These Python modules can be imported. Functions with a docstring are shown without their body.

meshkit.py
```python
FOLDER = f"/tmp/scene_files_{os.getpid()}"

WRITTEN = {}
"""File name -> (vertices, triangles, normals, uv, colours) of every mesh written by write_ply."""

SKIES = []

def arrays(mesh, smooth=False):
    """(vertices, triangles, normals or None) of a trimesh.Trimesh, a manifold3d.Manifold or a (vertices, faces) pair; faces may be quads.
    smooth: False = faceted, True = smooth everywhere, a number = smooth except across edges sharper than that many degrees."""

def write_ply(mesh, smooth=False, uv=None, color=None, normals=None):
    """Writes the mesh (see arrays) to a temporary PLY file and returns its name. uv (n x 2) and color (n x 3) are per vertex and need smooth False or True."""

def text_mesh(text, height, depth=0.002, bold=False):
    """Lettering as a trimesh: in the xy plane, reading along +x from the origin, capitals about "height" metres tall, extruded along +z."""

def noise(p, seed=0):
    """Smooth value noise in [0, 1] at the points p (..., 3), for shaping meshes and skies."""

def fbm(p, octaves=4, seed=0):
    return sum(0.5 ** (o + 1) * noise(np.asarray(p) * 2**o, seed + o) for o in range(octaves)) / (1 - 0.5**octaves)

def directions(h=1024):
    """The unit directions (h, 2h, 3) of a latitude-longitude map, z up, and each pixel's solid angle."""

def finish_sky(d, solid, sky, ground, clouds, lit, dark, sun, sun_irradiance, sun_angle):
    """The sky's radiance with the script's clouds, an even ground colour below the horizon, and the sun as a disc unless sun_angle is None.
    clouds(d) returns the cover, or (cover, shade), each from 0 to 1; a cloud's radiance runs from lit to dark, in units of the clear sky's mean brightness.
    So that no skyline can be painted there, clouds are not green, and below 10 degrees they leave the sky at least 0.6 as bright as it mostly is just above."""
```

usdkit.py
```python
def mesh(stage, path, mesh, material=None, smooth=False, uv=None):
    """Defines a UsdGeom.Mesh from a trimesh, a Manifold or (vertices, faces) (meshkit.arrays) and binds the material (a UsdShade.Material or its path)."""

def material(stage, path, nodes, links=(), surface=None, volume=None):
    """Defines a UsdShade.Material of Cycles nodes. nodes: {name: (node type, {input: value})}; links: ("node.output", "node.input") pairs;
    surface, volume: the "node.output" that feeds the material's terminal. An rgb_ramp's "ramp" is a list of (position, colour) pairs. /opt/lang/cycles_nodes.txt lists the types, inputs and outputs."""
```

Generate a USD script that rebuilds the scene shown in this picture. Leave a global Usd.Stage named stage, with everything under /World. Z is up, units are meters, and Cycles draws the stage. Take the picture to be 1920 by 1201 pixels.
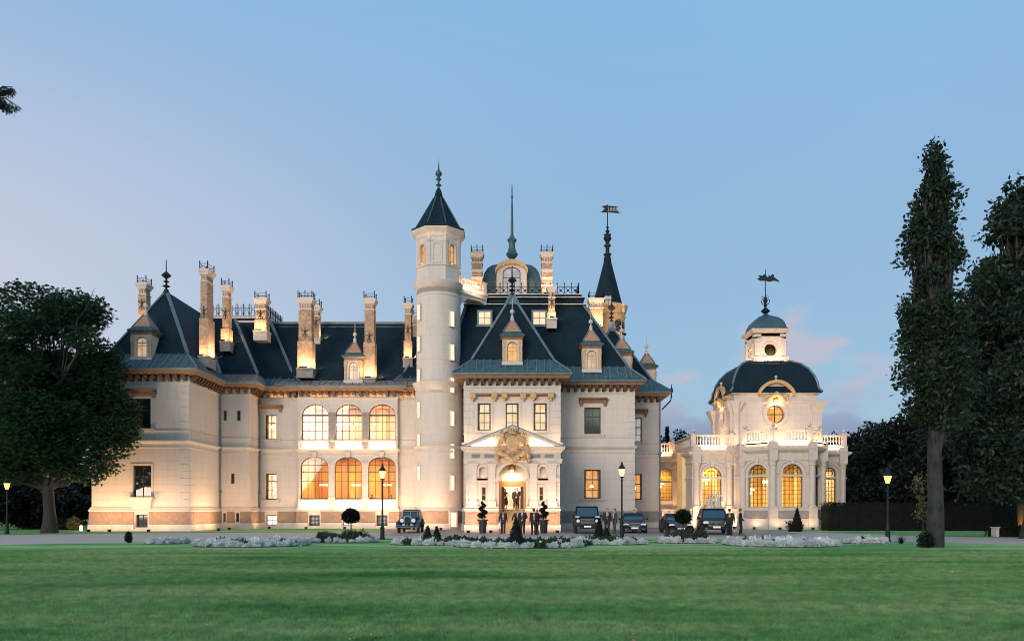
import math, random
import numpy as np, trimesh, manifold3d as m3
from shapely.geometry import Polygon, box as sbox, Point
from shapely.ops import unary_union
from shapely import affinity
import usdkit, meshkit
from pxr import Usd, UsdGeom, UsdLux, UsdShade, Gf, Sdf, Vt

stage = Usd.Stage.CreateInMemory()
UsdGeom.SetStageUpAxis(stage, 'Z')
world = UsdGeom.Xform.Define(stage, '/World')
stage.SetDefaultPrim(world.GetPrim())
UsdGeom.Scope.Define(stage, '/World/Looks')
rng = np.random.default_rng(7)
PI = math.pi

# ------------------------------------------------------------------ camera, sky, sun, exposure
EYE, FPX, CX, CY = 1.7, 1500.0, 955.0, 955.0
cam = UsdGeom.Camera.Define(stage, '/World/camera')
cam.CreateHorizontalApertureAttr(36.0)
cam.CreateVerticalApertureAttr(36.0 * 640 / 1024)
cam.CreateFocalLengthAttr(FPX / 1920 * 36)
cam.CreateHorizontalApertureOffsetAttr((960 - CX) / 1920 * 36)
cam.CreateVerticalApertureOffsetAttr((CY - 600.5) / 1920 * 36)
cam.CreateClippingRangeAttr(Gf.Vec2f(0.1, 5000))
cam.AddTranslateOp().Set(Gf.Vec3d(0, 0, EYE))
cam.AddRotateXYZOp().Set(Gf.Vec3f(90, 0, 0))
cam.CreateExposureAttr(2.52)

WEST = 0.12
SUN_EL, SUN_AZ = math.radians(3.0), math.radians(206)      # a sun about to set, behind the camera
sky = UsdLux.DomeLight.Define(stage, '/World/sky')
sky.GetPrim().SetCustomDataByKey('kind', 'structure')
sky_mat = usdkit.material(stage, '/World/Looks/sky', {
    'tc': ('texture_coordinate', {}),
    'sky': ('sky_texture', {'sky_type': 'single_scattering', 'sun_disc': False, 'sun_elevation': SUN_EL, 'sun_rotation': SUN_AZ,
                            'altitude': 100.0, 'air_density': 1.0, 'aerosol_density': 0.4, 'ozone_density': 2.0}),
    'sep': ('separate_xyz', {}),
    # thin dusk haze: lavender where the sun has gone down, bluer away from it, fading upwards
    'side': ('map_range', {'range_type': 'smoothstep', 'from_min': 0.15, 'from_max': -0.65, 'to_min': 0.0, 'to_max': 1.0, 'clamp': True}),
    'veil': ('mix', {'color1': (.290, .460, .68), 'color2': (.655, .665, .80)}),
    'vf': ('rgb_ramp', {'ramp': [(0.0, (.93, .93, .93)), (0.16, (.91, .91, .91)), (0.30, (.90, .90, .90)), (0.55, (.90, .90, .90)), (1.0, (.92, .92, .92))]}),
    'hi': ('map_range', {'range_type': 'smoothstep', 'from_min': 0.26, 'from_max': 0.60, 'to_min': 0.0, 'to_max': 1.0, 'clamp': True}),
    'veil2': ('mix', {'color2': (.275, .530, .845)}),
    'west': ('map_range', {'range_type': 'smoothstep', 'from_min': -0.45, 'from_max': 0.25, 'to_min': WEST, 'to_max': 1.0, 'clamp': True}),      # towards the set sun the haze gives way to the glow
    'vw': ('math', {'math_type': 'multiply'}),
    'air': ('mix', {}),
    'mp': ('mapping', {'scale': (9.0, 9.0, 19.0), 'location': (11.2, 0.3, 4.7)}),
    'n': ('noise_texture', {'scale': 1.0, 'detail': 6.0, 'roughness': 0.52}),
    'cov': ('map_range', {'range_type': 'smoothstep', 'from_min': 0.41, 'from_max': 0.56, 'to_min': 0.0, 'to_max': 0.9, 'clamp': True}),
    'lo': ('math', {'math_type': 'multiply_add', 'value2': -2.0, 'value3': 0.275}),
    'cv': ('math', {'math_type': 'add'}),
    'shade': ('map_range', {'from_min': 0.095, 'from_max': 0.145, 'to_min': 0.0, 'to_max': 1.0, 'clamp': True}),
    'cc': ('mix', {'color1': (.31, .39, .59), 'color2': (.60, .60, .74)}),
    'mixc': ('mix', {}),
    'bg': ('background_shader', {'strength': 0.15}),
}, [('tc.generated', 'sep.vector'), ('sep.x', 'side.value'), ('side.result', 'veil.fac'), ('sep.z', 'vf.fac'), ('sep.y', 'west.value'), ('vf.color', 'vw.value1'), ('west.result', 'vw.value2'), ('vw.value', 'air.fac'), ('sky.color', 'air.color1'), ('veil.color', 'veil2.color1'), ('sep.z', 'hi.value'), ('hi.result', 'veil2.fac'), ('veil2.color', 'air.color2'),
    ('tc.generated', 'mp.vector'), ('mp.vector', 'n.vector'), ('n.fac', 'cv.value1'), ('sep.z', 'lo.value1'), ('sep.z', 'shade.value'), ('shade.result', 'cc.fac'),
    ('lo.value', 'cv.value2'), ('cv.value', 'cov.value'), ('air.color', 'mixc.color1'), ('cc.color', 'mixc.color2'), ('cov.result', 'mixc.fac'), ('mixc.color', 'bg.color')], surface='bg.background')
UsdShade.MaterialBindingAPI.Apply(sky.GetPrim()).Bind(sky_mat)

sun = UsdLux.DistantLight.Define(stage, '/World/sun')
sun.CreateIntensityAttr(0.10); sun.CreateAngleAttr(30.0); sun.CreateNormalizeAttr(True); sun.CreateColorAttr(Gf.Vec3f(1.0, 0.86, 0.74))
sun.AddRotateXYZOp().Set(Gf.Vec3f(90 - math.degrees(SUN_EL) - 8, 0, 180 - math.degrees(SUN_AZ)))

def area_light(path, pos, target, w, h, inten, color=(1.0, 0.60, 0.34)):
    """A lamp's own light: a small rectangle at pos that shines towards target."""
    L = UsdLux.RectLight.Define(stage, path)
    L.CreateWidthAttr(w); L.CreateHeightAttr(h); L.CreateIntensityAttr(inten); L.CreateColorAttr(Gf.Vec3f(*color))
    d = np.asarray(target, float) - np.asarray(pos, float); d /= np.linalg.norm(d)
    z = -d; up = np.array([0, 0, 1.0]) if abs(z[2]) < .95 else np.array([0, 1.0, 0])
    x = np.cross(up, z); x /= np.linalg.norm(x); y = np.cross(z, x)
    m = np.eye(4); m[0, :3] = x; m[1, :3] = y; m[2, :3] = z; m[3, :3] = pos
    L.AddTransformOp().Set(Gf.Matrix4d(*m.ravel().tolist()))
    return L

# ------------------------------------------------------------------ helpers: naming, prims
ORIGIN = {}
used = {}
def path_for(name, parent=None):
    base = (parent or '/World') + '/' + name
    k = used.get(base, 0); used[base] = k + 1
    return base if k == 0 else f'{base}_{k:03d}'

def meta(prim, label=None, cat=None, group=None, kind=None):
    for k, v in (('label', label), ('category', cat), ('group', group), ('kind', kind)):
        if v: prim.SetCustomDataByKey(k, v)

def thing(name, label, cat, loc=(0, 0, 0), rot=0, group=None, kind=None, local=False):
    """An Xform at the thing's base. Parts given in world coordinates are moved into it, unless local."""
    p = path_for(name)
    x = UsdGeom.Xform.Define(stage, p)
    x.AddTranslateOp().Set(Gf.Vec3d(*map(float, loc)))
    if rot: x.AddRotateZOp().Set(float(rot))
    ORIGIN[p] = np.zeros(3) if local else np.asarray(loc, float)
    meta(x.GetPrim(), label, cat, group, kind)
    return p

def copy_of(src, name, label, cat, loc, rot=0, group=None, scale=None):
    p = path_for(name)
    x = UsdGeom.Xform.Define(stage, p)
    x.GetPrim().GetReferences().AddInternalReference(src)
    x.ClearXformOpOrder()
    for a in list(x.GetPrim().GetAttributes()):
        pass
    x.AddTranslateOp(opSuffix='at').Set(Gf.Vec3d(*map(float, loc)))
    x.AddRotateZOp(opSuffix='at').Set(float(rot))
    if scale is not None: x.AddScaleOp(opSuffix='at').Set(Gf.Vec3f(*scale))
    meta(x.GetPrim(), label, cat, group)
    x.GetPrim().SetInstanceable(True)
    return p

def root_of(p):
    return '/'.join(p.split('/')[:3])

def obj(name, mesh, mat, parent=None, smooth=False, label=None, cat=None, group=None, kind=None):
    while parent is not None and parent.count('/') > 3: parent = parent.rsplit('/', 1)[0]      # thing > part > sub-part, no deeper
    p = path_for(name, parent)
    if isinstance(mesh, MB): mesh = mesh.arrays()
    v, f = mesh if isinstance(mesh, tuple) else (np.array(mesh.vertices), np.array(mesh.faces))
    if parent is not None: v = np.asarray(v) - ORIGIN[root_of(parent)]
    m = usdkit.mesh(stage, p, (v, f), MATS[mat], smooth)
    meta(m.GetPrim(), label, cat, group, kind)
    return p

def PX(px, Y): return (px - CX) * Y / FPX
def PZ(py, Y): return EYE + (CY - py) * Y / FPX
def P3(px, py, Y): return np.array([PX(px, Y), Y, PZ(py, Y)])
def GY(py, z=0.0): return (EYE - z) * FPX / (py - CY)          # depth of a ground point seen at row py

# ------------------------------------------------------------------ mesh builder
def frame(ox, oy, ang=0.0):
    """Facade frame: x along the wall, y into the wall, z up; ang turns it about z (0 faces the lawn, 90 east, -90 west)."""
    c, s = math.cos(math.radians(ang)), math.sin(math.radians(ang))
    m = np.eye(4); m[:2, 0] = c, s; m[:2, 1] = -s, c; m[:2, 3] = ox, oy
    return m
I4 = np.eye(4)

class MB:
    def __init__(s): s.v, s.f, s.n = [], [], 0
    def add(s, v, f, M=None):
        v = np.asarray(v, float); f = np.asarray(f, int)
        if f.ndim == 2 and f.shape[1] == 4: f = np.vstack([f[:, [0, 1, 2]], f[:, [0, 2, 3]]])
        if M is not None: v = v @ M[:3, :3].T + M[:3, 3]
        s.v.append(v); s.f.append(f + s.n); s.n += len(v); return s
    def arrays(s): return np.vstack(s.v), np.vstack(s.f)
    def empty(s): return s.n == 0
    def box(s, x0, x1, y0, y1, z0, z1, M=None, bev=0.0):
        if bev:
            xs, ys, zs = (x0, x1), (y0, y1), (z0, z1); pts = []
            for i in (0, 1):
                for j in (0, 1):
                    for k in (0, 1):
                        sx, sy, sz = (1 - 2 * i) * bev, (1 - 2 * j) * bev, (1 - 2 * k) * bev
                        c = np.array([xs[i], ys[j], zs[k]])
                        pts += [c + (sx, sy, 0), c + (sx, 0, sz), c + (0, sy, sz)]
            return s.hull(pts, M)
        v = [(x, y, z) for z in (z0, z1) for x, y in ((x0, y0), (x1, y0), (x1, y1), (x0, y1))]
        return s.add(v, [(3, 2, 1, 0), (4, 5, 6, 7), (0, 1, 5, 4), (1, 2, 6, 5), (2, 3, 7, 6), (3, 0, 4, 7)], M)
    def hull(s, pts, M=None):
        h = trimesh.convex.convex_hull(np.asarray(pts, float))
        return s.add(h.vertices, h.faces, M)
    def ext(s, poly, y0, y1, M=None):
        """A polygon drawn in (x, z), given depth from y0 to y1."""
        for g in getattr(poly, 'geoms', [poly]):
            if g.is_empty or g.geom_type != 'Polygon' or g.area < 1e-6: continue
            t = trimesh.creation.extrude_polygon(g, y1 - y0, engine='earcut')
            v = np.array(t.vertices)[:, [0, 2, 1]]; v[:, 1] += y0
            s.add(v, np.array(t.faces)[:, ::-1], M)
        return s
    def plan(s, poly, z0, z1, M=None):
        for g in getattr(poly, 'geoms', [poly]):
            t = trimesh.creation.extrude_polygon(g, z1 - z0, engine='earcut')
            v = np.array(t.vertices); v[:, 2] += z0
            s.add(v, np.array(t.faces), M)
        return s
    def rev(s, prof, c=(0, 0, 0), n=16, M=None, a0=0.0):
        prof = np.asarray(prof, float); k = len(prof)
        a = np.arange(n) * 2 * PI / n + a0
        v = np.stack([prof[:, None, 0] * np.cos(a), prof[:, None, 0] * np.sin(a), np.repeat(prof[:, 1:2], n, 1)], -1).reshape(-1, 3) + np.asarray(c, float)
        i, j = np.meshgrid(np.arange(k - 1), np.arange(n), indexing='ij'); j2 = (j + 1) % n
        q = np.stack([i * n + j, i * n + j2, (i + 1) * n + j2, (i + 1) * n + j], -1).reshape(-1, 4)
        s.add(v, q, M)
        for row, flip in ((0, True), (k - 1, False)):
            if prof[row, 0] > 1e-4:
                cc = np.array([[0, 0, prof[row, 1]]]) + np.asarray(c, float)
                ring = v[row * n:(row + 1) * n]
                fan = [(0, 1 + (t + 1) % n, 1 + t) if flip else (0, 1 + t, 1 + (t + 1) % n) for t in range(n)]
                s.add(np.vstack([cc, ring]), fan, M)
        return s
    def beam(s, p, q, w, h=None, M=None):
        """A square bar from p to q."""
        p, q = np.asarray(p, float), np.asarray(q, float); h = h or w
        d = q - p; L = np.linalg.norm(d); d = d / L
        up = np.array([0, 0, 1.0]) if abs(d[2]) < .98 else np.array([0, 1.0, 0])
        a = np.cross(d, up); a /= np.linalg.norm(a); b = np.cross(a, d)
        v = [o + a * (i * w / 2) + b * (j * h / 2) for o in (p, q) for i, j in ((-1, -1), (1, -1), (1, 1), (-1, 1))]
        return s.add(v, [(3, 2, 1, 0), (4, 5, 6, 7), (0, 1, 5, 4), (1, 2, 6, 5), (2, 3, 7, 6), (3, 0, 4, 7)], M)
    def tube(s, pts, r, n=6, M=None):
        pts = np.asarray(pts, float); k = len(pts); r = np.broadcast_to(r, (k,))
        t = np.gradient(pts, axis=0); t /= np.linalg.norm(t, axis=1, keepdims=True) + 1e-9
        ref = np.where(np.abs(t[:, 2:3]) < .9, [[0, 0, 1.0]], [[1.0, 0, 0]])
        a = np.cross(t, ref); a /= np.linalg.norm(a, axis=1, keepdims=True); b = np.cross(t, a)
        ang = np.arange(n) * 2 * PI / n
        v = pts[:, None] + r[:, None, None] * (np.cos(ang)[None, :, None] * a[:, None] + np.sin(ang)[None, :, None] * b[:, None])
        i, j = np.meshgrid(np.arange(k - 1), np.arange(n), indexing='ij'); j2 = (j + 1) % n
        q = np.stack([i * n + j, i * n + j2, (i + 1) * n + j2, (i + 1) * n + j], -1).reshape(-1, 4)
        s.add(v.reshape(-1, 3), q, M)
        for row in (0, k - 1):
            s.add(v[row], [(0, t1, t1 + 1) for t1 in range(1, n - 1)], M)
        return s
    def quad(s, *p, M=None):
        return s.add(p, [tuple(range(len(p)))] if len(p) == 4 else [(0, i, i + 1) for i in range(1, len(p) - 1)], M)
    def molding(s, path, prof, closed=False, M=None):
        """A profile of (outward offset, z) swept along a plan path; outward is on the right of the direction of travel."""
        path = np.asarray(path, float); n = len(path); prof = np.asarray(prof, float); k = len(prof)
        d = np.roll(path, -1, 0) - path
        nr = np.stack([d[:, 1], -d[:, 0]], 1); nr /= np.linalg.norm(nr, axis=1, keepdims=True) + 1e-12
        m = np.zeros_like(path)
        for i in range(n):
            n1, n2 = nr[i - 1], nr[i]
            if not closed and i == 0: n1 = n2
            if not closed and i == n - 1: n2 = n1
            m[i] = (n1 + n2) / (1 + n1 @ n2)
        v = np.concatenate([path[:, None] + prof[None, :, 0:1] * m[:, None], np.broadcast_to(prof[None, :, 1:2], (n, k, 1))], 2)
        nn = n if closed else n - 1
        i, j = np.meshgrid(np.arange(nn), np.arange(k - 1), indexing='ij'); i2 = (i + 1) % n
        q = np.stack([i * k + j, i2 * k + j, i2 * k + j + 1, i * k + j + 1], -1).reshape(-1, 4)
        s.add(v.reshape(-1, 3), q, M)
        if not closed:
            for row in (0, n - 1): s.add(v[row], [(0, t, t + 1) for t in range(1, k - 1)], M)
        return s
    def frustum(s, b, zb, t, zt, bottom=True):
        """Four slopes from the rectangle b = (x0, x1, y0, y1) at zb to t at zt."""
        r = lambda a, z: [(a[0], a[2], z), (a[1], a[2], z), (a[1], a[3], z), (a[0], a[3], z)]
        v = r(b, zb) + r(t, zt)
        return s.add(v, [(0, 1, 5, 4), (1, 2, 6, 5), (2, 3, 7, 6), (3, 0, 4, 7), (4, 5, 6, 7)] + ([(3, 2, 1, 0)] if bottom else []))

def ball(r, c=(0, 0, 0), n=10, sq=1.0):
    a = np.linspace(-PI / 2, PI / 2, n // 2 + 2)
    return [(max(r * math.cos(x), 0.0), c[2] + sq * r * math.sin(x)) for x in a]

# ------------------------------------------------------------------ materials
MATS = {}
def mat(name, nodes, links, surface='p.BSDF', volume=None):
    MATS[name] = usdkit.material(stage, '/World/Looks/' + name, nodes, links, surface=surface, volume=volume)

def pbr(name, col, rough=.6, metal=0.0, var=.12, scale=1.5, bump=0.0, bscale=30.0, spec=.5, stretch=(1, 1, 1), col2=None, detail=4.0, extra=None, coat=0.0):
    col = np.asarray(col, float)
    lo, hi = (col * (1 - var), col * (1 + var)) if col2 is None else (col, np.asarray(col2, float))
    nodes = {'g': ('geometry', {}), 'mp': ('mapping', {'scale': stretch}), 'n': ('noise_texture', {'scale': scale, 'detail': detail, 'roughness': .6}),
             'r': ('rgb_ramp', {'ramp': [(0.3, lo), (0.7, hi)]}),
             'p': ('principled_bsdf', {'roughness': rough, 'metallic': metal, 'specular_ior_level': spec, 'coat_weight': coat, **(extra or {})})}
    links = [('g.position', 'mp.vector'), ('mp.vector', 'n.vector'), ('n.fac', 'r.fac'), ('r.color', 'p.base_color')]
    if bump:
        nodes['bn'] = ('noise_texture', {'scale': bscale, 'detail': 3.0}); nodes['b'] = ('bump', {'strength': bump, 'distance': .02})
        links += [('g.position', 'bn.vector'), ('bn.fac', 'b.height'), ('b.normal', 'p.normal')]
    mat(name, nodes, links)

# stucco: cream paint with faint weather stains and shallow ashlar joints every 0.62 m
mat('stucco', {
    'g': ('geometry', {}), 's': ('separate_xyz', {}), 'mp': ('mapping', {'scale': (1.2, 1.2, .22)}),
    'n': ('noise_texture', {'scale': 1.0, 'detail': 6.0, 'roughness': .65}), 'n2': ('noise_texture', {'scale': 9.0, 'detail': 4.0}),
    'r': ('rgb_ramp', {'ramp': [(0.22, (.43, .375, .33)), (0.45, (.49, .435, .39)), (0.8, (.53, .48, .43))]}),
    'm3': ('mapping', {'scale': (5.5, 5.5, .30)}), 'n3': ('noise_texture', {'scale': 1.0, 'detail': 5.0, 'roughness': .7}), 'r3': ('rgb_ramp', {'ramp': [(0.28, (.91, .895, .88)), (0.5, (1.0, 1.0, 1.0)), (0.8, (1.02, 1.02, 1.02))]}), 'st': ('mix', {'mix_type': 'multiply', 'fac': 1.0}),
    'fl': ('math', {'math_type': 'fraction'}), 'dv': ('math', {'math_type': 'divide', 'value2': .62}), 'lt': ('math', {'math_type': 'less_than', 'value2': .035}),
    'mx': ('mix', {'mix_type': 'multiply', 'color2': (.90, .885, .875)}),
    'h': ('math', {'math_type': 'multiply_add', 'value2': .12}), 'inv': ('math', {'math_type': 'multiply', 'value2': -1.0}),
    'b': ('bump', {'strength': .5, 'distance': .015}), 'p': ('principled_bsdf', {'roughness': .85, 'specular_ior_level': .25}),
}, [('g.position', 's.vector'), ('g.position', 'mp.vector'), ('mp.vector', 'n.vector'), ('g.position', 'n2.vector'), ('n.fac', 'r.fac'), ('s.z', 'dv.value1'), ('dv.value', 'fl.value1'),
    ('fl.value', 'lt.value1'), ('g.position', 'm3.vector'), ('m3.vector', 'n3.vector'), ('n3.fac', 'r3.fac'), ('r.color', 'st.color1'), ('r3.color', 'st.color2'), ('st.color', 'mx.color1'), ('lt.value', 'mx.fac'), ('n2.fac', 'h.value1'), ('lt.value', 'inv.value1'), ('inv.value', 'h.value3'), ('h.value', 'b.height'), ('b.normal', 'p.normal'), ('mx.color', 'p.base_color')])
pbr('trim_stone', (.47, .415, .365), .8, var=.08, scale=2.5, bump=.25)
pbr('plinth_stone', (.215, .142, .105), .75, var=.2, scale=3.0, bump=.4, bscale=14)
pbr('grey_stone', (.20, .185, .18), .8, var=.15, scale=2.5, bump=.3)
pbr('base_stone', (.44, .39, .35), .85, var=.12, scale=2.0, bump=.35)
pbr('carved_stone', (.42, .275, .135), .65, var=.25, scale=5.0, bump=.5, bscale=22)
pbr('bracket_wood', (.085, .045, .028), .7, var=.25, scale=6.0)
pbr('soffit_wood', (.20, .115, .062), .7, var=.15, scale=4.0)
mat('slate', {'g': ('geometry', {}), 's': ('separate_xyz', {}), 'ad': ('math', {'math_type': 'add'}), 'c': ('combine_xyz', {}),
    'bk': ('brick_texture', {'scale': 1.0, 'brick_width': .26, 'row_height': .19, 'mortar_size': .012, 'color1': (.0055, .0165, .025), 'color2': (.009, .022, .032), 'mortar': (.004, .009, .013), 'bias': .1}),
    'n': ('noise_texture', {'scale': .7, 'detail': 5.0}), 'r': ('rgb_ramp', {'ramp': [(0.3, (.72, .78, .82)), (.7, (1.18, 1.12, 1.08))]}), 'm': ('mix', {'mix_type': 'multiply', 'fac': 1.0}),
    'b': ('bump', {'strength': .6, 'distance': .012}), 'p': ('principled_bsdf', {'roughness': .6, 'specular_ior_level': .10})},
    [('g.position', 's.vector'), ('s.x', 'ad.value1'), ('s.y', 'ad.value2'), ('ad.value', 'c.x'), ('s.z', 'c.y'), ('c.vector', 'bk.vector'), ('g.position', 'n.vector'), ('n.fac', 'r.fac'),
     ('bk.color', 'm.color1'), ('r.color', 'm.color2'), ('m.color', 'p.base_color'), ('bk.fac', 'b.height'), ('b.normal', 'p.normal')])
pbr('copper_roof', (.015, .045, .055), .55, var=0, scale=1.6, stretch=(2.6, 2.6, .25), col2=(.058, .108, .122), spec=.3, bump=.15)
pbr('brown_copper', (.10, .09, .085), .55, var=0, scale=1.6, stretch=(2.6, 2.6, .3), col2=(.20, .165, .145), bump=.15)
pbr('lead', (.10, .135, .155), .5, var=.25, scale=2.0, bump=.2)
pbr('patina', (.026, .068, .082), .5, var=.3, scale=2.0, bump=.2)
pbr('iron', (.010, .016, .020), .6, var=.2, spec=.2)
pbr('gilded_iron', (.55, .33, .08), .35, metal=.8, var=.2)
pbr('tile_copper', (.34, .17, .09), .55, var=.35, scale=9.0, bump=.4, bscale=18)
mat('brick', {'g': ('geometry', {}), 's': ('separate_xyz', {}), 'ad': ('math', {'math_type': 'add'}), 'c': ('combine_xyz', {}),
    'bk': ('brick_texture', {'scale': 1.0, 'brick_width': .27, 'row_height': .085, 'mortar_size': .012, 'color1': (.42, .25, .14), 'color2': (.24, .125, .07), 'mortar': (.42, .36, .28), 'bias': .0}),
    'n': ('noise_texture', {'scale': 3.0, 'detail': 5.0}), 'r': ('rgb_ramp', {'ramp': [(0.3, (.7, .7, .7)), (.7, (1.15, 1.12, 1.1))]}), 'm': ('mix', {'mix_type': 'multiply', 'fac': 1.0}),
    'b': ('bump', {'strength': .7, 'distance': .012, 'invert': True}), 'p': ('principled_bsdf', {'roughness': .85, 'specular_ior_level': .2})},
    [('g.position', 's.vector'), ('s.x', 'ad.value1'), ('s.y', 'ad.value2'), ('ad.value', 'c.x'), ('s.z', 'c.y'), ('c.vector', 'bk.vector'), ('g.position', 'n.vector'), ('n.fac', 'r.fac'),
     ('bk.color', 'm.color1'), ('r.color', 'm.color2'), ('m.color', 'p.base_color'), ('bk.fac', 'b.height'), ('b.normal', 'p.normal')])
pbr('frame_wood', (.030, .020, .015), .45, var=.2, scale=8.0)
pbr('door_wood', (.42, .20, .07), .45, var=.2, scale=8.0, stretch=(3, 3, .5))
pbr('dark_glass', (.010, .014, .018), .04, var=.1, spec=.9)
def glow(name, stops, strength, scale=1.5, coat=.3, detail=3.0):
    """Glass of a lit window: it gives off light, and still mirrors a little."""
    mat(name, {'g': ('geometry', {}), 'n': ('noise_texture', {'scale': scale, 'detail': detail, 'roughness': .5}), 'r': ('rgb_ramp', {'ramp': stops}),
               'p': ('principled_bsdf', {'base_color': (.05, .04, .03), 'roughness': .08, 'emission_strength': strength})},
        [('g.position', 'n.vector'), ('n.fac', 'r.fac'), ('r.color', 'p.emission_color')])
GL = .16
glow('warm_glass', [(.25, (.62, .22, .035)), (.5, (.95, .43, .085)), (.72, (1.0, .55, .16)), (.9, (1.0, .68, .28))], GL)
glow('cream_glass', [(.25, (.85, .52, .24)), (.5, (1.0, .72, .42)), (.75, (1.0, .88, .66))], GL * 1.15)
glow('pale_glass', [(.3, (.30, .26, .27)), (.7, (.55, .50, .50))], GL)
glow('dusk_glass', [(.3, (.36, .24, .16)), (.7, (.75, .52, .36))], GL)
glow('white_glass', [(.3, (1.0, .86, .66)), (.7, (1.0, .95, .85))], GL * 1.6)
glow('slit_glass', [(.3, (1.0, .70, .34)), (.7, (1.0, .84, .55))], GL * 1.9)
glow('lamp_glass', [(.3, (1.0, .56, .20)), (.7, (1.0, .66, .28))], GL * 3)
glow('lamp_glass_amber', [(.3, (1.0, .42, .09)), (.7, (1.0, .50, .13))], GL * 3.2)
glow('bulb', [(.3, (1.0, .66, .30)), (.7, (1.0, .76, .42))], GL * 14)
mat('clear_glass', {'f': ('fresnel', {'IOR': 1.45}), 't': ('transparent_bsdf', {'color': (.97, .97, .95)}), 'g': ('glossy_bsdf', {'roughness': .02, 'color': (.9, .9, .9)}), 'm': ('mix_closure', {})},
    [('f.fac', 'm.fac'), ('t.BSDF', 'm.closure1'), ('g.BSDF', 'm.closure2')], surface='m.closure')
pbr('room_orange', (.58, .37, .13), .8, var=.15, scale=.8)
pbr('room_pink', (.70, .56, .50), .8, var=.10, scale=.8)
pbr('room_cream', (.70, .56, .36), .8, var=.12, scale=.8)
pbr('curtain', (.40, .38, .80), .8, var=.35, scale=2.0, stretch=(5, 5, .1))
mat('thin_curtain', {'d': ('diffuse_bsdf', {'color': (.22, .14, .07)}), 't': ('translucent_bsdf', {'color': (.42, .24, .09)}), 'm': ('mix_closure', {'fac': .55})}, [('d.BSDF', 'm.closure1'), ('t.BSDF', 'm.closure2')], surface='m.closure')
pbr('gold_step', (.50, .33, .15), .6, var=.12, scale=4.0)
# ground
mat('lawn', {'g': ('geometry', {}), 'm1': ('mapping', {'scale': (.10, .42, 1)}), 'n1': ('noise_texture', {'scale': 1.0, 'detail': 6.0, 'roughness': .62}), 'n2': ('noise_texture', {'scale': 18.0, 'detail': 5.0, 'roughness': .7}),
    'm3': ('mapping', {'scale': (1.2, 5.0, 1)}), 'n3': ('noise_texture', {'scale': 1.0, 'detail': 5.0, 'roughness': .7}),
    'r1': ('rgb_ramp', {'ramp': [(.3, (.055, .200, .068)), (.46, (.15, .340, .112)), (.61, (.36, .48, .20))]}), 'r2': ('rgb_ramp', {'ramp': [(.3, (.6, .62, .6)), (.7, (1.3, 1.28, 1.2))]}), 'r3': ('rgb_ramp', {'ramp': [(.3, (.72, .75, .72)), (.7, (1.22, 1.2, 1.15))]}),
    'x': ('mix', {'mix_type': 'multiply', 'fac': 1.0}), 'y': ('mix', {'mix_type': 'multiply', 'fac': 1.0}), 'b': ('bump', {'strength': .8, 'distance': .04}), 'p': ('principled_bsdf', {'roughness': .9, 'specular_ior_level': .15})},
    [('g.position', 'm1.vector'), ('m1.vector', 'n1.vector'), ('g.position', 'n2.vector'), ('g.position', 'm3.vector'), ('m3.vector', 'n3.vector'), ('n1.fac', 'r1.fac'), ('n2.fac', 'r2.fac'), ('n3.fac', 'r3.fac'), ('r1.color', 'x.color1'), ('r2.color', 'x.color2'),
     ('x.color', 'y.color1'), ('r3.color', 'y.color2'), ('y.color', 'p.base_color'), ('n2.fac', 'b.height'), ('b.normal', 'p.normal')])
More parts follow.
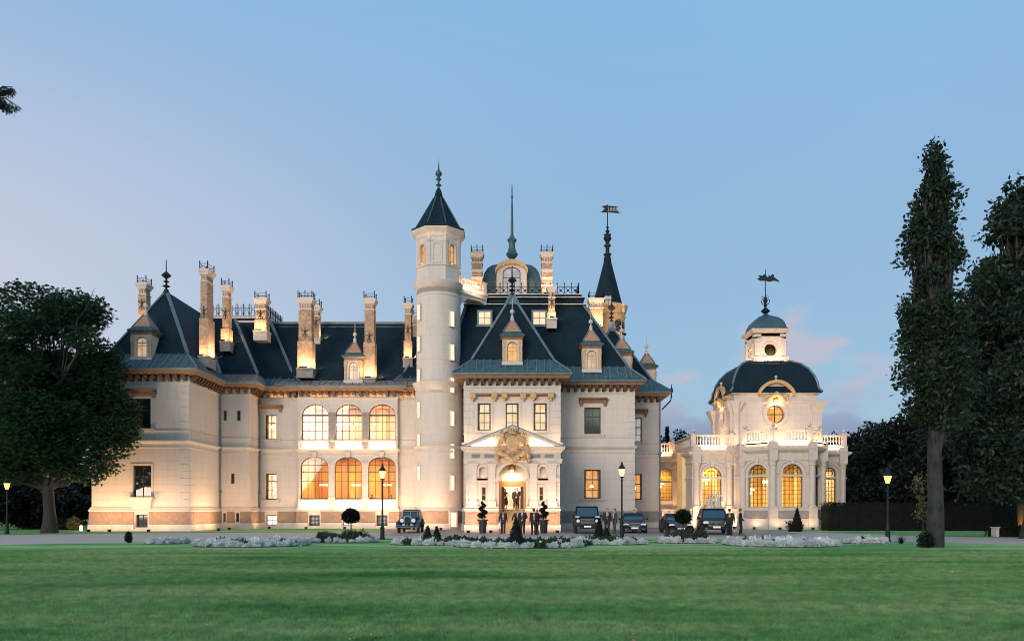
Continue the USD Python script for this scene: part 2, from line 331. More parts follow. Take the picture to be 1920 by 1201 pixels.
mat('grass_blade', {'g': ('geometry', {}), 'm1': ('mapping', {'scale': (.10, .42, 1)}), 'n1': ('noise_texture', {'scale': 1.0, 'detail': 6.0, 'roughness': .62}), 'o': ('geometry', {}), 'n2': ('noise_texture', {'scale': 3.5, 'detail': 4.0, 'roughness': .7}), 'r3': ('rgb_ramp', {'ramp': [(.32, (.45, .52, .5)), (.68, (1.5, 1.42, 1.35))]}), 'z': ('mix', {'mix_type': 'multiply', 'fac': 1.0}),
    'r1': ('rgb_ramp', {'ramp': [(.34, (.13, .40, .125)), (.45, (.35, .63, .21)), (.60, (.68, .78, .36))]}), 'r2': ('rgb_ramp', {'ramp': [(0, (.42, .48, .45)), (.75, (1.25, 1.2, 1.15)), (1, (2.3, 1.8, 1.5))]}),
    'x': ('mix', {'mix_type': 'multiply', 'fac': 1.0}), 'p': ('principled_bsdf', {'roughness': .6, 'specular_ior_level': .25}), 't': ('translucent_bsdf', {}), 'mx': ('mix_closure', {'fac': .4})},
    [('g.position', 'm1.vector'), ('m1.vector', 'n1.vector'), ('n1.fac', 'r1.fac'), ('o.random_per_island', 'r2.fac'), ('r1.color', 'x.color1'), ('r2.color', 'x.color2'), ('g.position', 'n2.vector'), ('n2.fac', 'r3.fac'), ('x.color', 'z.color1'), ('r3.color', 'z.color2'), ('z.color', 'p.base_color'), ('z.color', 't.color'), ('p.BSDF', 'mx.closure1'), ('t.BSDF', 'mx.closure2')], surface='mx.closure')
pbr('gravel', (.42, .345, .295), .9, var=.22, scale=6.0, bump=.6, bscale=45)
mat('pavers', {'g': ('geometry', {}), 'bk': ('brick_texture', {'scale': 1.0, 'brick_width': .5, 'row_height': .3, 'mortar_size': .02, 'color1': (.34, .28, .24), 'color2': (.25, .20, .175), 'mortar': (.15, .13, .115)}),
    'n': ('noise_texture', {'scale': 1.3, 'detail': 5.0}), 'r': ('rgb_ramp', {'ramp': [(0.3, (.8, .8, .8)), (.7, (1.15, 1.12, 1.1))]}), 'm': ('mix', {'mix_type': 'multiply', 'fac': 1.0}), 'b': ('bump', {'strength': .5, 'distance': .01, 'invert': True}), 'p': ('principled_bsdf', {'roughness': .75})},
    [('g.position', 'bk.vector'), ('g.position', 'n.vector'), ('n.fac', 'r.fac'), ('bk.color', 'm.color1'), ('r.color', 'm.color2'), ('m.color', 'p.base_color'), ('bk.fac', 'b.height'), ('b.normal', 'p.normal')])
pbr('soil', (.05, .035, .025), .95, var=.3, scale=8.0, bump=.6)
def leafmat(name, c, var=.35, trans=.3, rough=.5):
    c = np.asarray(c, float)
    mat(name, {'g': ('geometry', {}), 'n': ('noise_texture', {'scale': .9, 'detail': 3.0}), 'r': ('rgb_ramp', {'ramp': [(0, c * (1 - var)), (.7, c * (1 + var)), (1, c * (1 + 2 * var) * (1.15, 1.05, .8))]}),
               'r2': ('rgb_ramp', {'ramp': [(.3, (.7, .75, .75)), (.7, (1.25, 1.2, 1.1))]}), 'x': ('mix', {'mix_type': 'multiply', 'fac': 1.0}),
               'p': ('principled_bsdf', {'roughness': rough, 'specular_ior_level': .35}), 't': ('translucent_bsdf', {}), 'mx': ('mix_closure', {'fac': trans})},
        [('g.random_per_island', 'r.fac'), ('g.position', 'n.vector'), ('n.fac', 'r2.fac'), ('r.color', 'x.color1'), ('r2.color', 'x.color2'), ('x.color', 'p.base_color'), ('x.color', 't.color'), ('p.BSDF', 'mx.closure1'), ('t.BSDF', 'mx.closure2')], surface='mx.closure')
leafmat('chestnut_leaf', (.024, .068, .026))
leafmat('poplar_leaf', (.018, .038, .019))
leafmat('dark_leaf', (.0045, .011, .0065))
leafmat('blue_leaf', (.007, .019, .017))
leafmat('yew_leaf', (.0028, .006, .0035), trans=.1, rough=.8)
leafmat('garden_leaf', (.035, .085, .028))
leafmat('bronze_leaf', (.055, .06, .040))
leafmat('silver_leaf', (.68, .74, .77), var=.30, trans=.2, rough=.7)
leafmat('yellow_leaf', (.14, .135, .04))
pbr('bark', (.022, .018, .015), .9, var=.35, scale=5.0, bump=.9, bscale=12, stretch=(1, 1, .3))
pbr('pale_bark', (.019, .019, .018), .9, var=.7, scale=4.0, bump=.9, bscale=10, stretch=(1, 1, .5))
# vehicles, people, furniture
for nm, c in (('black_paint', (.008, .009, .011)), ('teal_paint', (.020, .060, .068)), ('navy_paint', (.012, .018, .028))):
    pbr(nm, c, .35, var=.05, coat=.06, spec=.12)
pbr('chrome', (.15, .155, .165), .3, metal=1.0, var=.05)
pbr('tyre', (.012, .012, .012), .8, var=.2)
pbr('rim', (.32, .33, .35), .3, metal=.8, var=.1)
pbr('wind_glass', (.015, .045, .065), .04, spec=.9, var=.1)
pbr('head_lens', (.65, .68, .72), .1, var=.1, spec=.9)
pbr('white_plate', (.75, .75, .72), .5, var=.03)
pbr('red_plastic', (.35, .02, .02), .3, var=.1)
pbr('dark_suit', (.010, .010, .013), .8, var=.3, scale=12)
pbr('black_cloth', (.007, .007, .008), .85, var=.3, scale=12)
pbr('grey_suit', (.035, .035, .040), .8, var=.2, scale=12)
pbr('white_cloth', (.72, .70, .68), .8, var=.06, scale=10)
pbr('pink_cloth', (.55, .25, .25), .8, var=.1, scale=10)
pbr('skin', (.48, .28, .19), .55, var=.06, scale=12)
pbr('dark_hair', (.018, .012, .009), .6, var=.2, scale=30)
pbr('brown_hair', (.07, .04, .022), .6, var=.2, scale=30)
pbr('shoe', (.008, .007, .006), .35, var=.2)
pbr('pot', (.018, .020, .022), .5, var=.2, bump=.2)
pbr('statue_stone', (.52, .47, .42), .85, var=.15, scale=4, bump=.4)
# ------------------------------------------------------------------ the ground
obj('lawn', MB().quad((-400, -60, 0), (400, -60, 0), (400, 700, 0), (-400, 700, 0)), 'lawn', kind='structure')
def smooth_line(pts, n=8):
    pts = np.asarray(pts, float); t = np.arange(len(pts)); tt = np.linspace(0, len(pts) - 1, (len(pts) - 1) * n + 1)
    from scipy.interpolate import CubicSpline
    return np.stack([CubicSpline(t, pts[:, i])(tt) for i in range(2)], 1)
front_edge = smooth_line([(-60, 14), (-40, 30.5), (-24.8, 39), (-19, 42.6), (-12, 46.3), (0, 47.6), (13, 47.0), (20, 44), (25, 39.2), (38, 28.5), (58, 12)])
back_edge = smooth_line([(66, 20), (44, 40), (30.9, 48.2), (26.3, 53), (22.6, 61.5), (21.0, 67.2)])
left_back = smooth_line([(-8.6, 60.6), (-18.8, 59.2), (-26.5, 57.6), (-33.8, 53.4), (-50, 42), (-72, 22)])
drive_poly = Polygon(list(front_edge) + list(back_edge) + [(14, 67.2), (14, 60.8), (-8, 60.8)] + list(left_back))
fore_poly = Polygon([(-8.6, 60.6), (-8.6, 52.0), (-4, 51.0), (6, 50.8), (17, 51.5), (21, 57), (21.3, 67.1), (20.6, 73.9), (14.3, 86), (11, 80), (-10, 73), (-12.0, 70.5)])
obj('drive', MB().plan(drive_poly.difference(fore_poly).buffer(0), -.2, .004), 'gravel', kind='structure')
obj('forecourt', MB().plan(fore_poly, -.2, .008), 'pavers', kind='structure')

# ------------------------------------------------------------------ windows and facades
LAMPS = []            # floodlights: (kind, position, target, width, height, power)
def arch_poly(u0, u1, z0, z1, rise, n=14):
    if rise <= 0: return sbox(u0, z0, u1, z1)
    c, r = (u0 + u1) / 2, (u1 - u0) / 2
    a = np.linspace(0, PI, n + 1)
    return Polygon([(u0, z0), (u1, z0)] + [(c + r * math.cos(t), z1 - rise + rise * math.sin(t)) for t in a])

def window(parent, F, poly, cols, rows, glass, fw=.075, bar=.05, depth=.2, name='window', mat_='frame_wood', join=False, back=True):
    """A framed window in the opening poly; cols and rows are fractions, or (fraction, bar width). Each pane is a piece of its own unless join."""
    u0, z0, u1, z1 = poly.bounds
    cut = lambda lo, hi, xs: [(lo, 0)] + [((lo + (hi - lo) * (x[0] if isinstance(x, tuple) else x)), (x[1] if isinstance(x, tuple) else bar)) for x in xs] + [(hi, 0)]
    us, zs = cut(u0, u1, cols), cut(z0, z1, rows)
    inner = poly.buffer(-fw, join_style=2)
    cells = []
    for (a, wa), (b, wb) in zip(us[:-1], us[1:]):
        for (c, wc), (d, wd) in zip(zs[:-1], zs[1:]):
            g = sbox(a + wa / 2, c + wc / 2, b - wb / 2, d - wd / 2).intersection(inner)
            if not g.is_empty and g.area > .004: cells.append(g)
    p = obj(name, MB().ext(poly.difference(unary_union(cells)), depth, depth + .07, F), mat_, parent)
    if join:
        m = MB()
        for g in cells: m.ext(g.buffer(.01, join_style=2), depth + .03, depth + .04, F)
        obj('panes', m, glass, p)
    else:
        for g in cells: obj('pane', MB().ext(g.buffer(.008, join_style=2), depth + .03, depth + .04, F), glass, p)
    return p

def surround(parent, F, poly, w=.16, proud=.05, name='window_surround', mat_='trim_stone', bottom=True):
    ring = poly.buffer(w, join_style=2).difference(poly.buffer(.004, join_style=2))
    if not bottom: ring = ring.difference(sbox(-999, -9, 999, poly.bounds[1] + .004))
    return obj(name, MB().ext(ring, -proud, .05, F), mat_, parent)

def sill(parent, F, u0, u1, z, h=.12, proud=.16, name='window_sill', mat_='trim_stone'):
    return obj(name, MB().box(u0, u1, -proud, .05, z - h, z, F).box(u0 + .12, u0 + .3, -proud * .7, .05, z - h - .16, z - h, F).box(u1 - .3, u1 - .12, -proud * .7, .05, z - h - .16, z - h, F), mat_, parent)

def hood(parent, F, u0, u1, z0, z1, mat_='soffit_wood', proud=.42, ends=True):
    """A straight cornice over a window, on two carved consoles."""
    m = MB().molding([(u0, 0), (u1, 0)], [(0, z0 + .12), (.1, z0 + .14), (.16, z1 - .22), (proud, z1 - .16), (proud + .05, z1 - .04), (0, z1)])
    p_ = obj('window_hood', MB().add(*m.arrays(), F), mat_, parent)
    if ends:
        for a in (u0 + .05, u1 - .33):
            obj('console', MB().add(*MB().box(a, a + .28, -proud * .75, .02, z0 + .02, z1 - .23, bev=.04).box(a + .04, a + .24, -proud * .45, .02, z0 - .16, z0 + .03, bev=.03).arrays(), F), mat_, p_)
    return p_

def facade(parent, F, u0, u1, z0, z1, holes=(), t=.45, name='wall', mat_='stucco'):
    poly = sbox(u0, z0, u1, z1)
    if holes: poly = poly.difference(unary_union(list(holes)))
    return obj(name, MB().ext(poly, 0, t, F), mat_, parent)

def rail_posts(m, p, q, z, h, n, r=.03):
    p, q = np.asarray(p, float), np.asarray(q, float)
    for k in range(n + 1):
        c = p + (q - p) * k / n
        m.box(c[0] - r, c[0] + r, c[1] - r, c[1] + r, z, z + h)
        m.rev(ball(r * 2.3, (0, 0, z + h + r * 1.5), 6), (c[0], c[1], 0), 6)
    return m

def cresting(parent, p, q, z, h=.9, step=.75, name='iron_cresting', style='x'):
    """An ornamental iron railing along a roof edge."""
    p, q = np.asarray(p, float), np.asarray(q, float); L = np.linalg.norm(q - p); n = max(2, round(L / step)); d = (q - p) / n
    m = rail_posts(MB(), p, q, z, h, n)
    for zz in (z + .08, z + h * .72):
        m.beam((*p, zz), (*q, zz), .045)
    for k in range(n):
        a, b = p + d * k, p + d * (k + 1)
        if style == 'x':
            m.beam((*a, z + .1), (*b, z + h * .7), .035); m.beam((*b, z + .1), (*a, z + h * .7), .035)
            c = (a + b) / 2; m.rev([(.0, z + h * .4 - .12), (.12, z + h * .4), (.0, z + h * .4 + .12)], (c[0], c[1], 0), 6)
        else:
            for s in (0.25, .75):
                c = a + (b - a) * s
                m.beam((*c, z), (*c, z + h * .98), .035)
            c = (a + b) / 2
            m.tube([(*(a + (b - a) * x), z + h * (.12 + .5 * math.sin(PI * x))) for x in np.linspace(0, 1, 7)], .022, 4)
    return obj(name, m, 'iron', parent)

def balustrade(parent, F, u0, u1, z0, h=.95, name='balustrade', ends=(True, True), step=.26, depth=.34, mat_='trim_stone', finial=True):
    """Rail, plinth, turned balusters and end pedestals along a facade frame."""
    top = obj(name, MB().box(u0, u1, 0, depth, z0, z0 + .16, F).box(u0, u1, -.03, depth + .03, z0 + h - .15, z0 + h, F), mat_, parent)
    n = max(2, int((u1 - u0) / step)); pr = [(.06, 0), (.06, .05), (.035, .09), (.085, .3), (.04, .5), (.06, .56), (.06, .64)]
    k = (h - .31) / .64
    m = MB()
    for i in range(n):
        m.rev([(r, z0 + .16 + z * k) for r, z in pr], (u0 + (u1 - u0) * (i + .5) / n, depth / 2, 0), 7, F)
    obj('balusters', m, mat_, top, smooth=40, kind='stuff')
    for e, u in zip(ends, (u0, u1)):
        if not e: continue
        q = obj('pedestal', MB().box(u - .22, u + .22, -.06, depth + .06, z0 - .02, z0 + h + .03, F).box(u - .28, u + .28, -.12, depth + .12, z0 + h + .03, z0 + h + .13, F), mat_, top)
        if finial: obj('ball_finial', MB().rev([(.1, z0 + h + .13), (.07, z0 + h + .22)] + [(a, b) for a, b in ball(.17, (0, 0, z0 + h + .38), 10)], (u, depth / 2, 0), 10, F), mat_, top, smooth=True)
    return top

def finial(parent, c, z0, parts, name='finial', mat_='iron', n=10):
    return obj(name, MB().rev([(r, z0 + z) for r, z in parts], c, n), mat_, parent, smooth=50)

def roof(parent, b, zb, t, zt, mat_='slate', name='roof', hips=True, seams=(), step=.62, hipw=.26, hip_mat='lead', edges='fwe'):
    r = obj(name, MB().frustum(b, zb, t, zt), mat_, parent)
    B = [(b[0], b[2], zb), (b[1], b[2], zb), (b[1], b[3], zb), (b[0], b[3], zb)]
    T = [(t[0], t[2], zt), (t[1], t[2], zt), (t[1], t[3], zt), (t[0], t[3], zt)]
    if hips:
        for k in (0, 1):
            p, q = np.array(B[k]), np.array(T[k])
            up = np.array([0, -.02, .04])
            obj('hip_flashing', MB().beam(p + up, q + up, hipw, .1), hip_mat, r)
    for side in seams:
        i, j = {'f': (0, 1), 'e': (1, 2), 'w': (3, 0)}[side]
        p0, p1, q0, q1 = map(np.array, (B[i], B[j], T[i], T[j])); L = np.linalg.norm(p1 - p0)
        if side == 'e': L = min(L, 10.0); 
        n = int(L / step)
        d = (p1 - p0) / np.linalg.norm(p1 - p0)
        for k in range(1, n):
            a = p0 + d * (k * step + .1 * math.sin(k * 2.3))
            # run straight up the slope until the hip or the top edge
            s0, s1 = (q0 - p0) @ d, (q1 - p0) @ d; u = (a - p0) @ d; full = np.linalg.norm(p1 - p0)
            rise = (q0 - p0) - d * s0
            f = 1.0
            if u < s0: f = u / s0
            if u > s1 and full > s1: f = min(f, (full - u) / (full - s1))
            if f < .12: continue
            obj('standing_seam', MB().beam(a + (0, 0, .03), a + rise * f + (0, 0, .03), .055, .07), 'lead' if mat_ == 'copper_roof' else 'brown_copper', r)
    return r

def floodlight(parent, pos, target, power, w=.3, h=.18, name='floodlight', color=(1.0, .60, .32), strip=None):
    """A small floodlight: housing, and the light it gives. strip: a thin light strip in that material instead of a lamp housing."""
    pos, target = np.asarray(pos, float), np.asarray(target, float)
    d = (target - pos) / np.linalg.norm(target - pos)
    if strip: m = MB().beam(pos - d * .05 - (w / 2, 0, 0), pos - d * .05 + (w / 2, 0, 0), .05, .04)
    else: m = MB().beam(pos - d * .12, pos - d * .03, w + .03, h + .03)
    p = obj('light_strip' if strip else name, m, strip or 'iron', parent)
    o = ORIGIN[root_of(parent)]
    area_light(p + '/light', pos - o, target - o, w, h, power * KL, color)
    return p
KL = 1.0

# ------------------------------------------------------------------ the castle
CO = (-8.0, 66.0, 0.0)
castle = thing('castle', 'long cream castle with navy slate roofs, round stair tower and brick chimneys', 'castle', CO)
WALLTOP, Z_EAVE = 12.46, 12.88
FRONT = [(-33.28, 82), (-33.28, 63.75), (-25.5, 63.75), (-25.5, 70.4), (-22.85, 70.4), (-22.85, 73.0), (-19.17, 73.0), (-19.17, 72.6), (-10.15, 72.6), (-10.15, 73.0), (-7.6, 73.0)]
FRONT2 = [(-4.7, 71.6), (-3.74, 71.6), (-3.74, 66.0), (4.22, 66.0), (4.22, 69.6), (10.9, 69.6), (10.9, 76.3), (14.4, 76.3), (14.4, 88.0)]
def W(px0, px1, top, bot, Y, rise_px=0):
    """An opening measured in the photograph on the plane Y: (u along x, z)."""
    return arch_poly(PX(px0, Y), PX(px1, Y), PZ(bot, Y), PZ(top, Y), rise_px * Y / FPX)
def Fy(Y): return frame(0, Y, 0)

def lit_window(F, poly, cols, rows, glow_, fw=.09, seed=0, lamp=True):
    """A window one looks through: clear panes, drawn-back curtains, a lamp and the lit room behind."""
    w_ = window(castle, F, poly, cols, rows, 'clear_glass', fw=fw)
    u0, z0, u1, z1 = poly.bounds; q = np.random.default_rng(seed)
    obj('lit_room_wall', MB().box(u0 - .5, u1 + .5, 1.15, 1.2, z0 - .3, z1 + .3, F), glow_, w_)
    obj('room_sides', MB().box(u0 - .35, u0 - .3, .46, 1.15, z0 - .3, z1 + .3, F).box(u1 + .3, u1 + .35, .46, 1.15, z0 - .3, z1 + .3, F).box(u0 - .35, u1 + .35, .46, 1.15, z0 - .35, z0 - .3, F), 'room_cream', w_)
    for s in (0, 1):
        a = q.uniform(.12, .24) * (u1 - u0); b0 = u0 - .05 if s == 0 else u1 + .05; d = 1 if s == 0 else -1
        xs = np.linspace(0, 1, 9); top = [(b0 + d * a * x, .5 + .04 * math.sin(x * 20), z1 + .1) for x in xs]; mid = [(b0 + d * a * x * (.75 + .1 * s), .5 + .04 * math.sin(x * 20 + 1), z0 + (z1 - z0) * .4) for x in xs]; bot = [(b0 + d * a * x * .95, .5 + .04 * math.sin(x * 20 + 2), z0 - .1) for x in xs]
        v = top + mid + bot; f = [(r_ * 9 + k, r_ * 9 + k + 1, (r_ + 1) * 9 + k + 1, (r_ + 1) * 9 + k) for r_ in (0, 1) for k in range(8)]
        obj('curtain', MB().add(v, f, F), 'thin_curtain', w_)
    if lamp:
        x = u0 + (u1 - u0) * q.uniform(.3, .7); z = z0 + (z1 - z0) * q.uniform(.42, .6)
        obj('lamp_shade', MB().rev([(.10, z), (.16, z - .2)], (x, .85, 0), 10, F), 'bulb', w_)
    return w_
# left wing
lw = Fy(63.75)
w_lw_up, w_lw_lo, w_lw_base = W(245, 283, 746, 803, 63.75), W(249.5, 283.7, 872, 931, 63.75), W(255, 278, 964, 988, 63.75)
facade(castle, lw, -33.28, -25.5, 0, WALLTOP, [w_lw_up, w_lw_lo, w_lw_base])
window(castle, lw, w_lw_up, [.5], [(.62, .1)], 'dark_glass'); window(castle, lw, w_lw_lo, [.5], [(.66, .1)], 'dark_glass')
window(castle, lw, w_lw_base, [.5], [.5], 'dark_glass', mat_='iron')
for w_ in (w_lw_up, w_lw_lo): surround(castle, lw, w_)
hood(castle, lw, PX(239, 63.75), PX(294, 63.75), PZ(742, 63.75), PZ(728, 63.75))
sill(castle, lw, w_lw_up.bounds[0] - .3, w_lw_up.bounds[2] + .3, w_lw_up.bounds[1])
u0, u1 = w_lw_lo.bounds[0] - .28, w_lw_lo.bounds[2] + .28
bx = obj('window_balcony', MB().box(u0, u1, -.42, .02, 2.56, 2.70, lw), 'trim_stone', castle)
obj('balcony_apron', MB().hull([(a, y, z) for a, y, z in ((u0 + .12, -.36, 2.56), (u1 - .12, -.36, 2.56), (u0 + .12, 0, 2.56), (u1 - .12, 0, 2.56), (u0 + .3, -.2, 1.75), (u1 - .3, -.2, 1.75), (u0 + .3, 0, 1.75), (u1 - .3, 0, 1.75))], lw), 'trim_stone', bx)
# east side of the left wing, connector, recess
fe = frame(-25.5, 63.75, 90)
facade(castle, fe, .45, 6.65, 0, WALLTOP)
cn = Fy(70.4)
cs = [W(419, 425, 769, 788, 70.4), W(444, 451, 769, 788, 70.4), W(433, 439.6, 887, 906, 70.4), W(419, 424, 961, 977.6, 70.4), W(443, 449, 961, 977.6, 70.4)]
facade(castle, cn, -25.5, -22.85, 0, WALLTOP, cs)
for w_ in cs: window(castle, cn, w_, [], [], 'dark_glass', fw=.03)
facade(castle, frame(-22.85, 70.4, 90), .45, 2.6, 0, WALLTOP)
rw = Fy(73.0)
wr = [W(497.5, 518.7, 777, 823, 73), W(498, 519, 887, 936, 73), W(499, 519, 965, 984, 73)]
facade(castle, rw, -22.85, -19.17, 0, WALLTOP, wr)
lit_window(rw, wr[0], [.5], [.32, (.66, .09)], 'warm_glass', seed=1); lit_window(rw, wr[1], [.5], [.36, (.70, .09)], 'warm_glass', seed=2)
window(castle, rw, wr[2], [.5], [.5], 'white_glass')
hood(castle, rw, PX(484, 73), PX(530, 73), PZ(769, 73), PZ(758, 73))
for w_ in wr[:2]:
    surround(castle, rw, w_, .2, .04); sill(castle, rw, w_.bounds[0] - .35, w_.bounds[2] + .35, w_.bounds[1])
# arcade front
YA = 72.6
ar = Fy(YA)
up = [W(566, 616, 757, 824, YA, 20), W(629, 679, 757, 824, YA, 20), W(692, 741.5, 757, 824, YA, 20)]
lo = [W(563.7, 615.6, 855.6, 934.5, YA, 18), W(627, 678.8, 855.6, 934.5, YA, 18), W(690, 742, 855.6, 934.5, YA, 18)]
pu = [W(566, 616, 825.2, 838, YA), W(629, 679, 825.2, 838, YA), W(692, 741.5, 825.2, 838, YA)]
pl = [W(564.5, 615, 936, 951, YA), W(628, 678, 936, 951, YA), W(691, 741.5, 936, 951, YA)]
ba = [W(580, 600, 965, 985, YA), W(643, 664, 965, 985, YA), W(706, 727, 965, 985, YA)]
facade(castle, ar, -19.17, -10.15, 0, WALLTOP, up + lo + ba)
for i, w_ in enumerate(up):
    window(castle, ar, w_, [.25, .5, .75], [.245, .50, (.69, .16)], 'clear_glass', fw=.07, depth=.16)
    surround(castle, ar, w_, .2, .05, bottom=False)
for i, w_ in enumerate(lo):
    window(castle, ar, w_, [.25, .5, .75], [.42, (.64, .08), (.80, .06)], 'clear_glass', fw=.07, depth=.16)
    surround(castle, ar, w_, .2, .05, bottom=False)
for g in pu:
    a, z0, b, z1 = g.bounds
    p_ = obj('parapet', MB().box(a - .02, b + .02, -.10, .02, z0 - .04, z1 - .14, ar).box(a - .06, b + .06, -.18, .04, z1 - .14, z1, ar), 'trim_stone', castle)
    m = MB()
    for k in range(8): m.box(a + .12 + (b - a - .24) * k / 8 + .04, a + .12 + (b - a - .24) * (k + 1) / 8 - .04, -.125, -.09, z0 + .06, z1 - .22, ar)
    obj('parapet_panelling', m, 'trim_stone', p_)
for g in pl:
    a, z0, b, z1 = g.bounds
    obj('parapet', MB().box(a, b, -.10, .02, z0 - .02, z1 - .12, ar).box(a - .04, b + .04, -.18, .04, z1 - .12, z1, ar), 'trim_stone', castle)
for a, b in ((616.3, 628.5), (679.3, 691.5)):
    A, B = PX(a + .8, YA), PX(b - .8, YA)
    obj('pier', MB().box(A, B, -.14, .02, 8.05, 10.25, ar).box(A - .06, B + .06, -.2, .02, 10.25, 10.5, ar).box(A - .06, B + .06, -.2, .02, 7.3, 7.62, ar), 'grey_stone', castle)
    obj('pier', MB().box(A, B, -.14, .02, 2.85, 5.65, ar).box(A - .06, B + .06, -.2, .02, 5.65, 5.9, ar).box(A - .06, B + .06, -.2, .02, 1.95, 2.85, ar), 'trim_stone', castle)
for k, w_ in enumerate(lo):
    c = (w_.bounds[0] + w_.bounds[2]) / 2
    obj('keystone', MB().hull([(c - .16, -.18, 6.45), (c + .16, -.18, 6.45), (c - .24, -.18, 6.95), (c + .24, -.18, 6.95), (c - .16, .02, 6.45), (c + .16, .02, 6.45), (c - .24, .02, 6.95), (c + .24, .02, 6.95)], ar), 'trim_stone', castle)
for k, g in enumerate(ba):
    if k == 1: window(castle, ar, g, [.5], [.5], 'white_glass')
    else:
        a, z0, b, z1 = g.bounds
        q = window(castle, ar, g, [], [], 'pale_glass', mat_='iron', name='basement_grille', depth=.1)
        m = MB()
        for i in range(3):
            for j in range(3):
                cx, cz, s = a + (b - a) * (i + .5) / 3, z0 + (z1 - z0) * (j + .5) / 3, (b - a) / 6.6
                for t in (0, PI / 2, PI, 1.5 * PI): m.tube([(cx + s * .5 * math.cos(t) + s * .5 * math.cos(x), .09, cz + s * .5 * math.sin(t) + s * .5 * math.sin(x)) for x in np.linspace(0, 2 * PI, 7)], .022, 4, ar)
        obj('grille_scrolls', m, 'iron', q)
facade(castle, Fy(73.0), -10.15, -7.6, 0, WALLTOP)
# the two lit rooms behind the arcade
def room(x0, x1, y0, y1, z0, z1, m_wall, name='interior_room'):
    m = MB().quad((x0, y1, z0), (x1, y1, z0), (x1, y1, z1), (x0, y1, z1)).quad((x0, y0, z0), (x0, y1, z0), (x0, y1, z1), (x0, y0, z1)).quad((x1, y0, z0), (x1, y1, z0), (x1, y1, z1), (x1, y0, z1))
    m.quad((x0, y0, z1), (x1, y0, z1), (x1, y1, z1), (x0, y1, z1)).quad((x0, y0, z0), (x1, y0, z0), (x1, y1, z0), (x0, y1, z0))
    return obj(name, m, m_wall, castle)
r1 = room(-19.0, -10.3, YA + .44, 78.6, 2.4, 6.75, 'room_orange'); r2 = room(-19.0, -10.3, YA + .44, 78.6, 7.75, 11.6, 'room_pink')
def back_bits(r, z0, z1, xs, m_):
    for x in xs: obj('room_pilaster', MB().box(x - .35, x + .35, 78.2, 78.55, z0, z1), m_, r)
back_bits(r1, 2.45, 6.6, (-18.2, -16.2, -14.4, -12.2, -10.9), 'door_wood'); back_bits(r2, 7.8, 11.5, (-17.6, -15.2, -12.4), 'room_cream')
def chandelier(r, c, s=1.0, power=14):
    x, y, z = c
    q = obj('chandelier', MB().tube([(x, y, z + .2), (x, y, z + 1.5 * s)], .02, 5).rev([(.0, z - .1), (.1, z), (.05, z + .25)], (x, y, 0), 8), 'gilded_iron', r)
    m = MB()
    for k in range(6):
        a = k * PI / 3; m.rev(ball(.075 * s, (0, 0, z + .12), 6), (x + .36 * s * math.cos(a), y + .36 * s * math.sin(a), 0), 6)
    obj('candle_bulbs', m, 'bulb', q)
for x in (PX(608, 75.4), PX(668, 75.4), PX(726, 75.6)): chandelier(r1, (x, 75.4, PZ(911, 75.4)), 1.0)
for x in (PX(634, 75.4), PX(663, 75.4), PX(697, 75.4)): chandelier(r2, (x, 75.4, PZ(797, 75.4)), .9)
o_ = np.array(CO)
for k, (x, z, pw, c) in enumerate(((-17.2, 6.5, 30, (1, .58, .22)), (-14.6, 6.5, 30, (1, .58, .22)), (-12, 6.5, 30, (1, .58, .22)), (-17.2, 11.4, 25, (1, .74, .62)), (-14.6, 11.4, 25, (1, .73, .58)), (-11.8, 11.4, 26, (1, .6, .26)))):
    f_ = obj('ceiling_lamp', MB().box(x - .5, x + .5, 75.6, 76.4, z + .02, z + .08), 'trim_stone', r1 if z < 7 else r2)
    area_light(f_ + '/light', np.array((x, 76.0, z)) - o_, np.array((x, 76.2, 0)) - o_, .9, .7, pw * .75, c)

# tower side return, central block
facade(castle, Fy(71.6), -5.0, -3.74, 0, 15.6, [W(868, 877, 669, 686, 71.6)])
window(castle, Fy(71.6), W(868, 877, 669, 686, 71.6), [.5], [.5], 'dark_glass')
obj('wall_coping', MB().box(-5.0, -3.2, 71.4, 72.2, 15.6, 15.8), 'lead', castle)
bl = Fy(66.0)
wb = [W(895.5, 920, 755.5, 806.5, 66), W(948.3, 972.5, 755.5, 806.5, 66), W(1000.5, 1025.5, 755.5, 806.5, 66)]
facade(castle, bl, -3.74, 4.22, 0, WALLTOP, wb)
facade(castle, frame(-3.74, 71.6, -90), 0, 5.15, 0, WALLTOP)
for w_ in wb:
    lit_window(bl, w_, [.5], [.3, (.645, .1)], 'cream_glass', seed=int(w_.bounds[0] * 10) + 90, lamp=False); surround(castle, bl, w_, .18, .06)
q = hood(castle, bl, PX(883, 66), PX(1040, 66), PZ(746, 66), PZ(737, 66), proud=.34, ends=False)
for px in (887, 927, 946, 981, 1000, 1033):
    c = PX(px, 66); obj('carved_console', MB().box(c - .26, c + .26, -.42, .02, PZ(747, 66), PZ(736, 66), bl, bev=.07).rev(ball(.14, (0, 0, PZ(748.5, 66)), 8), (c, -.2, 0), 8, bl), 'carved_stone', q)
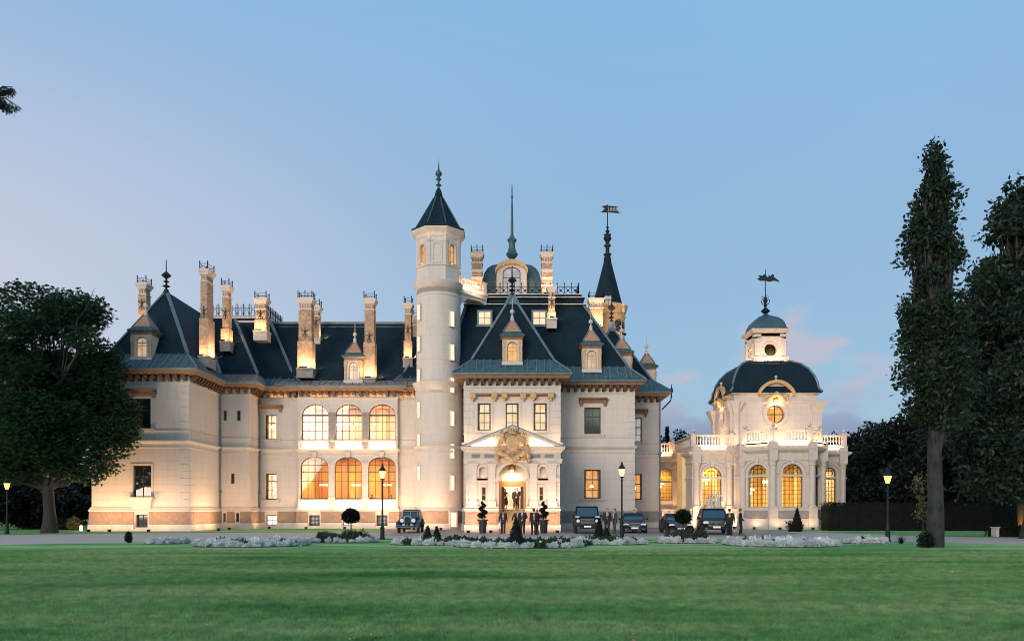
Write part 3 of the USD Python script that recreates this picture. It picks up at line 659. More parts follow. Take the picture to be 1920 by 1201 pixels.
# section to the right of the porch, and the east section behind it
s1 = Fy(69.6)
ws = [W(1095.5, 1126.5, 763.5, 813.5, 69.6), W(1095.5, 1126.5, 880, 934, 69.6)]
facade(castle, s1, 4.22, 10.9, 0, WALLTOP, ws)
window(castle, s1, ws[0], [.5], [.3, (.66, .1)], 'dark_glass', fw=.1); lit_window(s1, ws[1], [.5], [.3, (.66, .1)], 'warm_glass', fw=.1, seed=5)
for w_ in ws: surround(castle, s1, w_, .22, .04); sill(castle, s1, w_.bounds[0] - .4, w_.bounds[2] + .4, w_.bounds[1])
hood(castle, s1, PX(1085, 69.6), PX(1138, 69.6), PZ(758, 69.6), PZ(745, 69.6))
s2 = Fy(76.3)
wt = [W(1183, 1203.5, 782.5, 828, 76.3), W(1183, 1203.5, 888, 936, 76.3)]
facade(castle, s2, 8.0, 14.4, 0, WALLTOP, wt)
window(castle, s2, wt[0], [.5], [.3, (.6, .1)], 'pale_glass', fw=.1); lit_window(s2, wt[1], [.5], [.3, (.6, .1)], 'warm_glass', fw=.1, seed=6)
for w_ in wt: surround(castle, s2, w_, .22, .04); sill(castle, s2, w_.bounds[0] - .4, w_.bounds[2] + .4, w_.bounds[1])
hood(castle, s2, PX(1178, 76.3), PX(1214, 76.3), PZ(778, 76.3), PZ(766, 76.3))
facade(castle, frame(-33.28, 88, -90), 0, 24.2, 0, WALLTOP); facade(castle, frame(14.4, 76.75, 90), 0, 16, 0, WALLTOP); facade(castle, frame(10.9, 70.05, 90), 0, 6.2, 0, WALLTOP)
obj('rear_wall', MB().box(-33.2, 14.3, 91, 91.4, 0, WALLTOP), 'stucco', castle)

# plinth, courses and cornices, swept along the front
CUTS = [(63.75, w_lw_base), (70.4, cs[3]), (70.4, cs[4]), (73.0, wr[2])] + [(YA, g) for g in ba]
def pieces(path, low):
    """The plan path, interrupted at the cellar windows."""
    out, cur = [], [path[0]]
    for a, b in zip(path[:-1], path[1:]):
        if a[1] == b[1]:
            for x0, x1 in sorted((g.bounds[0] - .10, g.bounds[2] + .10) for Y, g in CUTS if abs(Y - a[1]) < .01 and a[0] < g.bounds[0] < b[0] and (not low or g.bounds[1] < .5)):
                out.append(cur + [(x0, a[1])]); cur = [(x1, a[1])]
        cur.append(b)
    return out + [cur]
for Y, g in CUTS:
    x0, z0, x1, z1 = g.bounds
    fr = obj('cellar_window_surround', MB().ext(sbox(x0 - .10, .54 if z0 > .5 else z0 - .1, x1 + .10, 1.55).difference(g), -.10, .02, Fy(Y)), 'base_stone', castle)
    if z0 < .5: obj('cellar_sill', MB().box(x0 - .10, x1 + .10, -.24, .02, 0, z0 - .1, Fy(Y)), 'base_stone', fr)
for path in (FRONT, FRONT2):
    red = path is FRONT
    for pp in pieces(path, True): obj('base_course', MB().molding(pp, [(0, 0), (.26, 0), (.20, .53), (.0, .55)]), 'base_stone', castle)
    for pp in pieces(path, False): obj('plinth', MB().molding(pp, [(0, .55), (.17, .55), (.14, 1.55), (0, 1.55)]), 'plinth_stone' if red else 'grey_stone', castle)
    obj('plinth_moulding', MB().molding(path, [(0, 1.55), (.17, 1.56), (.2, 1.64), (.12, 1.78), (.06, 1.92), (0, 1.95)]), 'trim_stone', castle)
    obj('belt_course', MB().molding(path, [(0, 6.62), (.05, 6.64), (.05, 6.72), (.03, 6.74), (.03, 6.95), (.10, 7.0), (.20, 7.14), (.20, 7.22), (0, 7.26)]), 'trim_stone', castle)
    obj('sill_course', MB().molding(path, [(0, 7.92), (.06, 7.94), (.06, 8.02), (0, 8.04)]), 'trim_stone', castle)
    obj('frieze_moulding', MB().molding(path, [(0, 11.72), (.05, 11.74), (.07, 11.84), (0, 11.86)]), 'trim_stone', castle)
    ec = obj('eaves_cornice', MB().molding(path, [(0, 12.30), (.05, 12.31), (.06, 12.42), (.66, 12.45), (.70, 12.50), (.74, 12.62), (.84, 12.66), (0, 12.7)]), 'soffit_wood', castle)
    obj('gutter', MB().molding(path, [(.60, 12.66), (.84, 12.665), (.93, 12.76), (.95, 12.86), (.80, 12.87), (.6, 12.70)]), 'lead', castle)
    for (a, b) in zip(path[:-1], path[1:]):
        a, b = np.array(a, float), np.array(b, float); L = np.linalg.norm(b - a)
        if L < 1.2 or a[0] == b[0] and (a[0] < -30 or a[0] > 14 or a[0] == 10.9 or a[0] == 4.22 or b[1] < a[1]): continue
        n = max(2, round(L / .62)); d = (b - a) / L; ang = math.degrees(math.atan2(d[1], d[0])); F = frame(a[0], a[1], ang)
        for k in range(n):
            u = L * (k + .5) / n
            obj('bracket', MB().hull([(u + s * .13, y, z) for s in (-1, 1) for y, z in ((-.02, 11.93), (-.02, 12.44), (-.58, 12.44), (-.58, 12.28), (-.40, 12.06))], F), 'bracket_wood', ec)
# quoins at the corners of the left wing and the right section
for (x, Y, sgn) in ((-25.5, 63.75, -1), (10.9, 69.6, -1), (4.22, 66.0, -1), (-3.74, 66.0, 1)):
    k = 0; z = 2.0
    while z < 11.6:
        L = .78 if k % 2 else .5
        if not (6.3 < z < 7.9):
            a, b = sorted((x, x + sgn * L)); obj('quoin', MB().box(a - (.03 if sgn > 0 else 0), b + (.03 if sgn < 0 else 0), Y - .035, Y + (.5 if x == -25.5 else .05), z + .015, z + .545, bev=.02), 'stucco', castle)
        z += .56; k += 1
for (x, Y) in ((-25.36, 70.22), (-22.71, 72.8), (14.32, 76.1), (10.95, 76.1)):
    obj('downpipe', MB().tube([(x, Y, .1), (x, Y, 12.0), (x, Y - .5, 12.6)], .075, 7).box(x - .1, x + .1, Y - .1, Y + .1, 6.9, 7.1).box(x - .1, x + .1, Y - .1, Y + .1, 3.2, 3.35), 'lead', castle)
obj('gutter_spout', MB().tube([(15.3, 75.5, 12.75), (15.3, 75.5, 12.3), (15.25, 75.7, 12.0), (14.5, 76.0, 11.2)], .07, 7).rev([(.05, 12.7), (.2, 12.85), (.12, 13.0), (.16, 13.1), (.05, 13.2), (.03, 13.5), (0, 13.6)], (15.3, 75.5, 0), 8), 'iron', castle)

# ------------------------------------------------------------------ roofs
def skirt(b, t, zt=14.25, m_='copper_roof', seams='f', zb=Z_EAVE, **k): return roof(castle, b, zb, t, zt, m_, 'roof_skirt', hips=True, seams=seams, hipw=.12, **k)
# left wing
skirt((-34.2, -24.55, 62.85, 84), (-32.4, -26.05, 64.7, 83), 14.3, seams='fe')
roof(castle, (-32.45, -26.0, 64.65, 83), 14.3, (-29.25, -29.15, 68.1, 82), 20.25)
# east face of the left wing's skirt is browner copper
obj('valley_gutter', MB().beam((-25.3, 70.0, 13.6), (-28.9, 75.6, 19.6), .3, .08), 'lead', castle)
# connector
skirt((-26.5, -21.95, 69.5, 80), (-27, -22.44, 71.2, 80), 13.75, 'brown_copper', seams='f')
roof(castle, (-29, -22.4, 71.15, 82), 13.75, (-29, -25.4, 74.1, 82), 19.3)
# block B over the recess
skirt((-24, -18.35, 72.1, 85), (-26, -20.0, 73.9, 84), 14.15, seams='fe')
roof(castle, (-28, -19.95, 73.85, 84), 14.15, (-29, -23.3, 77.4, 82), 20.3)
# arcade range
skirt((-21, -6, 71.75, 90), (-21, -6, 73.1, 88), 13.5, 'brown_copper', seams='f')
rr = roof(castle, (-26, -4, 73.05, 87), 13.5, (-24, -4, 79.0, 79.4), 20.1, hips=False)
obj('ridge_flashing', MB().box(-24, -4, 78.85, 79.5, 20.0, 20.22).box(-24, -4, 78.6, 78.9, 19.55, 19.7), 'lead', rr)
# main roof, left and right halves, with the stepped platform cornice
skirt((-11.0, 0, 72.2, 86), (-9.75, 0, 73.9, 85), 14.25, seams='fw')
roof(castle, (-9.8, 0, 73.85, 85), 14.25, (-6.4, 0, 77.2, 84), 20.3)
skirt((2.6, 11.8, 68.72, 86), (2.6, 10.3, 70.1, 85), 14.25, seams='fe')
mr = roof(castle, (-5.5, 10.35, 70.05, 85), 14.25, (-4.0, 6.86, 73.2, 84), 20.3)
PLAT = [(-4.0, 84), (-4.0, 73.2), (6.86, 73.2), (6.86, 84)]
pc = obj('platform_cornice', MB().molding(PLAT, [(-.1, 20.28), (.10, 20.3), (.14, 20.5), (-.02, 20.55), (-.14, 20.75), (-.14, 20.95), (.0, 21.0), (.04, 21.2), (-.22, 21.3), (-.28, 21.46), (-.5, 21.5)]), 'slate', castle)
for zz, oo in ((20.42, .13), (21.08, .03), (21.42, -.24)): obj('cornice_flashing', MB().molding(PLAT, [(oo, zz), (oo + .05, zz + .01), (oo + .05, zz + .09), (oo, zz + .1)]), 'trim_stone', pc)
obj('roof_platform', MB().box(-3.8, 6.6, 73.4, 83.8, 21.4, 21.5), 'lead', pc)
for a, b in (((PX(911, 73.7), 73.7), (PX(1085, 73.7), 73.7)), ((PX(1085, 73.7), 73.7), (PX(1085, 73.7), 82))): cresting(castle, a, b, 21.48, 1.0, .68)
for (a, b, c, d) in ((896.5, 921, 583, 609), (998.7, 1023.7, 583, 609)):
    # roof windows lie in the slope: built upright, a little proud of the slates
    yb = 70.05 + (PZ(c + 13, 71.4) - 14.25) / (20.3 - 14.25) * 3.15 - .35
    g = W(a, b, c, d, yb); F = Fy(yb)
    window(castle, F, g, [.5], [.5], 'cream_glass', name='roof_window', mat_='lead', depth=0.0)
    u0, z0, u1, z1 = g.bounds
    obj('roof_window_case', MB().box(u0 - .1, u0, .02, 1.6, z0 - .1, z1 + .1, F).box(u1, u1 + .1, .02, 1.6, z0 - .1, z1 + .1, F).box(u0, u1, .02, 1.6, z1, z1 + .1, F).box(u0 - .2, u1 + .2, -.08, 1.2, z0 - .16, z0 - .01, F), 'lead', castle)
# central block
skirt((-4.6, 5.08, 65.1, 74), (-3.06, 3.64, 66.6, 74), 14.2, seams='f')
cb = roof(castle, (-3.1, 3.68, 66.55, 74), 14.2, (.2, .3, 69.5, 74), 20.25)
obj('ridge_cap', MB().hull([(-.42, 69.1, 19.45), (.92, 69.1, 19.45), (.05, 69.5, 20.5), (.45, 69.5, 20.5), (.05, 70.2, 20.5), (.45, 70.2, 20.5)]), 'lead', cb)
# east section
skirt((5.5, 15.32, 75.4, 92), (6.9, 13.65, 77.0, 91), 14.2, seams='f')
roof(castle, (6.9, 13.7, 76.95, 91), 14.2, (10.25, 10.35, 80.5, 90), 20.0)
obj('ridge_cap', MB().hull([(9.8, 80.2, 19.2), (10.8, 80.2, 19.2), (10.0, 80.4, 20.6), (10.6, 80.4, 20.6), (10.0, 81, 20.6), (10.6, 81, 20.6)]), 'lead', castle)
# finials on the ridges
DIA = [(.22, 0), (.22, .25), (.1, .4), (.1, .6), (.34, .75), (.1, .95), (.08, 1.2), (.26, 1.35), (.09, 1.5), (.08, 1.7), (.42, 2.15), (.1, 2.6), (.05, 2.75), (.04, 4.0), (0, 4.3)]
finial(castle, (-29.2, 68.1, 0), 19.9, [(.25, -.3), (.3, .3)] + [(r, z * .66 + .3) for r, z in DIA], n=8)
finial(castle, (.25, 69.6, 0), 20.3, [(r, z * .62) for r, z in DIA], n=8)
finial(castle, (10.3, 80.6, 0), 20.5, [(r, z * .7) for r, z in DIA], n=8)
finial(castle, (-28.4, 80, 0), 20.0, [(.5, 0), (.25, .6), (.08, 1.0), (.03, 3.0), (0, 3.4)], mat_='patina', n=8)
cresting(castle, (-28.8, 77.45), (-23.3, 77.45), 20.35, 1.15, .6, style='l'); cresting(castle, (-23.3, 77.45), (-23.3, 82), 20.35, 1.0, .6, style='l')
obj('ridge_flashing', MB().box(-29, -23.2, 77.2, 77.6, 20.15, 20.36).box(-29, -23.2, 77.0, 77.25, 19.7, 19.9), 'trim_stone', castle)

# ------------------------------------------------------------------ dormers
def dormer(x, Y, z0, ang=0, glass='dusk_glass', k=1.0, depth=2.6):
    F = frame(x, Y, ang); hw = .80 * k
    op = arch_poly(-.42 * k, .42 * k, z0 + .28 * k, z0 + 1.86 * k, .42 * k)
    zt = z0 + 2.32 * k
    d = obj('dormer', MB().ext(sbox(-hw, z0, hw, zt).difference(op), 0, .25, F).box(-hw, -hw + .12, .25, depth, z0, zt, F).box(hw - .12, hw, .25, depth, z0, zt, F), 'stucco', castle)
    window(d, F, op, [.5], [.55, (.72, .07)], glass, fw=.06, bar=.035, depth=.12, name='dormer_window', mat_='door_wood', join=True)
    obj('window_surround', MB().ext(op.buffer(.13, join_style=2).difference(op.buffer(.005)).difference(sbox(-9, -9, 9, z0 + .28 * k)), -.06, .02, F), 'trim_stone', d)
    for s in (-1, 1): obj('dormer_pilaster', MB().box(*sorted((s * (hw + .02), s * (hw - .2))), -.07, .1, z0 + .3, zt - .9 * k, F).box(*sorted((s * (hw + .04), s * (hw - .26))), -.1, .1, zt - .9 * k, zt - .35, F), 'carved_stone', d)
    obj('dormer_sill', MB().box(-hw - .06, hw + .06, -.12, .2, z0 - .05, z0 + .24 * k, F), 'trim_stone', d)
    sq = lambda pr, dy: [(r * math.sqrt(2), z) for r, z in pr]
    obj('dormer_cornice', MB().rev(sq([(.82 * k, zt - .28), (.86 * k, zt - .12), (1.0 * k, zt)], 0), (0, .8 * k, 0), 4, F, PI / 4).box(-.98 * k, .98 * k, .8, depth, zt - .12, zt, F), 'soffit_wood', d)
    obj('dormer_eaves', MB().rev(sq([(1.04 * k, zt), (1.06 * k, zt + .1), (.80 * k, zt + .3), (.72 * k, zt + .42)], 0), (0, .8 * k, 0), 4, F, PI / 4).hull([(s * 1.0 * k, y, z) for s in (-1, 1) for y, z in ((.8, zt), (.8, zt + .1), (depth + 1.2, zt), (depth + 1.2, zt + .1))] + [(0, .8, zt + .7), (0, depth + 1.2, zt + .7)], F), 'copper_roof', d)
    obj('dormer_roof', MB().rev(sq([(.72 * k, zt + .42), (.13 * k, zt + 1.45 * k)], 0), (0, .8 * k, 0), 4, F, PI / 4), 'tile_copper', d)
    m = MB()
    for a in range(4):
        c, s = math.cos(PI / 4 + a * PI / 2) * math.sqrt(2), math.sin(PI / 4 + a * PI / 2) * math.sqrt(2)
        m.beam((c * .73 * k, s * .73 * k + .8 * k, zt + .43), (c * .13 * k, s * .13 * k + .8 * k, zt + 1.46 * k), .09, M=F)
    obj('dormer_ribs', m, 'lead', d)
    zb = zt + 1.42 * k
    obj('dormer_finial', MB().rev([(.17, zb), (.2, zb + .12), (.13, zb + .2), (.15, zb + .4), (.06, zb + .46), (.05, zb + .6)] + [(r, z) for r, z in ball(.2, (0, 0, zb + .80), 10)] + [(.03, zb + 1.0), (.02, zb + 1.8), (0, zb + 1.95)], (0, .8 * k, 0), 10, F), 'base_stone', d, smooth=40)
    return d
dormer(PX(265, 64.0), 64.0, PZ(675, 64.0) , 0)
dormer(PX(662.5, 72.4), 72.4, PZ(717, 72.4), 0)
dormer(PX(960.5, 65.9), 65.9, PZ(683, 65.9), 0, 'warm_glass')
dormer(PX(1109.5, 69.4), 69.4, PZ(697, 69.4), 0)
dormer(11.2, 74.2, 13.75, 90, 'pale_glass'); dormer(14.75, 81.4, 13.75, 90, 'pale_glass')

# ------------------------------------------------------------------ chimneys
CHL = 18.0
def chimney(cx, Y, w, d, z0, z1, zw=None, zlit=None, anchor=True, rail=True, lamp=6.0, side_lamp=0.0, striped=False, base='grey_stone'):
    """Brick stack: a wider foot up to zw, stone foot up to zlit, stone cap with a dark dentil band, iron rail on top."""
    x0, x1, y0, y1 = cx - w / 2, cx + w / 2, Y, Y + d; zw = zw or z0 + .1; zc = z1 - .95
    m = MB().box(x0, x1, y0, y1, z0, zc)
    if zw > z0 + .2: m.box(x0 - .09, x1 + .09, y0 - .09, y1 + .09, z0, zw)
    c = obj('chimney', m, 'brick', castle)
    sq = [(x0, y0), (x1, y0), (x1, y1), (x0, y1)]
    obj('chimney_cap', MB().molding(sq, [(-.02, zc - .12), (.05, zc - .1), (.05, zc), (-.04, zc + .02), (-.04, zc + .44), (.05, zc + .46), (.08, zc + .62), (.17, zc + .74), (.19, zc + .92), (-.1, zc + .95)], True).box(x0 - .05, x1 + .05, y0 - .05, y1 + .05, zc + .85, zc + .93), 'trim_stone', c)
    k = max(3, round(w / .24)); m = MB()
    for i in range(k): m.box(x0 + w * (i + .2) / k, x0 + w * (i + .8) / k, y0 + .01, y0 + .3, zc + .04, zc + .38)
    k2 = max(3, round(d / .24))
    for i in range(k2):
        m.box(x1 - .3, x1 - .01, y0 + d * (i + .2) / k2, y0 + d * (i + .8) / k2, zc + .04, zc + .38)
    obj('dentils', m.box(x0 + .06, x1 - .06, y0 + .06, y1 - .06, zc, zc + .4), 'brick', c)
    if zlit: obj('chimney_foot', MB().molding(sq, [(.1, z0 - .9), (.16, z0 - .88), (.16, z0 - .2), (.2, z0 - .1), (.2, z0 + .02), (.09, z0 + .06)], True), base, c)
    if striped:
        for k in range(3): obj('stone_band', MB().molding(sq, [(-.02, z0 + .7 + k * .75), (.035, z0 + .71 + k * .75), (.035, z0 + .98 + k * .75), (-.02, z0 + 1.0 + k * .75)], True), 'trim_stone', c)
    if rail:
        m = MB()
        P = [(x0 - .05, y0 - .05), (x1 + .05, y0 - .05), (x1 + .05, y1 + .05), (x0 - .05, y1 + .05)]
        for i in range(4):
            rail_posts(m, P[i], P[(i + 1) % 4], z1, .55, 1 if w < 1 else 2, .028)
            for zz in (z1 + .18, z1 + .42): m.beam((*P[i], zz), (*P[(i + 1) % 4], zz), .03)
        obj('chimney_rail', m, 'iron', c)
    if anchor:
        za = z0 + (z1 - z0) * .52; m = MB().box(cx - .035, cx + .035, y0 - .05, y0 - .01, za - .6, za + .4)
        for s in (-1, 1):
            m.tube([(cx, y0 - .03, za - .1), (cx + s * .12, y0 - .03, za + .08), (cx + s * .3, y0 - .03, za + .2), (cx + s * .34, y0 - .03, za + .08)], .03, 5)
            m.tube([(cx, y0 - .03, za - .1), (cx + s * .16, y0 - .03, za - .3), (cx + s * .2, y0 - .03, za - .5)], .025, 5)
        obj('wall_anchor', m, 'iron', c)
    if lamp: floodlight(c, (cx, Y - .66, z0 + .05), (cx, Y - .02, z0 + 2.6), lamp * CHL, w * .6, .10)
    if side_lamp: floodlight(c, (x1 + .6, Y + d * .5, z0 + .1), (x1 + .02, Y + d * .5, z0 + 2.4), side_lamp * CHL, .10, d * .6)
    return c
def chim(px0, px1, ycap, ybase, Y, d=.9, **k):
    for a in ('zw',):
        if a in k: k[a] = PZ(k[a], Y)
    return chimney(PX((px0 + px1) / 2, Y), Y, (px1 - px0) * Y / FPX, d, PZ(ybase, Y), PZ(ycap, Y), **k)
chim(259, 273, 530, 610, 71.0, 1.0, lamp=3)
chim(376, 388.5, 503.5, 668, 66.0, 1.35, zw=596, zlit=True, lamp=5, side_lamp=6, anchor=True)
chim(416.5, 428.5, 535, 640, 71.6, .8, zw=616, zlit=True, lamp=5, side_lamp=3)
chim(479, 498, 558.5, 620, 73.4, .9, zw=600, zlit=True, lamp=5, base='base_stone')
chim(560, 584, 558, 690, 72.6, 1.0, zw=639, zlit=True, lamp=7, side_lamp=6)
chim(587, 598, 573, 634, 76.9, .8, zlit=True, lamp=0, side_lamp=7, base='base_stone')
chim(683.5, 701, 559, 708, 72.6, 1.0, zw=641, zlit=True, lamp=8, side_lamp=5)
chim(759, 770.5, 568, 671, 74.4, .8, zw=639, zlit=True, lamp=6, side_lamp=3)
chim(774, 782, 590, 660, 77.5, .8, lamp=0, anchor=False, rail=True)
chim(884.5, 904, 472, 552, 77.6, 1.1, striped=True, anchor=False, lamp=7)
chim(1016, 1035.5, 472, 552, 77.6, 1.1, striped=True, anchor=False, lamp=7)
chim(1028.5, 1040.5, 536, 597, 71.2, .6, zw=585, zlit=True, rail=False, lamp=6, side_lamp=4, base='base_stone')
chim(1106, 1130.5, 558, 612, 80.0, 1.0, anchor=False, lamp=9, base='base_stone')

# ------------------------------------------------------------------ pavilion on the roof platform, its spire
yb = 79.0
tb = obj('roof_pavilion', MB().box(PX(906, yb), PX(1013, yb), yb, yb + 4, 21.5, 22.6), 'stucco', castle)
xa, xb = PX(904, yb), PX(1015, yb); xm = (xa + xb) / 2; hw = (xb - xa) / 2
pr = [(1.0, 22.6), (1.0, 23.6), (.985, 24.3), (.93, 25.0), (.82, 25.6), (.66, 26.0), (.45, 26.25), (.0, 26.4)]
m = MB()
for (f0, z0), (f1, z1) in zip(pr[:-1], pr[1:]):
    g = lambda f: (xm - hw * f, xm + hw * f, yb + 2 - 2.2 * max(f, .3), yb + 2 + 2.2 * max(f, .3))
    m.frustum(g(f0), z0, g(max(f1, .02)), z1, False)
obj('dome_roof', m, 'patina', tb, smooth=40)
F = Fy(yb - .9)
op = W(942.5, 976, 500, 552, yb - .9, 12)
sr = W(931, 987.5, 492, 555, yb - .9, 16)
obj('window_house', MB().ext(sr.difference(op), 0, 1.2, F), 'stucco', tb)
window(tb, F, op, [.5], [(.62, .08)], 'pale_glass', fw=.08, depth=.12, name='arched_window')
u0, z0, u1, z1 = sr.bounds; c = (u0 + u1) / 2
hoodp = [(c + (u1 - u0) * .56 * math.cos(t), z1 - 1.0 + 1.25 * math.sin(t)) for t in np.linspace(.25, PI - .25, 15)]
obj('curved_pediment', MB().ext(Polygon(hoodp + [(x, z - .42) for x, z in hoodp[::-1]]), -.3, 1.0, F), 'carved_stone', tb)
finial(castle, (PX(960, yb + 1.5), yb + 1.5, 0), PZ(487, yb + 1.5), [(.3, -.4), (.2, 0), (.5, .35), (.62, .55), (.45, .8), (.34, 1.2), (.3, 1.6), (.42, 1.85), (.5, 2.0), (.25, 2.25), (.14, 2.5), (.105, 5.0), (.08, 6.2), (.14, 6.3), (.07, 6.42), (.05, 7.3), (0, 7.8)], 'roof_spire', 'patina', 10)

# ------------------------------------------------------------------ round clock tower behind the roofs
yc, xc = 85.0, PX(1139, 85)
ct = obj('clock_tower', MB().rev([(1.82, 10), (1.82, 22.2), (1.86, 22.3), (2.02, 22.7), (2.14, 23.1), (2.1, 23.2), (0, 23.3)], (xc, yc, 0), 28), 'carved_stone', castle, smooth=35)
obj('tower_band', MB().rev([(1.83, 21.9), (1.9, 21.95), (1.9, 22.1), (1.83, 22.15)], (xc, yc, 0), 28), 'carved_stone', ct, smooth=30)
obj('cone_roof', MB().rev([(1.72, 23.25), (1.5, 23.7), (.42, 27.9), (.32, 28.7), (.2, 28.8)], (xc, yc, 0), 24), 'slate', ct, smooth=35)
finial(ct, (xc, yc, 0), 28.65, [(r_, z_ * .62) for r_, z_ in ((.24, 0), (.42, .15), (.42, .3), (.22, .45), (.2, 1.4), (.42, 1.75), (.2, 2.1), (.2, 2.3), (.44, 2.9), (.3, 3.5), (.42, 3.6), (.08, 3.75), (.25, 4.2), (.06, 4.5), (.16, 4.9), (.05, 5.1), (.05, 8.2), (0, 8.6))], 'spire_finial', 'iron')
for z_ in (28.8, 29.73, 30.45): obj('gilded_ring', MB().rev([(.26, z_ - .1), (.44, z_), (.26, z_ + .12)], (xc, yc, 0), 10), 'gilded_iron', ct, smooth=40)
zv = PZ(392, yc)
vane = Polygon([(-.62, .3), (-.28, .05), (-.62, -.28), (-.9, -.32), (.05, -.38), (.0, .0), (.05, .52), (-.05, .42)]).union(Polygon([(0, .36), (1.12, .26), (.98, .0), (1.2, -.34), (1.5, -.42), (.9, -.42), (0, -.32)]))
txt = meshkit.text_mesh('1883', .36, .12); tv = np.array(txt.vertices); tv = tv - [tv[:, 0].mean(), tv[:, 1].mean(), 0]
wv = obj('weather_vane', MB().ext(vane, -.02, .02, frame(xc, yc, 0) @ np.array([[1, 0, 0, 0], [0, 1, 0, 0], [0, 0, 1, zv], [0, 0, 0, 1.0]])), 'iron', ct)
tm = np.eye(4); tm[:3, :3] = np.array([[.86, 0, 0], [0, 0, -1], [0, 1, 0]]); tm[:3, 3] = (xc + .56, yc - .01, zv - .03)
obj('year_numerals', MB().add(tv * [1, 1, .6], txt.faces, tm), 'trim_stone', wv)
tm2 = np.array(tm)
Fk = frame(xc, yc, 34); kz = PZ(611, yc - 1.5)
face = obj('clock_face', MB().ext(Point(0, kz).buffer(.62), -1.98, -1.6, Fk), 'iron', ct)
m = MB()
for k in range(12):
    a = k * PI / 6; m.beam((.44 * math.sin(a), -2.0, kz + .44 * math.cos(a)), (.58 * math.sin(a), -2.0, kz + .58 * math.cos(a)), .07, .03, Fk)
obj('hour_marks', m, 'gilded_iron', face)
obj('clock_hands', MB().beam((0, -2.01, kz), (.3, -2.01, kz - .42), .06, .02, Fk).beam((0, -2.01, kz), (-.3, -2.01, kz - .2), .07, .02, Fk), 'trim_stone', face)
for px, pz_ in ((1137, 558.5), (1143.5, 558.5), (1169, 571)):
    q = P3(px, pz_, 82.8); obj('ball_finial', MB().rev([(.16, q[2] - .75), (.16, q[2] - .3), (.06, q[2] - .25)] + ball(.24, (0, 0, q[2]), 10), (q[0], 82.8, 0), 10), 'base_stone', ct, smooth=40)
floodlight(ct, (xc + 1.2, yc - 3.6, 19.6), (xc + .4, yc - 1.8, 22.6), 60, .5, .2)

# ------------------------------------------------------------------ round stair tower
TX, TY, TR = -6.245, 70.7, 1.96
def ring(prof, n=48): return MB().rev(prof, (TX, TY, 0), n)
tw = obj('stair_tower', ring([(TR + .08, 0), (TR + .06, 12.4), (TR - .02, 12.5), (TR - .03, 20.5), (TR - .03, 21.5)]), 'stucco', castle, smooth=30)
obj('base_course', ring([(TR + .3, 0), (TR + .26, .53), (TR + .08, .55)]), 'base_stone', tw, smooth=30)
obj('plinth', ring([(TR + .22, .55), (TR + .2, 1.55), (TR + .08, 1.56)]), 'plinth_stone', tw, smooth=30)
obj('plinth_moulding', ring([(TR + .08, 1.56), (TR + .26, 1.6), (TR + .2, 1.75), (TR + .06, 1.95)]), 'trim_stone', tw, smooth=30)
obj('belt_course', ring([(TR + .07, 6.62), (TR + .11, 6.64), (TR + .1, 6.95), (TR + .16, 7.0), (TR + .26, 7.14), (TR + .26, 7.22), (TR + .06, 7.26)]), 'trim_stone', tw, smooth=30)
obj('ring_cornice', ring([(TR + .05, 11.75), (TR + .1, 11.8), (TR + .1, 11.95), (TR + .06, 12.1), (TR + .12, 12.3), (TR + .3, 12.6), (TR + .34, 12.75), (TR + .02, 12.85)]), 'trim_stone', tw, smooth=30)
obj('ring_moulding', ring([(TR - .03, 14.6), (TR, 14.62), (TR, 14.7), (TR - .03, 14.72)]), 'trim_stone', tw, smooth=30)
obj('crown_moulding', ring([(TR - .03, 20.2), (TR + .02, 20.25), (TR + .02, 20.4), (TR - .03, 20.45), (TR - .03, 20.9), (TR + .05, 21.0), (TR + .22, 21.3), (TR + .24, 21.45), (TR - .1, 21.62)]), 'trim_stone', tw, smooth=30)
oc = lambda r: r / math.cos(PI / 8)
A8 = 1.84
drum = obj('belvedere', MB().rev([(oc(A8), 21.4), (oc(A8), 22.7), (oc(A8 + .1), 22.75), (oc(A8 + .1), 22.9), (oc(A8 - .02), 22.95), (oc(A8 - .35), 22.95)], (TX, TY, 0), 8, None, PI / 8), 'stucco', tw)
fw8 = 2 * A8 * math.tan(PI / 8)
for k, ang in enumerate(range(0, 360, 45)):
    F = frame(TX + A8 * math.sin(math.radians(ang)), TY - A8 * math.cos(math.radians(ang)), ang)
    vis = ang in (45, 315)
    op = arch_poly(-.34, .34, 23.0, 24.7, .34)
    wl = sbox(-fw8 / 2, 22.9, fw8 / 2, 25.6)
    obj('belvedere_wall', MB().ext(wl.difference(op) if ang % 90 else wl, .0, .3, F), 'stucco', tw)
    obj('corner_pilaster', MB().box(-fw8 / 2 - .02, -fw8 / 2 + .2, -.06, .1, 22.9, 25.3, F).box(fw8 / 2 - .2, fw8 / 2 + .02, -.06, .1, 22.9, 25.3, F), 'stucco', tw)
    ringp = op.buffer(.12, join_style=2).difference(op.buffer(.002) if ang % 90 else op.buffer(-.06)).difference(sbox(-9, 0, 9, 22.95))
    obj('window_surround', MB().ext(ringp, -.05, .03, F), 'trim_stone', tw)
    if ang % 90:
        window(tw, F, op, [.5], [.62], 'warm_glass', fw=.06, bar=.04, depth=.2, name='belvedere_window', mat_='door_wood', join=True)
        d = math.radians(ang); pos = np.array([TX + (A8 + .12) * math.sin(d), TY - (A8 + .12) * math.cos(d), 22.98])
        if vis: floodlight(tw, pos, pos + np.array([-.06 * math.sin(d), .06 * math.cos(d), 1.0]), 7, .3, .08, strip='trim_stone')
obj('belvedere_cornice', MB().rev([(oc(A8 + .02), 25.2), (oc(A8 + .1), 25.3), (oc(A8 + .12), 25.55), (oc(A8 + .4), 25.85), (oc(A8 + .44), 26.05), (oc(A8), 26.1)], (TX, TY, 0), 8, None, PI / 8), 'trim_stone', tw)
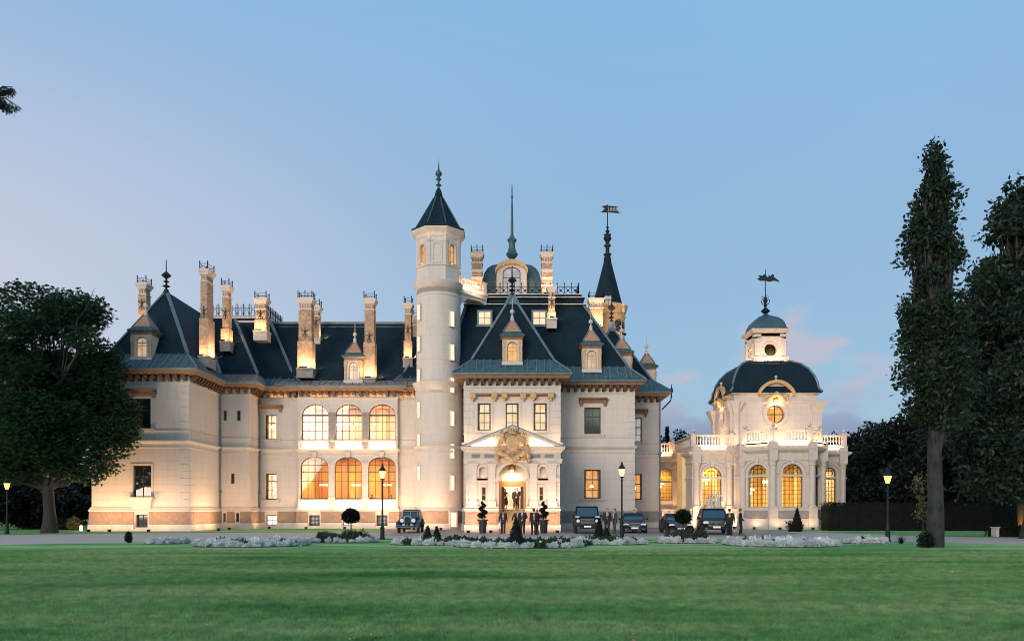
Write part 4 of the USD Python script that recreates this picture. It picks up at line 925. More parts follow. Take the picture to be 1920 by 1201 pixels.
rp = [(A8 + .46, 26.0), (A8 + .45, 26.14), (A8 + .06, 26.35), (.42, 29.15), (.34, 29.4), (.26, 29.75), (.1, 30.1)]
tr_ = obj('tower_roof', MB().rev([(oc(r), z) for r, z in rp], (TX, TY, 0), 8, None, PI / 8), 'slate', tw)
m = MB()
for k in range(8):
    a = PI / 8 + k * PI / 4; cs_, sn = math.cos(a), math.sin(a)
    m.beam((TX + oc(A8 + .06) * cs_, TY + oc(A8 + .06) * sn, 26.36), (TX + oc(.42) * cs_, TY + oc(.42) * sn, 29.16), .09)
obj('roof_ribs', m, 'patina', tw)
finial(tw, (TX, TY, 0), 29.9, [(r_, z_ * .68) for r_, z_ in ((.2, 0), (.1, .2), (.08, .45), (.27, .65), (.1, .85), (.08, 1.0), (.12, 1.25), (.27, 1.4), (.12, 1.6), (.12, 1.7), (.29, 2.0), (.29, 2.25), (.12, 2.55), (.07, 2.75), (0, 4.25))], 'tower_finial', 'patina')
for px, rows in ((789.7, ((571, 600), (631, 659), (692, 720), (754, 783), (814, 842), (874, 900))), (849, ((584, 612), (646, 675), (708.5, 736), (771, 798), (832, 859), (891, 918)))):
    for a, b in rows:
        th = math.asin((px - 822.5) / 42.0); deg = math.degrees(th)
        F = frame(TX + TR * math.sin(th), TY - TR * math.cos(th), deg); yy = TY - TR * math.cos(th)
        z0, z1 = PZ(b, yy), PZ(a, yy); hw_ = .19
        g = sbox(-hw_, z0, hw_, z1)
        s_ = obj('slit_window', MB().ext(g.buffer(.05, join_style=2).difference(g), -.16, .15, F), 'trim_stone', tw)
        obj('pane', MB().ext(g, -.10, -.05, F), 'slit_glass', s_)
g = W(847, 857, 960, 988, 68.9); F = frame(TX + (TR + .1) * math.sin(.68), TY - (TR + .1) * math.cos(.68), 39)
g = sbox(-.28, .25, .28, 1.45)
q = obj('cellar_window', MB().ext(g.buffer(.12, join_style=2).difference(g), -.28, .1, F), 'base_stone', tw); obj('pane', MB().ext(g, -.2, -.15, F), 'slit_glass', q)
# stone bridge from the tower to the roof platform, with its balustrade
bz = 21.25
pth = [(TX + 1.7, TY - .3), (TX + 2.6, TY + .3), (-2.25, 73.0)]
d = np.array(pth[2]) - np.array(pth[0]); L = np.linalg.norm(d); ang = math.degrees(math.atan2(d[1], d[0])); F = frame(*pth[0], ang)
br = obj('roof_bridge', MB().ext(Polygon([(0, bz - 2.2), (.5, bz - 1.3), (1.3, bz - .75), (L - .6, bz - .7), (L + .2, bz - .95), (L + .3, bz), (0, bz)]), 0, 1.3, F), 'stucco', castle)
obj('bridge_moulding', MB().add(*MB().molding([(0, 0), (L + .2, 0)], [(0, bz - .5), (.1, bz - .45), (.12, bz - .2), (.22, bz - .1), (.22, bz + .04), (0, bz + .06)]).arrays(), F), 'trim_stone', br)
balustrade(castle, F, .25, L, bz + .05, .95, ends=(True, True), finial=False)
floodlight(castle, F[:3, :3] @ np.array([1.6, -.55, bz]) + F[:3, 3], F[:3, :3] @ np.array([1.7, .1, bz + .6]) + F[:3, 3], 22, 2.2, .1, strip='trim_stone')
# ------------------------------------------------------------------ entrance porch
YP = 60.0
pf = Fy(YP)
px_ = lambda p: PX(p, YP)
pz_ = lambda p: PZ(p, YP)
XL, XR, XC = px_(873.5), px_(1050), px_(961)
door_op = arch_poly(px_(935), px_(986.5), -.0, pz_(869), px_(986.5) - px_(960.75))
niche = [arch_poly(px_(898), px_(911), pz_(896.5), pz_(874), .26), arch_poly(px_(1011.6), px_(1024.5), pz_(896.5), pz_(874), .26)]
pwin = [sbox(px_(903), pz_(940), px_(911), pz_(912)), sbox(px_(1011.2), pz_(940), px_(1019), pz_(912))]
porch = obj('porch', MB().ext(sbox(XL, 0, XR, 6.2).difference(unary_union([door_op] + niche + pwin)), 0, .45, pf).box(XL, XL + .4, YP + .45, 66, 0, 6.2).box(XR - .4, XR, YP + .45, 66, 0, 6.2), 'stucco', castle)
for g in niche:
    obj('niche', MB().ext(g.buffer(.05), .3, .36, pf), 'stucco', porch); obj('niche_sill', MB().box(g.bounds[0] - .15, g.bounds[2] + .15, -.1, .3, g.bounds[1] - .14, g.bounds[1], pf), 'trim_stone', porch)
    obj('niche_surround', MB().ext(g.buffer(.14).difference(g.buffer(.003)).difference(sbox(-9, 0, 9, g.bounds[1])), -.05, .03, pf), 'trim_stone', porch)
for g in pwin:
    obj('side_window_frame', MB().ext(g.buffer(.13, join_style=2).difference(g), -.05, .05, pf), 'trim_stone', porch)
    obj('side_window', MB().ext(g.difference(unary_union([sbox(g.bounds[0] + .06, a, g.bounds[2] - .04, b) for a, b in ((g.bounds[1] + .05, g.bounds[1] + .5), (g.bounds[1] + .55, g.bounds[3] - .05))])), .18, .25, pf), 'door_wood', porch)
    obj('pane', MB().ext(g, .2, .22, pf), 'dark_glass', porch)
for a, b in ((880, 894), (915.5, 929), (993.5, 1006.5), (1028, 1042.5)):
    A, B = px_(a), px_(b)
    obj('pilaster', MB().box(A, B, -.12, .02, 1.95, 4.85, pf).box(A - .05, B + .05, -.17, .02, 1.95, 2.35, pf).box(A - .05, B + .05, -.17, .02, 4.85, 5.02, pf).box(A - .1, B + .1, -.22, .02, 5.02, 5.16, pf), 'stucco', porch)
for a, b in ((873.5, 934.5), (987, 1050)):
    A, B = px_(a), px_(b)
    obj('porch_base', MB().box(A - .12, B + .04, -.26, .03, 0, .56, pf), 'base_stone', porch)
    obj('porch_plinth', MB().box(A - .05, B, -.16, .03, .56, 1.6, pf).box(A + .2, B - .15, -.2, -.16, .72, 1.45, pf), 'plinth_stone', porch, )
    obj('plinth_cap', MB().box(A - .1, B + .03, -.24, .03, 1.6, 1.78, pf).box(A - .05, B, -.18, .03, 1.78, 1.94, pf), 'trim_stone', porch)
    obj('dado_panel', MB().box(A + .15, B - .12, -.06, .02, 2.0, 2.42, pf), 'grey_stone', porch)
    obj('impost', MB().box(A + .1, B + (.08 if a < 900 else 0), -.1, .02, 3.86, 4.06, pf).box(A - (.08 if a > 900 else 0), B, -.06, .02, 3.78, 3.86, pf), 'trim_stone', porch)
aw = arch_poly(door_op.bounds[0], door_op.bounds[2], 3.9, door_op.bounds[3], (door_op.bounds[2] - door_op.bounds[0]) / 2)
obj('arch_moulding', MB().ext(aw.buffer(.2).difference(aw.buffer(.003)).difference(sbox(-9, 0, 9, 4.06)), -.13, .03, pf), 'trim_stone', porch)
ent = [(XL - .0, 66), (XL, YP), (XR, YP), (XR, 66)]
obj('entablature', MB().molding(ent, [(0, 5.16), (.12, 5.18), (.12, 5.34), (.17, 5.36), (.17, 5.5), (.04, 5.54), (.04, 5.92), (.1, 5.96), (.16, 6.1), (.34, 6.22), (.38, 6.42), (0, 6.46)]), 'trim_stone', porch)
for a, b in ((884, 900), (908, 926), (996, 1013), (1021, 1038)):
    obj('frieze_panel', MB().box(px_(a), px_(b), -.07, .0, 5.6, 5.86, pf), 'grey_stone', porch)
AX = 8.02
ap = Polygon([(px_(866) + .3, 6.46), (px_(1056) - .3, 6.46), (XC, AX - .28)])
obj('tympanum', MB().ext(ap, .02, .4, pf), 'stucco', porch)
for s, xe in ((-1, px_(866)), (1, px_(1056))):
    prf = [(xe, 6.46), (XC, AX), (XC, AX - .30), (xe + -s * .62, 6.46)]
    obj('raking_cornice', MB().ext(Polygon(prf), -.38, .02, pf), 'trim_stone', porch)
    obj('porch_roof', MB().quad((xe - -s * .06 * 0, YP - .42, 6.48), (XC, YP - .42, AX + .04), (XC, 66, AX + .04), (xe, 66, 6.48)).quad((xe, YP - .42, 6.42), (XC, YP - .42, AX - .02), (XC, YP - .42, AX + .04), (xe, YP - .42, 6.48)), 'lead', porch)
# coat of arms over the arch
cz = lambda p: pz_(p)
shield = Polygon([(-.42, .62), (-.2, .5), (0, .66), (.2, .5), (.42, .62), (.5, .1), (.38, -.35), (0, -.75), (-.38, -.35), (-.5, .1)])
Fc = pf @ np.array([[1, 0, 0, XC], [0, 1, 0, 0], [0, 0, 1, 6.55], [0, 0, 0, 1.0]])
cr = obj('coat_of_arms', MB().ext(shield, -.62, -.3, Fc).ext(shield.buffer(-.1), -.68, -.6, Fc), 'carved_stone', castle)
m = MB()
for s in (-1, 1):
    m.tube([(s * .1 * 0 + s * .5, -.5, -.1), (s * .62, -.55, .25), (s * .5, -.5, .62), (s * .3, -.45, .72)], [.12, .15, .12, .06], 8, Fc)
    m.tube([(s * .45, -.45, -.3), (s * .8, -.5, -.1), (s * .95, -.45, .3), (s * .8, -.4, .55), (s * .7, -.4, .35)], [.16, .2, .16, .1, .05], 8, Fc)
    m.tube([(s * .2, -.45, -.85), (s * .6, -.5, -.75), (s * 1.05, -.45, -.55), (s * 1.2, -.42, -.9), (s * 1.1, -.4, -1.3), (s * 1.0, -.4, -1.1)], [.1, .2, .22, .18, .12, .05], 8, Fc)
    m.tube([(s * .62, -.42, -.28), (s * 1.1, -.45, -.32), (s * 1.28, -.4, -.5)], [.2, .22, .08], 8, Fc)
    for (x, y, z, r) in ((.72, -.55, .72, .17), (.75, -.5, .42, .2), (1.0, -.5, -.15, .18), (.4, -.55, -.95, .17), (.85, -.55, -.6, .2), (1.22, -.45, -1.15, .13)):
        m.rev(ball(r, (0, 0, z), 8), (s * x, y, 0), 8, Fc)
    m.tube([(s * .72, -.5, .6), (s * .9, -.45, .9), (s * .7, -.4, 1.1)], [.1, .08, .03], 6, Fc)
rc = np.random.default_rng(5)
for _ in range(46):
    s, a = rc.choice([-1, 1]), rc.uniform(0, 2 * PI); x, z = rc.uniform(.35, 1.25), rc.uniform(-1.15, .95)
    if z > .2 and x > .95: continue
    R = rc.uniform(.07, .14); m.tube([(s * (x + R * (1 - .6 * t) * math.cos(a + 5 * t)), -.62 + .1 * x, z + R * (1 - .6 * t) * math.sin(a + 5 * t)) for t in np.linspace(0, 1, 7)], [.05, .05, .045, .04, .035, .03, .02], 5, Fc)
obj('carved_scrolls', m, 'carved_stone', cr, smooth=50)
m = MB().rev([(.3, .78), (.36, .84), (.3, .92), (.34, 1.02)], (0, -.45, 0), 14, Fc)
for k in range(7):
    a = PI + k * PI / 6; x, y = .36 * math.cos(a), -.45 + .36 * math.sin(a)
    m.beam((x, y, .98), (x * 1.15, y, 1.2), .07, M=Fc).rev(ball(.06, (0, 0, 1.25), 6), (x * 1.15, y, 0), 6, Fc)
obj('crown', m, 'carved_stone', cr)
obj('garland', MB().tube([(-.5, -.5, -.7), (-.25, -.6, -1.0), (0, -.62, -1.12), (.25, -.6, -1.0), (.5, -.5, -.7)], [.1, .15, .18, .15, .1], 8, Fc).rev(ball(.16, (0, 0, -1.2), 8), (0, -.6, 0), 8, Fc), 'carved_stone', cr, smooth=50)
# doorway inside the arch, stairs and hall
Yd = 60.95
dA, dB, dT = PX(940.5, Yd), PX(981.4, Yd), PZ(912, Yd)
oA, oB = door_op.bounds[0] - .15, door_op.bounds[2] + .15
fd = Fy(Yd)
jT = PZ(901.5, Yd)
obj('arch_lunette', MB().ext(arch_poly(oA, oB, jT, 5.4, 1.2), 0, .12, fd), 'stucco', porch)
dfr = obj('door_frame', MB().ext(sbox(oA, 0, oB, jT).difference(sbox(dA, -1, dB, dT)), -.1, .2, fd), 'door_wood', castle)
for a, b in ((dA, dA + .22), (dB - .22, dB)):
    obj('door_leaf', MB().box(a, b, .22, 1.2, 1.75, dT, fd), 'frame_wood', dfr)
for k in range(10):
    obj('stair_step', MB().box(dA - .15 if k > 1 else oA + .1, dB + .15 if k > 1 else oB - .1, 60.1 + .27 * k, 60.1 + .27 * k + .29, .175 * k, .175 * (k + 1), bev=.012), 'gold_step', porch)
    if k: obj('stair_block', MB().box(dA - .15, dB + .15, 60.1 + .27 * k + .01, 60.1 + .27 * k + .29, 0, .175 * k), 'gold_step', porch)
hx0, hx1 = -2.3, 3.0
h_ = MB().box(hx0, hx1, 62.82, 69.4, 1.6, 1.75)
h_.quad((hx0, 62.8, 1.7), (hx0, 69.4, 1.7), (hx0, 69.4, 5.4), (hx0, 62.8, 5.4)).quad((hx1, 62.8, 1.7), (hx1, 69.4, 1.7), (hx1, 69.4, 5.4), (hx1, 62.8, 5.4)).quad((hx0, 61.2, 5.4), (hx1, 61.2, 5.4), (hx1, 69.4, 5.4), (hx0, 69.4, 5.4)).quad((hx0, 69.4, 1.7), (hx1, 69.4, 1.7), (hx1, 69.4, 5.4), (hx0, 69.4, 5.4))
hall = obj('entrance_hall', h_, 'room_cream', castle)
obj('vestibule_wall', MB().box(dA - .3, dA - .15, 61.2, 62.8, 0, 5.4).box(dB + .15, dB + .3, 61.2, 62.8, 0, 5.4), 'room_cream', hall)
for a, b, mm in ((dA + .42, dA + .62, 'white_cloth'), (PX(951, 67.9), PX(966, 67.9), 'curtain'), (PX(966, 67.9), PX(969.5, 67.9), 'white_cloth')):
    obj('hall_curtain', MB().tube([((a + b) / 2, 67.9, 1.76), ((a + b) / 2, 67.9, 4.6)], .05, 6).box(a, b, 67.85, 67.9, 1.76, 4.7), mm, hall)
hl = obj('hall_lamp', MB().rev([(.3, 5.3), (.35, 5.35), (.05, 5.4)], (XC, 64.5, 0), 10), 'gilded_iron', hall)
area_light(hl + '/light', np.array((XC, 65.2, 5.25)) - o_, np.array((XC, 65.6, 0)) - o_, 2.0, 2.0, 8, (1.0, .78, .62))
area_light(hl + '/cool_light', np.array((XC, 66.9, 4.9)) - o_, np.array((XC - .1, 67.9, 2.4)) - o_, 1.2, .5, 7, (.55, .5, 1.0))
lq = np.array([XC - .05, Yd - .35, pz_(881)])
pl_ = obj('porch_lantern', MB().rev([(.02, .55), (.05, .5), (.08, .42), (.28, .1), (.3, .02), (.05, .12)], lq, 10).tube([lq + (0, 0, .5), lq + (0, 0, .85)], .015, 5), 'gilded_iron', porch, smooth=40)
obj('lantern_bulb', MB().rev(ball(.12, (0, 0, 0), 8), lq + (0, 0, .02), 8), 'bulb', porch)
area_light(pl_ + '/light', lq - o_ + (0, 0, -.14), lq - o_ + (0, .1, -2), .3, .3, 45, (1.0, .72, .40))

# ------------------------------------------------------------------ floodlights on the castle
SPOTS = []
def PX_of(x, Y): return CX + x * FPX / Y
def path_for_next(n):
    k = used.get('/World/' + n, 0); return '/World/' + n + (f'_{k:03d}' if k else '')
def up_light(x, Y, wallY, power, z=.18, zt=6.0, w=.5, parent=None, color=(1.0, .60, .33), lab=None):
    """A ground spotlight that washes the wall above it."""
    loc = (x, Y, 0)
    SPOTS.append((PX_of(x, Y), path_for_next('ground_spotlight')))
    p = thing('ground_spotlight', lab or 'small ground spotlight in the grass washing the castle wall', 'spotlight', loc, group='ground spotlights along the castle walls')
    obj('lamp_housing', MB().rev([(.10, 0), (.12, .02), (.12, .14), (.15, .16), (.15, .2), (.12, .2)], (x, Y, 0), 10), 'iron', p, smooth=30)
    obj('lens', MB().rev([(.118, .185), (.0, .186)], (x, Y, 0), 10), 'bulb', p)
    area_light(p + '/light', (0, 0, .22), (0, wallY - Y, zt * 1.9), w, w, power * KL, color)
    return p
UG = 54
for x, Y, wy, pw in ((-32.2, 61.2, 63.75, 1.2), (-30.6, 61.2, 63.75, 1), (-27.6, 61.2, 63.75, 1.3)): up_light(x, Y, wy, UG * pw)
for x, Y, tx, pw in ((-23.6, 64.9, -25.5, .9), (-23.6, 67.4, -25.5, 1.0)):
    p = up_light(x, Y, Y, 0.0)
    area_light(p + '/wall_light', (0, 0, .24), (tx - x, 0, 6.0), .5, .5, UG * pw, (1.0, .60, .33))
p = up_light(-21.4, 71.3, 73.0, 0.0); area_light(p + '/wall_light', (0, 0, .24), (-1.4, .3, 5.5), .4, .4, UG * .5, (1.0, .60, .33))
for x, pw in ((-17.9, .8), (-14.5, .9), (-11.2, .9), (-9.2, 1.0)): up_light(x, 70.4, 72.6, UG * pw * .8)
up_light(-5.7, 66.6, 68.8, UG * .8); up_light(-8.0, 67.2, 69.6, UG * .9)
for x, pw in ((-3.0, 1.0), (-1.35, .8), (1.9, .8), (3.5, 1.0)): up_light(x, 58.4, 60.0, UG * pw * .7, zt=5.5, lab='small ground spotlight at the foot of the entrance porch')
# light strips under the arcade parapets, on the porch cornice and under the eaves
for g in pu:
    a, z0, b, z1 = g.bounds; fl = floodlight(castle, ((a + b) / 2, YA - .42, z0 - .12), ((a + b) / 2, YA - .05, z0 + .5), 45, b - a - .2, .06, strip='trim_stone')
for g in pl:
    a, z0, b, z1 = g.bounds; floodlight(castle, ((a + b) / 2, YA - .42, z0 - .08), ((a + b) / 2, YA - .05, z0 + .5), 50, b - a - .2, .06, strip='trim_stone')
for a, b in ((884, 927), (996, 1038)):
    xa_, xb_ = px_(a), px_(b); floodlight(castle, ((xa_ + xb_) / 2, YP - .3, 6.52), ((xa_ + xb_) / 2, YP + .05, 7.0), 40, xb_ - xa_, .05, strip='trim_stone')
for x in (px_(943), px_(979)): floodlight(castle, (x, YP - .75, 6.48), (XC, YP - .5, 7.2), 7, .3, .06, strip='trim_stone')
for g in niche: floodlight(castle, ((g.bounds[0] + g.bounds[2]) / 2, YP + .08, g.bounds[1] + .05), ((g.bounds[0] + g.bounds[2]) / 2, YP + .28, g.bounds[3]), 6, .3, .06, strip='trim_stone')
for x in (px_(880), px_(905), px_(1016), px_(1042)): floodlight(castle, (x, YP - .55, 1.98), (x, YP + .1, 4.6), 24, .35, .1, strip='trim_stone')
for px in (872, 933, 987, 1049):      # on the porch roof, washing the wall between the windows
    floodlight(castle, (PX(px, 65.0) + (.25 if px < 900 else -.25 if px > 1020 else 0), 65.1, 7.1 if px in (872, 1049) else 7.75), (PX(px, 66), 66, 10.2), 26, .5, .12)
floodlight(castle, (PX(962, 65.0), 65.15, 8.25), (PX(962, 66), 66, 11), 6, .5, .1)
for x0, x1, Yw in ((-22.5, -19.4, 73.0), (-18.9, -15.5, YA), (-15.2, -12.8, YA), (-12.6, -10.4, YA)):
    pass
for x in (-21.0, -17.2, -14.6, -12.0, -9.3):
    Yw = YA if -19 < x < -10 else 73.0
    floodlight(castle, (x, Yw - .14, 11.88), (x, Yw - .5, 12.6), 10, 1.6, .05, strip='trim_stone', color=(1.0, .5, .16))
floodlight(castle, (TX - .2, TY - TR - .28, 12.0), (TX - .2, TY - TR - .1, 12.7), 1.6, 1.4, .05, strip='trim_stone')
for px in (800, 822, 846):
    floodlight(castle, (PX(px, 68.0), 68.15 + abs(px - 822) * .012, 25.0), (PX(px, 68.6), 68.6, 26.2), 3.0, .8, .05, strip='trim_stone')

# ------------------------------------------------------------------ domed pavilion with its gallery
pav = thing('domed_pavilion', 'white domed pavilion with arched windows, balustrade and square lantern, joined to the castle', 'building', (24.4, 74, 0))
OP = np.array((24.4, 74, 0.0))
ZB0, ZB1 = 7.55, 8.65            # balustrade foot and rail
ZPL = 1.9
bay = [(14.3, 83.3), (19.35, 83.3), (19.35, 74.2), (20.75, 74.2), (20.75, 71.05), (22.75, 69.0), (26.05, 69.0), (27.55, 70.5), (27.55, 74.5), (31.3, 74.5), (31.3, 82)]
def seg_frame(a, b):
    a, b = np.array(a, float), np.array(b, float); d = b - a
    return frame(a[0], a[1], math.degrees(math.atan2(d[1], d[0]))), np.linalg.norm(d)
def leaded(F, op, cols, rows, mid=None):
    """A tall arched window of small leaded panes, with an inner arch of bars."""
    wd = window(pav, F, op, [(i + 1) / cols for i in range(cols - 1)], [(j + 1) / rows for j in range(rows - 1)], 'clear_glass', fw=.06, bar=.035, depth=.22, name='arched_window', join=True)
    u0, z0, u1, z1 = op.bounds; r = (u1 - u0) / 2
    inn = arch_poly(u0 + r * .36, u1 - r * .36, z0, z1 - r * .42, r * .64)
    obj('inner_arch', MB().ext(inn.boundary.buffer(.02).difference(sbox(-99, 0, 99, z1 - r * 1.15)), .2, .27, F), 'frame_wood', wd)
    obj('window_surround', MB().ext(op.buffer(.2).difference(op.buffer(.003)).difference(sbox(-99, 0, 99, z0)), -.06, .05, F), 'trim_stone', wd)
    obj('arch_hood', MB().ext(op.buffer(.46).difference(op.buffer(.30)).difference(sbox(-99, 0, 99, z1 - r * .95)), -.13, .05, F), 'trim_stone', wd)
    obj('keystone', MB().hull([((u0 + u1) / 2 + s * a, y, z) for s in (-1, 1) for a, z in ((.12, z1 - .02), (.2, z1 + .55)) for y in (-.2, .02)], F), 'trim_stone', wd)
    obj('window_sill', MB().box(u0 - .25, u1 + .25, -.16, .05, z0 - .14, z0, F), 'trim_stone', wd)
    return wd
# openings measured in the photograph: (segment, px0, px1, top, bottom, rise px)
S = {'g1': (bay[0], bay[1]), 'door': ((19.35, 74.2), (20.75, 74.2)), 'left': (bay[4], bay[5]), 'front': (bay[5], bay[6]), 'right': (bay[6], bay[7]), 'wing': (bay[8], bay[9])}
gal = obj('gallery_wall', MB().ext(sbox(14.45, 0, 19.35, ZB0 - .1).difference(W(1238.5, 1261, 877, 937.5, 83.3, 11)), 0, .4, Fy(83.3)), 'stucco', pav)
leaded(Fy(83.3), W(1238.5, 1261, 877, 937.5, 83.3, 11), 4, 9)
# door section: its wall faces the lawn between px 1276 and 1392
Fd = Fy(74.2); dx0, dx1 = PX(1298, 74.2), PX(1393, 74.2)
dop = W(1317, 1353, 875, 962, 74.2, 18)
obj('door_wall', MB().ext(sbox(dx0, 0, dx1, ZB0 - .1).difference(dop), 0, .4, Fd).box(dx0, dx0 + .4, 74.6, 83.3, 0, ZB0 - .1), 'stucco', pav)
leaded(Fd, dop, 6, 12)
bays = []
for key, op_px in (('left', None), ('front', None), ('right', None)):
    F, L = seg_frame(*S[key]); c = L / 2; hw_ = {'left': .92, 'front': .9, 'right': .7}[key]
    op = arch_poly(c - hw_, c + hw_, PZ(950.5, 69), PZ(869, 69), hw_)
    obj('bay_wall', MB().ext(sbox(0, 0, L, ZB0 - .1).difference(op), 0, .4, F), 'stucco', pav)
    leaded(F, op, 5, 10)
obj('bay_return', MB().box(20.75, 21.15, 71.2, 74.2, 0, ZB0 - .1).box(27.15, 27.55, 70.7, 74.5, 0, ZB0 - .1), 'stucco', pav)
Fw = Fy(74.5); wop = W(1544, 1567.5, 876, 948.5, 74.5, 11.5)
obj('wing_wall', MB().ext(sbox(27.55, 0, 31.3, ZB0 - .1).difference(wop), 0, .4, Fw).box(30.9, 31.3, 74.9, 82, 0, ZB0 - .1), 'stucco', pav)
leaded(Fw, wop, 4, 10)
pth = [(14.35, 83.3), (dx0, 83.3), (dx0, 74.2), (20.75, 74.2)] + bay[4:]
obj('base_course', MB().molding(pth, [(0, 0), (.34, 0), (.3, .95), (0, 1.0)]), 'base_stone', pav)
obj('plinth', MB().molding(pth, [(0, 1.0), (.26, 1.0), (.24, 1.62), (0, 1.64)]), 'grey_stone', pav)
obj('plinth_moulding', MB().molding(pth, [(0, 1.62), (.3, 1.64), (.3, 1.74), (.12, 1.9), (0, 1.94)]), 'trim_stone', pav)
obj('impost_band', MB().molding(pth, [(0, 4.55), (.08, 4.57), (.08, 4.72), (0, 4.75)]), 'trim_stone', pav)
obj('entablature', MB().molding(pth, [(0, 6.0), (.1, 6.02), (.1, 6.2), (.05, 6.24), (.05, 6.6), (.14, 6.66), (.4, 6.86), (.46, 7.06), (.1, 7.12), (.06, 7.5), (0, 7.54)]), 'trim_stone', pav)
obj('terrace_roof', MB().plan(Polygon([(x, y + .05) for x, y in pth] + [(31.3, 90), (14.35, 90)]).buffer(0), 7.38, 7.46), 'lead', pav)
# half columns between the windows
for (x, Y) in ((PX(1306, 74.0), 74.05), (PX(1368, 74.0), 74.05), (PX(1383, 73.4), 73.6), (20.72, 71.0), (22.7, 68.93), (26.1, 68.93), (27.6, 70.45), (31.0, 74.4), (28.2, 74.4)):
    obj('half_column', MB().rev([(.34, 1.94), (.36, 2.05), (.28, 2.15), (.27, 5.5), (.33, 5.55), (.3, 5.7), (.42, 5.95), (.42, 6.04)], (x, Y, 0), 12), 'trim_stone', pav, smooth=35)
    obj('column_base', MB().box(x - .42, x + .42, Y - .3, Y + .4, .0, 1.0).box(x - .38, x + .38, Y - .26, Y + .4, 1.0, 1.94), 'base_stone', pav)
    obj('attic_block', MB().box(x - .36, x + .36, Y - .3, Y + .3, 6.0, 7.56), 'trim_stone', pav)
for a, b, ends in ((bay[0], (dx0, 83.3), (False, True)), ((dx0, 83.3), (dx0, 74.2), (False, False)), ((dx0, 74.2), (20.75, 74.2), (True, True)), (bay[4], bay[5], (True, True)), (bay[5], bay[6], (False, True)), (bay[6], bay[7], (False, True)), ((27.55, 74.5), (31.3, 74.5), (False, True))):
    F, L = seg_frame(a, b)
    balustrade(pav, F, .1, L - .1, ZB0, ZB1 - ZB0, ends=ends)
    if a == (dx0, 83.3): continue
    mid = F[:3, :3] @ np.array([L / 2, -.40, ZB0 - .06]) + F[:3, 3]; tg = F[:3, :3] @ np.array([L / 2, .15, ZB0 + .5]) + F[:3, 3]
    floodlight(pav, mid, tg, 36, L * .8, .06, strip='trim_stone' if abs(F[1, 0]) < .1 else None)
# body under the dome
DX0, DX1, DY0, DY1 = 20.67, 28.86, 74.3, 82.2
DC = ((DX0 + DX1) / 2, (DY0 + DY1) / 2)
sq = [(DX0 + .25, DY0 + .2), (DX1 - .25, DY0 + .2), (DX1 - .25, DY1 - .2), (DX0 + .25, DY1 - .2)]
ZD = 12.45
faces = [(frame(DC[0], DY0 + .2, 0), (DX1 - DX0) / 2 - .25), (frame(DX0 + .25, DC[1], -90), (DY1 - DY0) / 2 - .2)]
zo = PZ(776, 74.4); ro = 16.8 * 74.4 / 1500
for F, hwf in faces:
    ocu = Point(0, zo).buffer(ro)
    obj('drum_wall', MB().ext(sbox(-hwf, ZB0 - .1, hwf, ZD).difference(ocu), 0, .4, F), 'stucco', pav)
    g_ = obj('oculus_window', MB().ext(ocu.difference(Point(0, zo).buffer(ro - .08)).union(sbox(-.04, zo - ro, .04, zo + ro)).union(sbox(-ro, zo - .04, ro, zo + .04)), .2, .27, F), 'frame_wood', pav)
    obj('pane', MB().ext(ocu, .23, .24, F), 'warm_glass', g_)
    ga = obj('oculus_gable', MB().ext(ocu.buffer(.34).difference(ocu.buffer(.002)), -.16, .05, F).ext(Polygon([(-1.25, zo + .9), (1.25, zo + .9), (1.6, zo + 2.0), (1.1, zo + 2.55), (0, zo + 2.9), (-1.1, zo + 2.55), (-1.6, zo + 2.0)]), -.10, 1.2, F), 'stucco', pav)
    hp = [(1.95 * math.sin(t), zo + 1.05 + 2.1 * math.cos(t)) for t in np.linspace(-1.12, 1.12, 17)]
    obj('arched_hood', MB().ext(Polygon([(x, z) for x, z in hp] + [(x * .9, z - .28) for x, z in hp[::-1]]), -.5, .9, F), 'carved_stone', ga)
    obj('gable_carving', MB().tube([(-.9, -.2, zo + 1.15), (-.5, -.28, zo + 1.6), (0, -.35, zo + 1.85), (.5, -.28, zo + 1.6), (.9, -.2, zo + 1.15)], [.1, .2, .28, .2, .1], 8, F).rev(ball(.24, (0, 0, zo + 1.3), 8), (0, -.2, 0), 8, F).tube([(-1.3, -.15, zo + 1.9), (-1.0, -.2, zo + 1.6), (-1.2, -.2, zo + 1.1)], [.06, .12, .05], 6, F).tube([(1.3, -.15, zo + 1.9), (1.0, -.2, zo + 1.6), (1.2, -.2, zo + 1.1)], [.06, .12, .05], 6, F), 'carved_stone', ga, smooth=50)
    obj('gable_finial', MB().rev([(.12, zo + 3.1), (.06, zo + 3.3)] + ball(.14, (0, 0, zo + 3.45), 8), (0, -.2, 0), 8, F), 'base_stone', ga, smooth=40)
    for s in (-1, 1):
        obj('corner_pilaster', MB().box(s * hwf - .42, s * hwf + .42, -.16, .3, ZB0 - .1, 10.7, F).hull([(s * hwf + a, y, z) for a, y, z in ((-.42, -.16, 10.7), (.42, -.16, 10.7), (-.42, .3, 10.7), (.42, .3, 10.7), (-.85, -.6, 11.75), (.85, -.6, 11.75), (-.85, .3, 11.75), (.85, .3, 11.75))], F), 'stucco', pav)
    floodlight(pav, F[:3, :3] @ np.array([0, -1.3, ZB0 + .15]) + F[:3, 3], F[:3, :3] @ np.array([0, 0, zo + 1.2]) + F[:3, 3], 34, .7, .3)
    floodlight(pav, F[:3, :3] @ np.array([0, -.7, zo + .75]) + F[:3, 3], F[:3, :3] @ np.array([0, -.1, zo + 2.4]) + F[:3, 3], 40, .5, .1, strip='trim_stone')
    for s in (-1, 1): floodlight(pav, F[:3, :3] @ np.array([s * (hwf - .2), -1.2, ZB0 + .15]) + F[:3, 3], F[:3, :3] @ np.array([s * hwf, 0, 11.2]) + F[:3, 3], 12, .5, .2)
